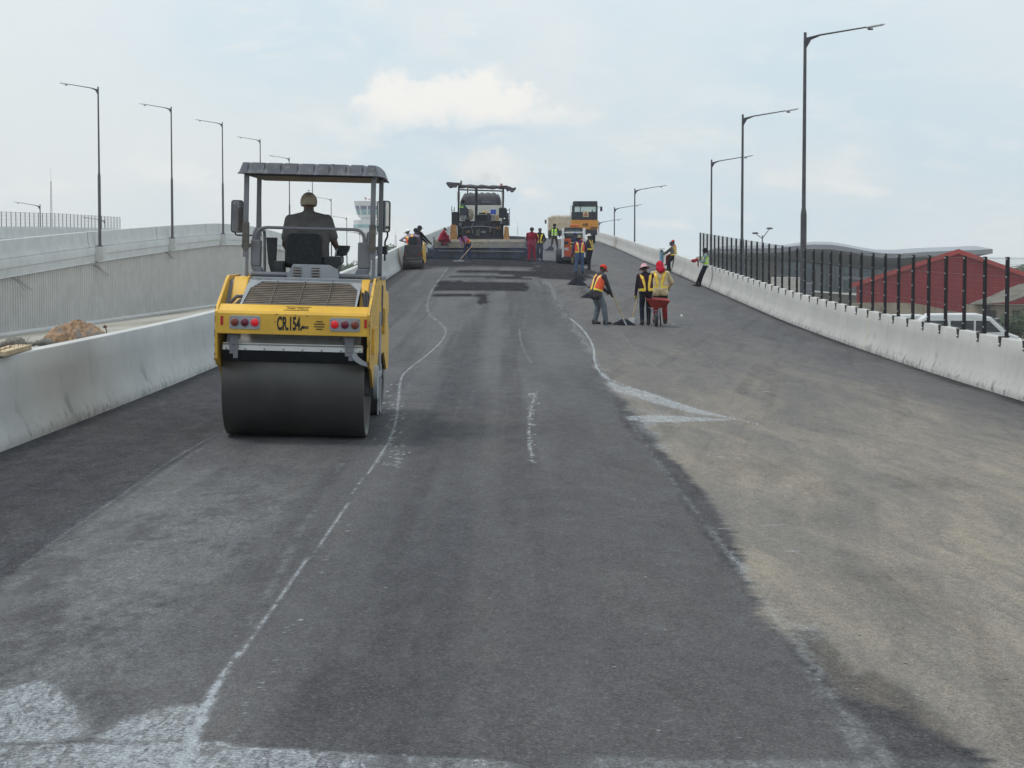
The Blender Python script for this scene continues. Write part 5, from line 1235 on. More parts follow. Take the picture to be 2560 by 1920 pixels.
M_TRB = mat('beige_paint', (.56, .45, .31), .6, 0, .08, 2, dirt=(.42, .33, .24), ds=3, dth=.58)
M_ASPH = mat('hot_asphalt_load', (.055, .054, .064), .9, 0, .3, 4, 1, 14); M_SANDL = mat('gravel_load', (.36, .31, .25), .95, 0, .3, 4, 1, 10)
TY = 114.5; tk = 5100 / TY; tz = float(zr(-1.75, TY))
zt_ = lambda py: (HOR - py) / tk - tz
tp = tipper(((1202 - 1280) / tk, TY, tz), 'white tipper truck heaped with dark asphalt, backed up to the paver', M_TRW, 2.46, 1.35, zt_(503), 4.6, M_ASPH, heaph=.50)
for sx_ in (-1, 1):
    mb = MB(); mb.box((sx_ * 1.24, .2, zt_(492)), (.16, .3, .55)); mb.build('side_stake', M_TRW, tp, .01)
mb = MB(); mb.box((.3, -.045, zt_(505) - .02), (.5, .01, .05)); mb.build('tailgate_badge', M_GREY, tp); mb = MB(); mb.ball((.23, -.02, zt_(532)), (.14, .02, .07), 10, 8); mb.build('rust_mark', M_YELLOW, tp)
Yb_ = 236.0; kb = 5100 / Yb_
bx0, bx1 = (1371 - 1280) / kb, (1442 - 1280) / kb; zb = float(zr(5.5, Yb_))
tipper(((bx0 + bx1) / 2, Yb_, zb), 'beige tipper truck with a heaped load, standing at the crest', M_TRB, bx1 - bx0, 1.15, (HOR - 543) / kb - zb, 5.0, M_SANDL, heaph=.22)

# ------------------------------------------------------------------ orange truck with tall cab
OYt = 177.0; ko = 5100 / OYt; oxc = 1461.5; oz = float(zr((oxc - 1280) / ko, OYt)); oby = HOR - oz * ko; print('orange ground py', oby)
ot = thing('orange_truck', ((oxc - 1280) / ko, OYt, oz), 'orange truck with dark windscreen facing the camera near the crest', 'truck')
ox_ = lambda v: (1360 + v / 7.9 - oxc) / ko; oh_ = lambda v: (612 - (490 + v / 7.9)) / ko
M_ORT = mat('truck_orange', (.66, .27, .035), .5, 0, .08, 3)
M_GLASSD = mat('dark_glass', (.02, .022, .03), .12, 0, 0)
def ob(name, a, b_, c, d, y0, y1, m_, parent=None, bevel=.02):
    mb = MB(); mb.box(((ox_(a) + ox_(b_)) / 2, (y0 + y1) / 2, (oh_(c) + oh_(d)) / 2), (ox_(b_) - ox_(a), y1 - y0, oh_(d) - oh_(c))); return mb.build(name, m_, parent or ot, bevel)
ob('front_panel', 535, 1065, 685, 500, 0, 1.2, M_ORT)
cabo = ob('cab_lower', 545, 1055, 500, 340, .05, 1.9, M_PAVD, bevel=.04)
ob('roof_visor', 575, 1050, 228, 130, -.1, 1.95, M_PAVD, bevel=.05)
for a, b_ in ((560, 602), (1030, 1056)):
    for y0 in (.08, 1.8): ob('cab_pillar', a, b_, 345, 215, y0, y0 + .12, M_PAVD, cabo, .01)
ob('cab_pillar', 708, 722, 345, 215, .08, .16, M_PAVD, cabo, .005)
M_CLEAR = mat('cab_glass', (.55, .80, .72), .05, 0, 0, alpha=.28)
for yy_ in (.12, 1.86): ob('windscreen' if yy_ < 1 else 'rear_window', 602, 1030, 335, 228, yy_, yy_ + .01, M_CLEAR, cabo, 0)
sg_ = ob('warning_sign', 765, 875, 440, 330, -.03, -.0, mat('sign_cream', (.62, .48, .30), .6), ot, .005)
cxs, czs = (ox_(765) + ox_(875)) / 2, (oh_(440) + oh_(330)) / 2
mb = MB(); R3 = .20
for k in range(3):
    th0 = R(90 + 120 * k); th1 = R(90 + 120 * (k + 1)); mb.tube([(cxs + R3 * math.cos(th0), -.035, czs - .03 + R3 * math.sin(th0)), (cxs + R3 * math.cos(th1), -.035, czs - .03 + R3 * math.sin(th1))], .024, 6)
mb.build('sign_triangle', M_REDLENS, sg_); mb = MB(); mb.box((cxs, -.035, czs - .05), (.05, .02, .14)); mb.ball((cxs, -.035, czs + .05), .03, 8, 6); mb.build('sign_symbol', M_PRINT, sg_)
t_ = ftext('ABE', .36, (ox_(745) + ox_(880)) / 2, -.02, oh_(598), M_PRINT, ot, 'front_lettering', sx=.8, bold=.006)
ob('number_plate', 910, 1040, 668, 640, -.03, 0, M_DARK, ot, .004)
ob('bumper', 560, 1050, 790, 690, .02, .6, M_PAVD)
for a, b_ in ((545, 690), (860, 1045)): wheel(ot, (ox_(a) + ox_(b_)) / 2 + (.04 if a > 700 else 0), 1.1, .53, .5)
for a, b_ in ((545, 690), (860, 1045)): wheel(ot, (ox_(a) + ox_(b_)) / 2, 3.9, .53, .5)
ob('truck_body', 560, 1045, 700, 540, 1.3, 4.6, M_ORT)
mb = MB(); mb.box((ox_(1128), .4, oh_(280)), (.2, .1, .40)); mb.tube([(ox_(1050), .4, oh_(240)), (ox_(1128), .4, oh_(240))], .02, 6); mb.build('mirror', M_DARK, ot)
mb = MB(); mb.tube([(ox_(545), .1, oh_(560)), (ox_(550), .1, oh_(180))], .02, 6); mb.tube([(ox_(512), .1, oh_(560)), (ox_(520), .1, oh_(210))], .015, 6)
for k in range(6): mb.tube([(ox_(515), .1, oh_(540 - k * 60)), (ox_(548), .1, oh_(540 - k * 60))], .012, 5)
mb.build('ladder', M_LGREY, ot)
for hx_, hh_, lb in ((960, .0, 'driver silhouette behind the right side of the orange truck windscreen'), (665, -.22, 'passenger silhouette behind the left side of the orange truck windscreen')):
    person((ot.location.x + ox_(hx_), OYt + 1.0, oz + oh_(285) + hh_ - 1.62 + .75 - .62), math.pi, lb, 'people in the orange truck', pel=(0, 0, .74), top=('black', (.01, .01, .012)), legs=('black', (.01, .01, .012)), vox=.03, feet=((-.12, .35, .45), (.12, .35, .45)), knees=((0, .5, 1), (0, .5, 1)), shoes=False, hands=((-.2, .35, 1.0), (.2, .35, 1.0)), girth=1.25)

# ------------------------------------------------------------------ skid steer loader
gs = gnd(1432, 661); SY = gs.y; ks = 5100 / SY; print('skid', gs)
sk = thing('skid_steer_loader', (gs.x, SY, gs.z), 'small orange skid steer loader with white lift arms, seen from behind', 'loader')
sx__ = lambda v: (1280 + v / 4.61 - 1432) / ks; sh_ = lambda v: (660 - (480 + v / 4.61)) / ks
M_SKO = mat('loader_orange', (.55, .085, .03), .45, 0, .12, 3)
M_SKW = mat('loader_white', (.70, .70, .70), .5)
def sb(name, a, b_, c, d, y0, y1, m_, parent=None, bevel=.015):
    mb = MB(); mb.box(((sx__(a) + sx__(b_)) / 2, (y0 + y1) / 2, (sh_(c) + sh_(d)) / 2), (sx__(b_) - sx__(a), y1 - y0, sh_(d) - sh_(c))); return mb.build(name, m_, parent or sk, bevel)
rd = sb('rear_door', 585, 835, 745, 535, 0, .9, M_SKO, bevel=.04); sb('side_body', 590, 830, 770, 560, .3, 2.2, M_DARK)
sb('door_vent', 592, 650, 600, 565, -.012, 0, M_DARK, rd, 0)
sb('rear_bumper', 588, 835, 785, 740, -.06, .4, M_DARK)
ftext('MC', .20, sx__(630), -.01, sh_(655), M_SKW, rd, 'door_lettering', sx=.8, bold=.01)
cbk = sb('cab_frame', 612, 818, 535, 500, .3, 1.5, M_DARK); sb('cab_roof', 612, 812, 425, 405, .4, 1.5, M_DARK, cbk)
for a in (612, 808): sb('cab_post', a, a + 12, 535, 420, .35, .45, M_DARK, cbk, .005); sb('cab_post', a, a + 12, 535, 420, 1.35, 1.45, M_DARK, cbk, .005)
sb('rear_window', 624, 808, 500, 425, .42, .44, mat('tinted_glass', (.10, .13, .14), .1, alpha=.75), cbk, 0)
sb('cross_bar', 605, 822, 472, 456, .1, .2, M_SKW)
sb('roof_beacon_bar', 668, 775, 398, 372, .5, .8, mat('beacon_bar', (.62, .13, .04), .5), cbk, .03)
for a, b_ in ((575, 607), (815, 845)): 
    mb = MB(); mb.prism([(-.05, sh_(750)), (-.10, sh_(530)), (-.05, sh_(415)), (.15, sh_(415)), (.4, sh_(520)), (2.6, sh_(640)), (2.9, sh_(780)), (2.6, sh_(780)), (2.3, sh_(690)), (.3, sh_(620)), (.2, sh_(750))], sx__(a if a > 600 else a), sx__(b_ if a > 600 else b_ - 8), 'x'); mb.build('lift_arm', M_SKW, sk, .01)
for a, b_ in ((515, 588), (835, 900)):
    for yy_ in (.42, 1.5): wheel(sk, (sx__(a) + sx__(b_)) / 2, yy_, .40, sx__(b_) - sx__(a))
mb = MB(); mb.prism([(2.6, .1), (2.6, .55), (3.1, .2), (3.3, .05), (2.7, .02)], sx__(560), sx__(860), 'x'); mb.build('bucket', M_DARK, sk, .01)

# ------------------------------------------------------------------ wheelbarrow, heaps, small things
gw = gnd(1639, 817); kw = 5100 / gw.y; print('barrow', gw)
wbw = thing('wheelbarrow', gw, 'red wheelbarrow parked with its wheel towards the camera', 'wheelbarrow')
wx = lambda v: (1280 + v / 4.61 - 1639) / kw; wh_ = lambda v: (817.5 - (480 + v / 4.61)) / kw
M_WBR = mat('red_barrow_paint', (.26, .025, .018), .5, 0, .2, 8, dirt=(.20, .05, .04), ds=10, dth=.6)
tp_ = [(wx(1548), wh_(1236)), (wx(1822), wh_(1262)), (wx(1768), wh_(1345)), (wx(1608), wh_(1335))]
mb = MB(); y0, y1 = .10, .85
fr4 = [Vector((x_, y0 + (.12 if i > 1 else 0), z_)) for i, (x_, z_) in enumerate(tp_)]; bk4 = [Vector((x_ * (1.0), y1 - (.20 if i > 1 else 0), z_ + .05)) for i, (x_, z_) in enumerate(tp_)]
mb.add(fr4 + bk4, [(0, 1, 2, 3), (4, 7, 6, 5), (0, 3, 7, 4), (1, 5, 6, 2), (2, 6, 7, 3)]); tr = mb.build('tray', M_WBR, wbw); sl = tr.modifiers.new('s', 'SOLIDIFY'); sl.thickness = .012
mb = MB(); mb.tube([fr4[0], fr4[1], bk4[1], bk4[0], fr4[0]], .012, 6); mb.build('tray_rim', M_WBR, tr)
mb = MB(); mb.lathe([(-.035, .12), (-.042, .165), (-.02, .19), (.02, .19), (.042, .165), (.035, .12)], (wx(1662), .0, .19), 'x', 24); tyre_ = mb.build('wheel', M_RUB, wbw); mb = MB(); mb.lathe([(-.03, .12), (-.02, .02), (.02, .02), (.03, .12)], (wx(1662), 0, .19), 'x', 20); mb.build('rim', M_LGREY, tyre_)
mb = MB()
for sx_ in (-1, 1): mb.tube([(wx(1662) + sx_ * .06, -.02, .19), (wx(1662) + sx_ * .09, .12, .42), (wx(1662) + sx_ * .20, 1.25, .58)], .012, 6)
mb.tube([(wx(1662) - .09, .12, .42), (wx(1662) + .09, .12, .42)], .016, 6); mb.build('frame', M_GREY, wbw)
for sx_ in (-1, 1): mb = MB(); mb.tube([(wx(1662) + sx_ * .14, .75, .45), (wx(1662) + sx_ * .17, .72, .0), (wx(1662) + sx_ * .17, .55, .0), (wx(1662) + sx_ * .12, .35, .42)], .013, 6); mb.build('leg', M_DARK, wbw)
M_HEAP = mat('hot_mix_heap', (.016, .017, .024), .95, 0, .4, 12, 1.0, 40, spec=.1)
for px, py, rx, ry, h_, lb in ((1560, 812, .34, .35, .15, 'flat black asphalt heap between the two shovellers'), (1443, 713, .36, .45, .27, 'largest cone of black mix below the jeans-clad worker'), (1450, 701, .24, .35, .20, 'middle small cone of black mix behind the largest cone'),
                             (1441, 693, .20, .3, .10, 'lowest farthest scatter of black mix near the worker in jeans'), (1474, 745, .28, .4, .18, 'black mix cone just left of the red capped shoveller'), (1478, 721, .20, .3, .07, 'thin dark smear of mix left of the shoveller hips')):
    q = gnd(px, py); heap('asphalt_heap', (q.x, q.y + ry * .3, q.z), rx, ry, h_, M_HEAP, lb, 'asphalt heap', int(px), .55, 'small heaps of fresh mix', sharp=1.2)
M_WOODH = mat('wood_handle', (.45, .33, .17), .7, 0, .2, 9)
def shovel(name, top, bot, lb, head=True, rake=False):
    top, bot = Vector(top), Vector(bot); t_ = thing(name, bot, lb, 'shovel' if not rake else 'rake'); v_ = top - bot; mb = MB(); mb.cyl(v_ * .06, v_, .016, n=8); mb.build('handle', M_WOODH, t_)
    mb = MB()
    if rake: mb.box((0, 0, .02), (.55, .04, .03)); [mb.box((k * .055 - .25, -.0, -.01), (.01, .02, .04)) for k in range(10)]; mb.build('rake_head', M_SILV, t_, .003)
    else: mb.box((0, 0, 0), (.22, .02, .28), v_.to_track_quat('Z', 'Y').to_matrix()); mb.build('blade', M_LGREY, t_, .008)
    return t_
q = gnd(1704, 792); mb = MB(); mb.ball((0, 0, .03), (.035, .03, .04), 8, 6); mb.box((.02, 0, .02), (.05, .04, .03)); tag(mb.build('litter_scrap', M_WHITE, loc=q), 'tiny white scrap of litter right of the wheelbarrow', 'litter')
q = gnd(1372, 627.5); bk_ = thing('dust_pan', q, 'dark scoop with a raised handle on the road behind the lime vested worker', 'scoop')
mb = MB(); mb.prism([(-.30, .05), (.30, .02), (.32, .22), (.05, .32), (-.05, .20)], -.2, .2, 'y'); mb.build('scoop_pan', M_PAVD, bk_, .02); mb = MB(); mb.tube([(-.28, 0, .08), (-.55, 0, .42)], .02, 6); mb.build('handle', M_PAVD, bk_)
# ------------------------------------------------------------------ workers
def put(px, py, Y=None, lift=0):
    if Y is None: q = gnd(px, py); return q
    q = at(px, py, Y); return q
VO = ('v', [M_ORANGE, M_YEL, M_SILV]); VH = ('harness', [M_ORANGE, M_YEL]); VL = ('band', [M_LIME, M_LIME, M_SILV])
DN = ('dark_navy', (.015, .018, .03)); JN = ('jeans', (.07, .11, .20)); GRJ = ('faded_grey_jeans', (.13, .15, .17))
# near trio
p1 = gnd(1499, 811)
person(p1, R(-62), 'red capped worker in an orange vest bending over a shovel', 'workers on the bridge deck', height=1.66, pel=(0, -.12, .90), spine=(.05, .29, .95), look=(.1, .75, -.50), hands=((-.05, .26, .90), (.14, .30, .80)), elb=((-.7, -.3, -.6), (.7, -.5, -.5)),
       feet=((-.17, -.05, .08), (.17, .10, .08)), top=('charcoal_jacket', (.055, .05, .058)), legs=GRJ, vest=VO, hat=('cap', ('red_cap', (.55, .05, .03))), girth=1.12, vox=.014, hem=.10, loose=1.2, gloves=('black', (.01, .01, .012)))
a = at(1528, 728, p1.y + .02); b_ = gnd(1552, 803); shovel('shovel', a, Vector((b_.x, p1.y - .05, b_.z + .03)), 'wooden handled shovel held by the red capped worker')
p2 = gnd(1614, 812)
person(p2, R(12), 'worker in a pink hat and orange harness vest holding a shovel', 'workers on the bridge deck', height=1.66, pel=(0, -.03, .92), spine=(-.03, .10, 1), look=(-.3, 1, -.4), hands=((-.26, .12, .80), (.12, .40, .95)), elb=((-.8, -.5, 0), (.8, -.5, -.3)),
       feet=((-.13, -.12, .08), (.12, .12, .08)), top=('plum_black', (.035, .022, .032)), legs=DN, vest=VH, hat=('bucket', ('pink_hat', (.55, .33, .36))), girth=1.05, vox=.014, gloves=('yellow_glove', (.45, .42, .10)))
a = at(1597, 733, p2.y + .05); shovel('shovel', a, Vector((at(1577, 801, p2.y + .05).x, p2.y - .15, float(zr(2.9, p2.y)) + .03)), 'thin handled shovel held by the pink hatted worker')
p3 = gnd(1650, 809)
person(p3, R(-8), 'worker with a red headscarf, cream shirt and yellow harness behind the wheelbarrow', 'workers on the bridge deck', height=1.72, pel=(0, -.02, .93), spine=(-.02, .08, 1), look=(-.35, 1, -.3), hands=((-.15, .38, 1.0), (.22, .30, .98)), elb=((-.6, -.5, -.3), (.9, -.5, -.2)),
       feet=((-.14, 0, .08), (.14, .05, .08)), top=('cream_shirt', (.58, .46, .27)), legs=('red_trousers', (.20, .02, .02)), vest=('harness', [M_ORANGE, M_YEL, fabric('cream_shirt', (.58, .46, .27)), fabric('cream_shirt', (.58, .46, .27))]), hat=('scarf', ('red_scarf', (.46, .015, .035))), girth=1.06, vox=.014, hem=.07, shorts=('black_shorts', (.015, .016, .016)), loose=1.15)
# group by the skid steer
p = gnd(1449, 685); person(p, R(8), 'worker in blue jeans and orange vest with a green sun hat, back to the camera', 'workers on the bridge deck', height=1.70, spine=(0, .03, 1), look=(0, 1, -.1), hands=((-.32, .12, .86), (.22, .25, .95)), elb=((-1, -.4, 0), (1, -.4, -.2)), feet=((-.17, 0, .08), (.15, .05, .08)),
       top=('purple_shirt', (.10, .05, .12)), legs=JN, vest=VO, hat=('bucket', ('green_hat', (.20, .21, .14))), girth=1.1, vox=.018, loose=1.15)
p = gnd(1475, 675); person(p, R(62), 'worker with a white hat and crossed arms right of the loader', 'workers on the bridge deck', height=1.72, spine=(0, .05, 1), look=(.2, 1, -.25), hands=((-.05, .28, 1.1), (.06, .30, 1.06)), elb=((-.8, -.2, -.8), (.8, -.2, -.8)), feet=((-.12, 0, .08), (.12, .1, .08)),
       top=('dark_green_shirt', (.05, .05, .045)), legs=DN, vest=VH, hat=('bucket', ('pale_hat', (.55, .50, .46))), girth=1.05, vox=.018)
p = gnd(1433, 661); p.y -= .9; p.z = float(zr(p.x, p.y)); person(p, R(-40), 'worker with a blue cap and tan trousers against the orange loader', 'workers on the bridge deck', height=1.66, spine=(.02, .1, 1), look=(.1, 1, -.3), hands=((.05, .45, 1.05), (.30, .40, 1.0)), elb=((-.5, -.5, -.5), (.8, -.5, -.4)), feet=((-.08, 0, .08), (.10, .1, .08)),
       top=('navy_shirt', (.02, .03, .06)), legs=('tan_trousers', (.20, .16, .11)), vest=('band', [fabric('navy_shirt', (.02, .03, .06)), M_YEL, M_YEL]), hat=('cap', ('blue_cap', (.05, .08, .22))), vox=.018)
p = gnd(1386, 628); print('lime', p); person(p, R(-25), 'worker in a lime vest striding on the road left of the beige truck', 'workers on the bridge deck', height=1.76, spine=(0, .05, 1), look=(-.6, 1, -.1), hands=((-.30, -.08, .85), (.26, .22, .90)), elb=((-.8, -.8, 0), (.8, -.8, 0)), feet=((-.14, -.25, .10), (.13, .25, .08)),
       top=('dark_shirt', (.03, .03, .035)), legs=('brown_trousers', (.07, .055, .045)), vest=VL, hat=('helmet', ('dark_cap', (.02, .018, .018))), vox=.022)
# screed crew
p = gnd(1329, 647); p = Vector(((1329 - 1280) * 105.5 / 5100, 105.5, float(zr(1.0, 105.5)))); person(p, R(-6), 'man in a red coverall standing at the right end of the screed', 'workers on the bridge deck', height=1.78, look=(.3, 1, -.1), hands=((-.16, .30, .95), (.20, .28, .95)), elb=((-1, -.3, -.2), (1, -.3, -.2)),
       feet=((-.13, 0, .08), (.14, .04, .08)), top=('red_coverall', (.25, .018, .040)), legs=('red_coverall', (.25, .018, .040)), hat=('helmet', ('dark_grey_cap', (.05, .055, .06))), girth=1.08, loose=1.25, vox=.02, coverall=True, hem=.08)
p = Vector(((1349 - 1280) * 107 / 5100, 107, float(zr(1.4, 107)))); person(p, R(175), 'thin worker in a yellow harness vest beside the red coverall man, facing the camera', 'workers on the bridge deck', height=1.76, look=(-.8, .8, .1), hands=((-.20, .22, .95), (.26, .15, .95)), elb=((-.8, -.6, 0), (.8, -.6, 0)),
       top=('dark_shirt', (.03, .03, .035)), legs=('grey_green', (.045, .05, .05)), vest=('harness', [M_YEL, M_YEL]), hat=('cap', ('grey_cap', (.12, .13, .15))), vox=.02)
q = at(1106, 613.5, 107.3); person(q, R(-75), 'crouching man in red coverall and white helmet on the left of the screed', 'workers on the bridge deck', height=1.68, pel=(0, -.12, .30), spine=(.0, .42, .9), look=(0, .8, -.7), hands=((-.12, .48, .12), (.30, .45, .05)), elb=((-.8, .2, .3), (.8, .2, .5)),
       feet=((-.14, .02, .07), (.14, .12, .07)), knees=((-.3, 1, .6), (.3, 1, .6)), top=('red_coverall', (.25, .018, .040)), legs=('red_coverall', (.25, .018, .040)), hat=('hardhat', ('white_helmet', (.75, .75, .72))), girth=1.1, loose=1.2, vox=.02)
p = Vector(((1167 - 1280) * 104.3 / 5100, 104.3, float(zr(-2.3, 104.3)))); person(p, R(165), 'worker bending low with a rake in front of the screed', 'workers on the bridge deck', height=1.70, pel=(0, -.20, .92), spine=(.38, .80, .55), look=(.5, .6, -.7), hands=((-.16, .72, .86), (-.02, .62, .70)), elb=((-1, .1, -.1), (.9, .0, -.3)),
       feet=((-.18, .05, .08), (.18, -.02, .08)), top=('purple_shirt2', (.20, .07, .18)), legs=('indigo', (.03, .03, .08)), vest=VO, hat=('helmet', ('black_cap', (.012, .012, .012))), vox=.02)
a = at(1183, 611, 103.6); b2 = Vector(((1147 - 1280) * 103.0 / 5100, 103.0, float(zr(-2.7, 103)))); shovel('rake', a, b2, 'rake with a pale head held low in front of the paver', rake=True)
q = at(1156, 536, PY + .9); person((q.x, q.y, q.z - .62), R(-55), 'paver operator in a lime vest on the machine deck', 'workers on the bridge deck', height=1.66, pel=(0, 0, .66), look=(.2, 1, -.2), hands=((-.1, .35, .85), (.25, .35, .85)), feet=((-.12, .35, .30), (.12, .35, .30)), knees=((0, .5, 1), (0, .5, 1)),
       top=('teal_shirt', (.05, .10, .11)), legs=DN, vest=VL, hat=('helmet', ('dark_cap', (.02, .018, .018))), vox=.02)
# crew round the small roller
yr = sr_.location.y
def onr(px, py, dy): return at(px, py, yr + dy)
q = onr(1030, 614, .35); person((q.x, q.y, q.z - .1), R(5), 'small roller driver in an orange vest and white helmet leaning out to the left', 'workers on the bridge deck', height=1.62, pel=(0, 0, .16), spine=(-.30, .30, .9), look=(-.9, .6, -.5), hands=((-.35, .25, .30), (.30, .30, .45)), elb=((-1, -.3, -.1), (1, -.5, -.3)),
       feet=((-.14, .45, -.2), (.14, .45, -.2)), knees=((0, .5, 1), (0, .5, 1)), top=('pale_shirt', (.34, .30, .36)), legs=DN, vest=VO, hat=('hardhat', ('white_helmet', (.75, .75, .72))), vox=.018, girth=1.1)
yb = yr + 2.6; p = Vector(((1039 - 1280) * yb / 5100, yb, float(zr(-4.3, yb)))); person(p, R(-30), 'dark hooded worker half hidden behind the small roller seat', 'workers on the bridge deck', height=(HOR - 571) / 5100 * yb - p.z, look=(.3, 1, -.2), top=('mauve_shirt', (.10, .07, .12)), legs=DN, hat=('helmet', ('navy_cap', (.03, .035, .06))), vox=.02)
yb = yr + 3.6; p = Vector(((1048 - 1280) * yb / 5100, yb, float(zr(-4.1, yb)))); person(p, R(-60), 'dark clad worker with a round cap, farthest and tallest behind the small roller', 'workers on the bridge deck', height=(HOR - 564) / 5100 * yb - p.z, look=(.3, 1, -.1), hands=((.05, .35, 1.0), (.25, .40, .98)), top=('black', (.01, .01, .012)), legs=DN, hat=('cap', ('navy_cap', (.03, .035, .06))), vox=.02)
# by the right parapet
p = gnd(1748, 717); pg = p; person(p, R(78), 'man in a lime vest leaning back on the right parapet at the fence end', 'workers on the bridge deck', height=1.74, pel=(0, -.26, .90), spine=(0, -.04, 1), look=(.15, 1, -.35), hands=((-.10, .0, 1.10), (.12, -.05, 1.12)), elb=((-.6, -.6, -.6), (.6, -.6, -.6)),
       feet=((-.10, .12, .08), (.10, .0, .08)), knees=((0, 1, .2), (0, 1, .2)), top=('grey_blue_shirt', (.20, .24, .27)), legs=DN, vest=VL, hat=('helmet', ('black_cap', (.012, .012, .012))), vox=.018)
q = at(1738, 652, p.y - .1); gl = thing('red_glove_bundle', q, 'red work gloves held out by the man in the lime vest', 'gloves'); mb = MB(); mb.ball((-.06, 0, 0), (.12, .07, .08), 10, 8); mb.ball((.06, 0, .05), (.07, .06, .08), 8, 6); mb.tube([(.1, 0, 0), (.14, 0, -.12), (.13, 0, -.26)], .025, 6); mb.build('glove_cloth', fabric('red_glove', (.30, .03, .04)), gl)
p = gnd(1672, 678); yp = p.y; pm = p
person(p, R(72), 'worker in a dark broad hat and yellow harness perched against the right parapet', 'workers on the bridge deck', height=1.70, pel=(0, -.25, .86), spine=(0, .12, 1), look=(.1, .9, -.7), hands=((-.10, .35, .92), (.14, .38, .85)), elb=((-.7, -.4, -.5), (.7, -.4, -.5)),
       feet=((-.14, .05, .08), (.14, -.02, .08)), top=('olive_grey', (.13, .12, .11)), legs=DN, vest=VH, hat=('bucket', ('dark_blue_hat', (.04, .06, .09))), girth=1.1, vox=.02)
q = Vector((XR(yp + .6) + .22, yp + .6, float(zr(XR(yp), yp + .6)) + HBR)); q.x = (1685 - 1280) * q.y / 5100
person((q.x, q.y, q.z - .18), R(65), 'red capped worker sitting on the right parapet behind the other', 'workers on the bridge deck', height=1.68, pel=(0, 0, .22), spine=(0, .08, 1), look=(.1, 1, -.3), hands=((-.05, .30, .38), (.14, .32, .36)), elb=((-.7, -.4, -.5), (.7, -.4, -.5)),
       feet=((-.12, .42, -.38), (.12, .42, -.38)), knees=((0, 1, .6), (0, 1, .6)), top=('plum_shirt', (.12, .06, .09)), legs=('red_trousers', (.30, .03, .03)), vest=VO, hat=('cap', ('red_cap', (.55, .05, .03))), vox=.02)
q = at(1654, 645, yp + .3); q.z = float(zr(q.x, q.y)); ww = thing('water_dispenser', q, 'slim pale blue container on a stand by the seated pair', 'container'); mb = MB(); mb.cyl((0, 0, .25), (0, 0, 1.0), .10, .12, 14); mb.build('container', mat('pale_blue', (.20, .34, .45), .5), ww); mb = MB(); mb.cyl((0, 0, 1.0), (0, 0, 1.12), .12, .05, 12); mb.box((0, 0, 1.16), (.34, .10, .03)); mb.build('lid', M_DARK, ww)
mb = MB()
for k in range(3): th = k * 2.09; mb.cyl((.16 * math.cos(th), .16 * math.sin(th), 0), (.06 * math.cos(th), .06 * math.sin(th), .3), .012, n=6)
mb.build('stand', M_DARK, ww)
q = Vector(((1680 - 1280) * (yp - .2) / 5100, yp - .2, float(zr(8.2, yp - .2)))); cr_ = thing('pry_bar', q, 'thin dark bar standing against the parapet beside the seated pair', 'bar'); mb = MB(); mb.cyl((0, 0, 0), (.12, .25, 1.05), .014, n=6); mb.build('bar_rod', M_DARK, cr_)

# ------------------------------------------------------------------ background right of the bridge
def zG(X, Y): return float(zg(X, Y))
# airport terminal with wavy roof
TY_ = 330.0; tkk = 5100 / TY_
term = thing('terminal_building', (0, 0, 0), 'long grey terminal with a wavy overhanging roof and bluish glass front', 'building')
prof = [(1760, 628), (1790, 622), (1850, 622), (1900, 621), (1950, 620), (1990, 614), (2033, 611), (2080, 612), (2120, 618), (2165, 627), (2205, 633), (2250, 634), (2310, 630), (2380, 627), (2440, 625), (2482, 622.5)]
und = [(1760, 642), (1790, 642), (1850, 652), (1900, 654), (1950, 655), (1990, 655), (2033, 660), (2080, 664), (2120, 668), (2165, 672), (2205, 674), (2250, 672), (2310, 664), (2380, 652), (2440, 642), (2478, 634)]
M_TROOF = mat('terminal_roof', (.23, .24, .265), .5, 0, .08, .1); M_TUND = mat('terminal_soffit', (.17, .17, .175), .8, 0, .1, .1); M_TGL = mat('terminal_glass', (.20, .29, .36), .25, 0, .25, .3); M_TCON = mat('terminal_wall', (.30, .28, .24), .9, 0, .15, .2)
fv = [at(a, b_, TY_) for a, b_ in prof]; bv = [Vector((v.x + 6, TY_ + 40, v.z + .9)) for v in fv]; uf = [at(a, b_ - 8 if a > 2300 else b_ - 14, TY_ + .1) for a, b_ in und]
lip = [Vector((v.x, v.y, v.z - .75)) for v in fv]; ub = [at(a, b_, TY_ + 9) for a, b_ in und]
n = len(fv); mb = MB(); mb.add(fv + bv, [(i, i + 1, n + i + 1, n + i) for i in range(n - 1)], True); mb.add(fv + lip, [(i, i + 1, n + i + 1, n + i) for i in range(n - 1)]); mb.build('roof', M_TROOF, term)
mb = MB(); mb.add(lip + ub, [(i, i + 1, n + i + 1, n + i) for i in range(n - 1)], True); mb.build('soffit', M_TUND, term)
def wallp(name, px0, px1, Y, ztop_px, m_, parent, depth=6, zbot=None):
    a = at(px0, ztop_px, Y); b_ = at(px1, ztop_px, Y); zb = zbot if zbot is not None else -6
    mb = MB(); mb.box(((a.x + b_.x) / 2, Y + depth / 2, (a.z + zb) / 2), (b_.x - a.x, depth, a.z - zb)); return mb.build(name, m_, parent)
gf = wallp('glass_front', 1945, 2420, TY_ + 9.5, 640, M_TGL, term, 25)
for k in range(24):
    px = 1950 + k * 20; a = at(px, 668, TY_ + 9.3); mb = MB(); mb.box((a.x, TY_ + 9.3, (a.z - 6) / 2), (.22, .3, a.z + 6)); mb.build('mullion', M_TROOF, gf)
wallp('end_wall', 1775, 1948, TY_ + 9.6, 640, M_TCON, term, 25)
for a_, b_, m_ in ((1795, 1812, M_TROOF), (1818, 1832, M_TROOF), (1868, 1872, M_TROOF), (1902, 1910, M_TCON)): wallp('column', a_, b_, TY_ + 8, 645, m_, term, 1)
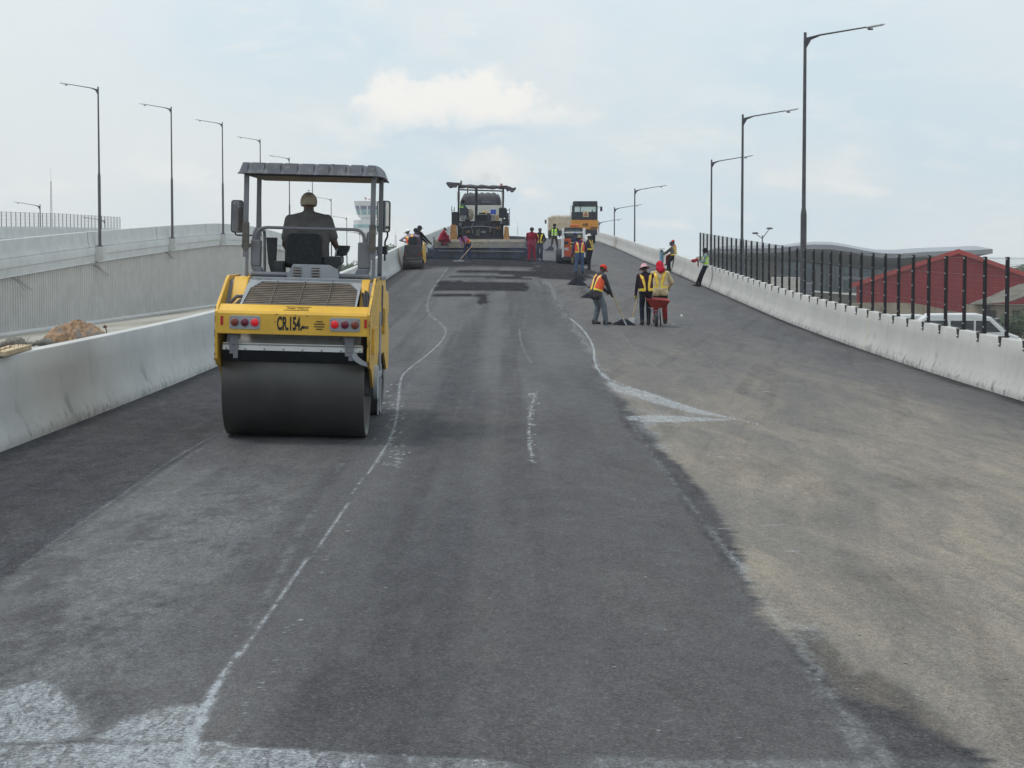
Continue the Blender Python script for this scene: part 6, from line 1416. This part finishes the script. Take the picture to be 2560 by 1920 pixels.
wallp('entrance_block', 2040, 2062, TY_ + 6, 672, mat('block_grey', (.16, .17, .19), .8), term, 3)
q = at(2125, 687, TY_ + 5.5); ftext('DOMESTIC', .50, q.x, TY_ + 5.5, q.z, M_PRINT, term, 'sign_lettering', sx=.85)
q = at(2155, 695, TY_ + 4); mb = MB(); mb.box((q.x + 1, TY_ + 5, q.z), (9, 3, .45)); mb.box((q.x - 3.2, TY_ + 5, q.z - 3), (.5, .5, 6)); mb.box((q.x - 1.2, TY_ + 5, q.z - 3), (.5, .5, 6)); mb.build('entrance_canopy', M_TROOF, term)
# red shed
RY = 170.0
red = thing('red_shed', (0, 0, 0), 'large dark red gabled shed of ribbed sheet beyond the fence', 'building')
ap = at(2394, 626, RY); lf_ = at(2141, 707, RY); rt_ = at(2640, 712, RY); zb_ = zG(ap.x, RY) - .3
M_RED = mat('red_cladding', (.25, .012, .018), .6, 0, .10, .6); M_RED2 = mat('red_roof', (.40, .055, .05), .5, 0, .10, .5)
mb = MB(); pts = []
N = 120
vs = []; fs = []
for i in range(N + 1):
    u_ = i / N; X = lf_.x + (rt_.x - lf_.x) * u_
    zt2 = lf_.z + (ap.z - lf_.z) * (X - lf_.x) / (ap.x - lf_.x) if X < ap.x else ap.z + (rt_.z - ap.z) * (X - ap.x) / (rt_.x - ap.x)
    yo = .05 if (i % 4 < 2) else 0
    vs += [(X, RY - yo, zb_), (X, RY - yo, zt2)]
fs = [(2 * i, 2 * i + 2, 2 * i + 3, 2 * i + 1) for i in range(N)]
mb.add(vs, fs); mb.build('gable_wall', M_RED, red)
for e, nm_ in ((lf_, 'left'), (rt_, 'right')):
    mb = MB(); d = Vector((e.x - ap.x, 0, e.z - ap.z)).normalized(); e2 = Vector((e.x, e.y, e.z)) + d * .5; o2 = Vector((0, 0, .10)); L_ = 22
    a0 = ap + Vector((0, -.35, .02)); e0 = e2 + Vector((0, -.35, .02)); a1 = a0 + Vector((L_ * .20, L_, 0)); e1 = e0 + Vector((L_ * .20, L_, 0))
    mb.add([a0, e0, e1, a1, a0 + o2, e0 + o2, e1 + o2, a1 + o2], [(0, 1, 2, 3), (4, 7, 6, 5), (0, 4, 5, 1), (1, 5, 6, 2), (2, 6, 7, 3), (3, 7, 4, 0)])
    mb.add([a0 + Vector((0, -.02, 0)), e0 + Vector((0, -.02, 0)), e0 + Vector((0, -.02, -.28)), a0 + Vector((0, -.02, -.28))], [(0, 1, 2, 3)])
    mb.build('roof', M_RED2, red)
mb = MB(); q0, q1 = lf_.x + .2, rt_.x - .2; mb.add([(q0, RY + .1, zb_), (q1, RY + .1, zb_), (q1 + 4.3, RY + 21.6, zb_), (q0 + 4.3, RY + 21.6, zb_), (q0, RY + .1, lf_.z - .15), (q1, RY + .1, lf_.z - .15), (q1 + 4.3, RY + 21.6, lf_.z - .15), (q0 + 4.3, RY + 21.6, lf_.z - .15)], [(0, 3, 2, 1), (4, 5, 6, 7), (1, 2, 6, 5), (2, 3, 7, 6), (3, 0, 4, 7), (0, 1, 5, 4)]); mb.build('side_walls', M_RED, red)
# concrete block wall in front of the shed
bw = thing('block_wall', (0, 0, 0), 'low unpainted block wall in front of the red shed', 'wall')
M_TAN = mat('tan_blocks', (.33, .28, .21), .9, 0, .25, .5, dirt=(.22, .14, .09), ds=.6, dth=.5)
vs = []; tops = [(2125, 757), (2170, 757), (2250, 757), (2290, 759), (2330, 766), (2370, 776), (2420, 784)]
f1 = [at(a, b_, 150) for a, b_ in tops]; n = len(f1); vs = [(v.x, 150, v.z) for v in f1] + [(v.x, 150, -5.5) for v in f1] + [(v.x, 150.25, v.z) for v in f1] + [(v.x, 150.25, -5.5) for v in f1]
mb = MB(); mb.add(vs, [(i, i + 1, n + i + 1, n + i) for i in range(n - 1)] + [(i, i + 1, 2 * n + i + 1, 2 * n + i) for i in range(n - 1)] + [(2 * n + i, 2 * n + i + 1, 3 * n + i + 1, 3 * n + i) for i in range(n - 1)] + [(0, n, 3 * n, 2 * n), (n - 1, 2 * n - 1, 4 * n - 1, 3 * n - 1)]); mb.build('block_courses', M_TAN, bw)
# grey-brown house at the right edge
GY_ = 128.0; hs_ = thing('low_house', (0, 0, 0), 'low house with a weathered corrugated roof at the right frame edge', 'house')
M_RUSTR = mat('weathered_roofing', (.17, .155, .13), .85, 0, .35, .8, dirt=(.30, .27, .22), ds=2.5, dth=.6); M_HW = mat('house_wall', (.25, .21, .16), .9, 0, .2, 1)
ev = [(2422, 764), (2470, 762), (2520, 757), (2560, 744), (2640, 728)]; rg = [(2438, 757), (2480, 742), (2510, 728), (2548, 714), (2640, 700)]
e_ = [at(a, b_, GY_) for a, b_ in ev]; g_ = [at(a, b_, GY_ + 4.0) for a, b_ in rg]; NN = 60; vs = []
for i in range(NN + 1):
    u_ = i / NN * (len(ev) - 1); j = min(int(u_), len(ev) - 2); f = u_ - j; w_ = .05 * (i % 2)
    vs += [e_[j].lerp(e_[j + 1], f) + Vector((0, 0, w_)), g_[j].lerp(g_[j + 1], f) + Vector((0, 0, w_))]
mb = MB(); mb.add(vs, [(2 * i, 2 * i + 2, 2 * i + 3, 2 * i + 1) for i in range(NN)]); ro = mb.build('roof', M_RUSTR, hs_); sl = ro.modifiers.new('s', 'SOLIDIFY'); sl.thickness = .06
a = at(2450, 764, GY_ + .5); b_ = at(2660, 740, GY_ + .5); mb = MB(); mb.box(((a.x + b_.x) / 2, GY_ + 2.6, (a.z - 5.5) / 2 + .0), (b_.x - a.x, 4.2, a.z + 5.5)); hwall = mb.build('wall', M_HW, hs_)
for px, w_ in ((2469, .16), (2482, .2), (2541, .25), (2590, .3)):
    q = at(px, 792, GY_ + .45); mb = MB(); mb.box((q.x, GY_ + .48, q.z), (w_ * 2, .08, 1.5 if px < 2475 else .8)); mb.build('window', mat('dark_opening', (.04, .038, .036), .6), hwall)
# vehicles on the lower road
def van(loc, rot, lb, k=1, kind='van'):
    v_ = thing('parked_van', loc, lb, 'van', rot=(0, 0, rot)); M_VW = mat('van_white', (.72, .73, .74), .35, 0, .04, 1)
    mb = MB(); pr_ = [(-2.4, .45), (-2.45, 1.2), (-2.3, 1.95), (-1.9, 2.25), (.6, 2.28), (1.2, 2.1), (2.0, 1.35), (2.55, 1.15), (2.75, .85), (2.75, .45)]; mb.prism([(x_, z_) for x_, z_ in pr_], -.92, .92, 'y'); b2 = mb.build('body', M_VW, v_, .08)
    for sy in (-1, 1):
        for x0, x1, q1, q2 in ((-2.1, -.9, -2.1, -.95), (-.8, .35, -.8, .35), (.45, 1.7, .45, 1.12)):
            mb = MB(); mb.add([(x0, sy * .935, 1.35), (x1, sy * .935, 1.35), (q2, sy * .925, 1.92), (q1, sy * .925, 1.92), (x0, sy * .90, 1.35), (x1, sy * .90, 1.35), (q2, sy * .90, 1.92), (q1, sy * .90, 1.92)], [(0, 1, 2, 3), (4, 7, 6, 5), (0, 4, 5, 1), (2, 6, 7, 3), (1, 5, 6, 2), (0, 3, 7, 4)]); mb.build('side_window', M_GLASSD, b2)
        mb = MB(); mb.box((.1, sy * .93, .62), (5.2, .03, .18)); mb.build('side_trim', M_DARK, b2)
        for x_ in (-1.5, 1.75): mb = MB(); mb.lathe([(-.1, .18), (-.1, .32), (.1, .32), (.1, .18)], (x_, sy * .85, .33), 'y', 22); mb.build('wheel', M_RUB, v_)
        mb = MB(); mb.ball((2.68, sy * .7, .95), (.10, .16, .11), 8, 6); mb.build('headlight', M_SILV, b2)
    mb = MB(); mb.add([(1.25, -.8, 2.08), (1.25, .8, 2.08), (2.0, .85, 1.42), (2.0, -.85, 1.42)], [(0, 1, 2, 3)]); o2 = mb.build('windscreen', M_GLASSD, b2); o2.location = (.03, 0, .03)
    return v_
q = at(2412, 783, 104); van((q.x, 104, q.z - 2.28), R(-6), 'white van parked just beyond the right parapet')
q = at(2275, 786, 118); van((q.x, 118, q.z - 2.28), R(-8), 'white van roof peeking over the parapet left of the larger van')
def car(loc, rot, lb, col):
    c_ = thing('parked_car', loc, lb, 'car', rot=(0, 0, rot)); mb = MB(); mb.prism([(-2.1, .35), (-2.15, .8), (-1.9, .95), (2.1 - .8, .95), (2.1, .75), (2.15, .35)], -.85, .85, 'y'); bb = mb.build('body', mat('car_paint', col, .3, .2, .05, 1), c_, .06)
    mb = MB(); mb.prism([(-1.7, .93), (-1.1, 1.42), (.2, 1.45), (1.15, .93)], -.74, .74, 'y'); mb.build('cabin', M_GLASSD, c_, .05); mb = MB(); mb.box((-.45, 0, 1.455), (1.3, 1.3, .03)); mb.build('roof', mat('car_paint2', col, .3, .2, .05, 1), c_, .01)
    for sy in (-1, 1):
        for x_ in (-1.3, 1.35): mb = MB(); mb.lathe([(-.09, .15), (-.09, .30), (.09, .30), (.09, .15)], (x_, sy * .78, .31), 'y', 20); mb.build('wheel', M_RUB, c_)
    return c_
q = at(2492, 797, 125); car((q.x, 125, q.z - 1.45), R(-20), 'silver car half hidden behind the white van bonnet', (.40, .42, .45))
q = at(1955, 690, 200); q = at(1965, 693, 200); tk_ = thing('parked_truck', (q.x, 200, q.z - 2.6), 'pale box truck parked below the terminal', 'truck'); mb = MB(); mb.box((0, 0, 1.7), (2.6, 2.2, 1.8)); mb.build('cargo_box', M_TRW, tk_, .03); mb = MB(); mb.box((2.0, 0, 1.3), (1.3, 2.1, 1.5)); mb.build('cab', M_GREY, tk_, .1)
for x_ in (-.8, 2.0): mb = MB(); mb.lathe([(-1.0, .2), (-1.0, .42), (1.0, .42), (1.0, .2)], (x_, 0, .42), 'y', 18); mb.build('wheel', M_RUB, tk_)
q = at(2020, 716, 215); ln = thing('kerb_wall', (0, 0, 0), 'low dark wall with a pale coping below the terminal', 'wall'); a = at(1935, 722, 215); b_ = at(2160, 740, 205)
mb = MB(); d = (b_ - a); mb.add([a, b_, b_ + Vector((0, 0, -4)), a + Vector((0, 0, -4)), a + Vector((0, .3, 0)), b_ + Vector((0, .3, 0)), b_ + Vector((0, .3, -4)), a + Vector((0, .3, -4))], [(0, 1, 2, 3), (4, 7, 6, 5), (0, 4, 5, 1), (1, 5, 6, 2), (0, 3, 7, 4)]); mb.build('dark_wall', mat('damp_wall', (.12, .11, .095), .9, 0, .3, .6), ln)
mb = MB(); mb.add([a + Vector((0, -.1, 0)), b_ + Vector((0, -.1, 0)), b_ + Vector((0, -.1, .14)), a + Vector((0, -.1, .14)), a + Vector((0, .4, 0)), b_ + Vector((0, .4, 0)), b_ + Vector((0, .4, .14)), a + Vector((0, .4, .14))], [(0, 1, 2, 3), (4, 7, 6, 5), (3, 2, 6, 7), (0, 4, 5, 1), (1, 5, 6, 2), (0, 3, 7, 4)]); mb.build('coping', M_WHITE, ln)
# twin arm light mast
q = at(1906, 588, 300); tm_ = thing('twin_arm_mast', (q.x, 300, -5.2), 'slim far light mast with two short arms above the fence', 'light mast'); hh = q.z + 5.2; mb = MB(); mb.cyl((0, 0, 0), (0, 0, hh), .14, .09, 8); mb.build('pole', M_POLE, tm_)
for sx_ in (-1, 1): mb = MB(); mb.tube([(0, 0, hh - .5), (sx_ * .7, 0, hh + (.5 if sx_ > 0 else 0)), (sx_ * 1.0, 0, hh + (.9 if sx_ > 0 else .3))], .06, 6); mb.ball((sx_ * 1.05, 0, hh + (1.0 if sx_ > 0 else .3)), (.5, .2, .16), 8, 6); mb.build('lamp_arm', M_POLE, tm_)
# ------------------------------------------------------------------ control tower and far masts
CYt = 620.0; ct = thing('control_tower', (0, 0, 0), 'pale airport control tower seen past the roller canopy posts', 'tower')
cxp = 922.0; ctk = 5100 / CYt; c0 = Vector(((cxp - 1280) / ctk, CYt, 0)); th_ = lambda py: (HOR - py) / ctk
M_CT = mat('tower_concrete', (.60, .61, .62), .8, 0, .05, .1); M_CTG = mat('tower_glass', (.22, .36, .38), .2, 0, .2, .6); M_CTD = mat('tower_shade_glass', (.12, .13, .24), .3)
def oct(name, prof, m_, parent=None, n=10):
    mb = MB(); vs = []
    for px_r, py in prof:
        for k in range(n): t2 = 2 * math.pi * (k + .5) / n; vs.append((c0.x + px_r / ctk * math.cos(t2), CYt + px_r / ctk * math.sin(t2), th_(py)))
    mb.add(vs, [(i * n + k, i * n + (k + 1) % n, (i + 1) * n + (k + 1) % n, (i + 1) * n + k) for i in range(len(prof) - 1) for k in range(n)] + [tuple(range(n - 1, -1, -1)), tuple(range((len(prof) - 1) * n, len(prof) * n))]); return mb.build(name, m_, parent or ct)
oct('shaft', [(17, 740), (17, 592), (24, 584), (24, 578)], M_CT); oct('lower_drum', [(37, 583), (38, 551), (30, 551)], M_CT)
oct('drum_windows', [(38.4, 570), (38.4, 562)], M_CTG); oct('neck', [(20, 552), (20, 546)], M_CT)
oct('cab_base', [(20, 546), (25, 544), (27, 536)], M_CT); oct('cab_glass', [(27, 538), (31, 525)], M_CTG); oct('cab_shade', [(31, 525), (33, 515)], M_CTD); oct('cab_roof', [(34, 516), (37, 504), (33, 503), (5, 501)], M_CT)
for k in range(10):
    t2 = 2 * math.pi * (k + .5) / 10; mb = MB(); mb.tube([(c0.x + 27.2 / ctk * math.cos(t2), CYt + 27.2 / ctk * math.sin(t2), th_(538)), (c0.x + 33.2 / ctk * math.cos(t2), CYt + 33.2 / ctk * math.sin(t2), th_(515))], .22, 5); mb.build('mullion', M_CT, ct)
for dx, h2 in ((-8, 10), (-5, 6), (3, 4), (11, 7)): mb = MB(); mb.cyl((c0.x + dx / ctk, CYt, th_(502)), (c0.x + dx / ctk, CYt, th_(502 - h2)), .10, .05, 6); mb.ball((c0.x + dx / ctk, CYt, th_(502 - h2 * .7)), .22, 6, 5); mb.build('antenna', M_REDLENS, ct)
def lattice(name, px, pytop, pybase, Y, w0, lb, m_):
    t_ = thing(name, (0, 0, 0), lb, 'radio mast'); k_ = Y / 5100; X = (px - 1280) * k_; z1 = (HOR - pytop) * k_; z0 = (HOR - pybase) * k_; mb = MB(); w_ = w0
    n = 16
    for sx_, sy in ((-1, -1), (1, -1), (1, 1), (-1, 1)): mb.cyl((X + sx_ * w_, Y + sy * w_, z0), (X + sx_ * w_ * .35, Y + sy * w_ * .35, z1), w0 * .14, n=4)
    for j in range(n):
        f0, f1_ = j / n, (j + 1) / n; a0 = w_ * (1 - .65 * f0); a1 = w_ * (1 - .65 * f1_)
        for s_ in (-1, 1): mb.cyl((X - s_ * a0, Y - a0, z0 + (z1 - z0) * f0), (X + s_ * a1, Y - a1, z0 + (z1 - z0) * f1_), w0 * .09, n=4)
    mb.build('lattice', m_, t_); mb = MB(); mb.cyl((X, Y, z1), (X, Y, z1 + (z1 - z0) * .15), w0 * .1, n=5); mb.build('spire', m_, t_); return t_
M_MAST = mat('mast_paint', (.42, .40, .42), .7, 0, 0)
lattice('radio_mast', 132, 453, 690, 700, .45, 'faint lattice mast far behind the left fence', M_MAST)
lattice('radio_mast', 990, 588, 680, 420, .28, 'short far mast left of the small roller crew', M_MAST)
lattice('radio_mast', 1294, 567, 660, 900, .5, 'very thin mast right of the paver at the horizon', M_MAST)
# ------------------------------------------------------------------ far trees
M_LEAF = [mat('leaves_%s' % n_, c_, .8, 0, .45, .5) for n_, c_ in (('deep', (.045, .075, .035)), ('mid', (.065, .095, .045)))]
M_TRUNK = mat('bark', (.10, .075, .05), .9)
rs = random.Random(5)
def tree_mesh(h, r_, seed, nleaf=900):
    r2 = random.Random(seed); mb = MB(); cl = [(r2.uniform(-.6, .6) * r_, r2.uniform(-.6, .6) * r_, h * r2.uniform(.45, .92), r_ * r2.uniform(.35, .6)) for _ in range(9)]
    for k in range(nleaf):
        c = r2.choice(cl); u_ = Vector((r2.gauss(0, 1), r2.gauss(0, 1), r2.gauss(0, 1))).normalized() * c[3] * r2.uniform(.6, 1.05); p = Vector(c[:3]) + Vector((u_.x, u_.y, u_.z * .75)); s_ = r_ * r2.uniform(.05, .10)
        a = Vector((r2.gauss(0, 1), r2.gauss(0, 1), r2.gauss(0, 1))).normalized(); b_ = a.orthogonal().normalized(); mb.cur = 1 if r2.random() < .4 else 0; mb.add([p - a * s_, p + b_ * s_ * .6, p + a * s_, p - b_ * s_ * .6], [(0, 1, 2, 3)])
    return mb, cl
def tree(X, Y, h, r_, seed, lb, grp, z0=None):
    z0 = zG(X, Y) if z0 is None else z0; t_ = thing('broadleaf_tree', (X, Y, z0), lb, 'tree', grp); mb, cl = tree_mesh(h, r_, seed); mb.build('crown', M_LEAF, t_)
    mb = MB(); mb.cyl((0, 0, 0), (0, 0, h * .55), r_ * .09, r_ * .05, 8)
    for c in cl[:5]: mb.cyl((0, 0, h * .35), c[:3], r_ * .045, r_ * .015, 6)
    mb.build('trunk', M_TRUNK, t_)
lbs = 'far trees at the horizon left of the small roller'
for k, (px, top, Y) in enumerate(((972, 622, 420), (984, 617, 430), (1001, 619, 425), (1016, 624, 440), (1030, 627, 430), (960, 634, 400), (946, 640, 410), (838, 672, 360), (852, 670, 350), (868, 673, 365), (884, 671, 355), (900, 668, 370), (915, 662, 380), (930, 655, 390))):
    X = (px - 1280) * Y / 5100; zt3 = (HOR - top) * Y / 5100; z0 = zG(X, Y); tree(X, Y, zt3 - z0, 3.2, 20 + k, '%s tree from the left in the hazy row %s' % (['first', 'second', 'third', 'fourth', 'fifth', 'sixth', 'seventh'][((2, 3, 4, 5, 6, 1, 0) + (0, 1, 2, 3, 4, 5, 6))[k]], 'left of the small roller' if k < 7 else 'under the control tower'), lbs, z0)
for k, (px, top, Y) in enumerate(((2540, 792, 118), (2562, 786, 121), (2596, 770, 124), (2553, 812, 114))):
    X = (px - 1280) * Y / 5100; zt3 = (HOR - top) * Y / 5100; z0 = zG(X, Y); tree(X, Y, max(1.2, zt3 - z0), 1.1, 60 + k, ['green bush in front of the low house wall', 'green shrub at the right frame edge', 'shrub beyond the right frame edge', 'lowest grassy bush by the parapet at right'][k], 'bushes by the low house', z0)
for k, (px, top, Y) in enumerate(((2540, 676, 330), (2556, 672, 340), (2580, 668, 335))):
    X = (px - 1280) * Y / 5100; zt3 = (HOR - top) * Y / 5100; z0 = zG(X, Y); tree(X, Y, zt3 - z0, 2.6, 80 + k, ['hazy tree top left of the other above the red shed slope', 'hazy tree top touching the right frame edge above the red shed', 'hazy tree beyond the right frame edge behind the red shed'][k], 'trees beyond the red shed', z0)
# low far building under the left trees
fb = thing('far_hangar', (0, 0, 0), 'flat bluish building on the horizon behind the small roller', 'building'); q = at(985, 628, 400); mb = MB(); mb.box((q.x, 404, (q.z - 6) / 2), (8, 8, q.z + 6)); mb.build('walls', mat('hangar_blue', (.20, .24, .30), .7), fb); mb = MB(); mb.box((q.x, 404, q.z + .1), (8.6, 8.6, .25)); mb.build('roof', M_TROOF, fb)
# ------------------------------------------------------------------ air

def volmat(name, col, dens, noise=None):
    m = bpy.data.materials.new(name); m.use_nodes = True; t = NT(m.node_tree); t.n.clear(); v = t.n.new('ShaderNodeVolumePrincipled'); o = t.n.new('ShaderNodeOutputMaterial'); t.l.new(v.outputs[0], o.inputs['Volume'])
    v.inputs['Color'].default_value = (*col, 1); v.inputs['Density'].default_value = dens
    return m
mb = MB(); mb.box((0, 2850, 16), (12400, 7700, 58)); hz = mb.build('haze', volmat('haze_air', (.93, .96, .985), .00022)); tag(hz, kind='stuff')

def puff(name, c, r_, m_, lb):
    mb = MB(); mb.ball((0, 0, 0), r_, 20, 12); o = mb.build(name, m_, loc=c); tag(o, kind='stuff'); o['label'] = lb
def fumemat(name, col, dens, ns):
    m = volmat(name, col, dens); t = NT(m.node_tree); v = [n for n in t.n if n.type == 'PRINCIPLED_VOLUME'][0]
    tc = t.n.new('ShaderNodeTexCoord').outputs['Object']; t._in(v.inputs['Density'], t.m('MULTIPLY', t.ss(t.noise(tc, ns, 3, .6), .45, .75), dens)); return m
puff('asphalt_fumes', (-1.2, 104.5, float(zr(-1.2, 104.5)) + .35), (4.2, 4.5, .9), fumemat('blue_fumes', (.40, .52, .80), .045, .9), 'bluish fumes over the fresh mat behind the paver')
q = at(1203, 452, 110); puff('exhaust_smoke', q, (1.1, 1.0, .75), fumemat('brown_smoke', (.50, .42, .40), .22, 1.4), 'faint brownish exhaust smoke above the paver canopy')
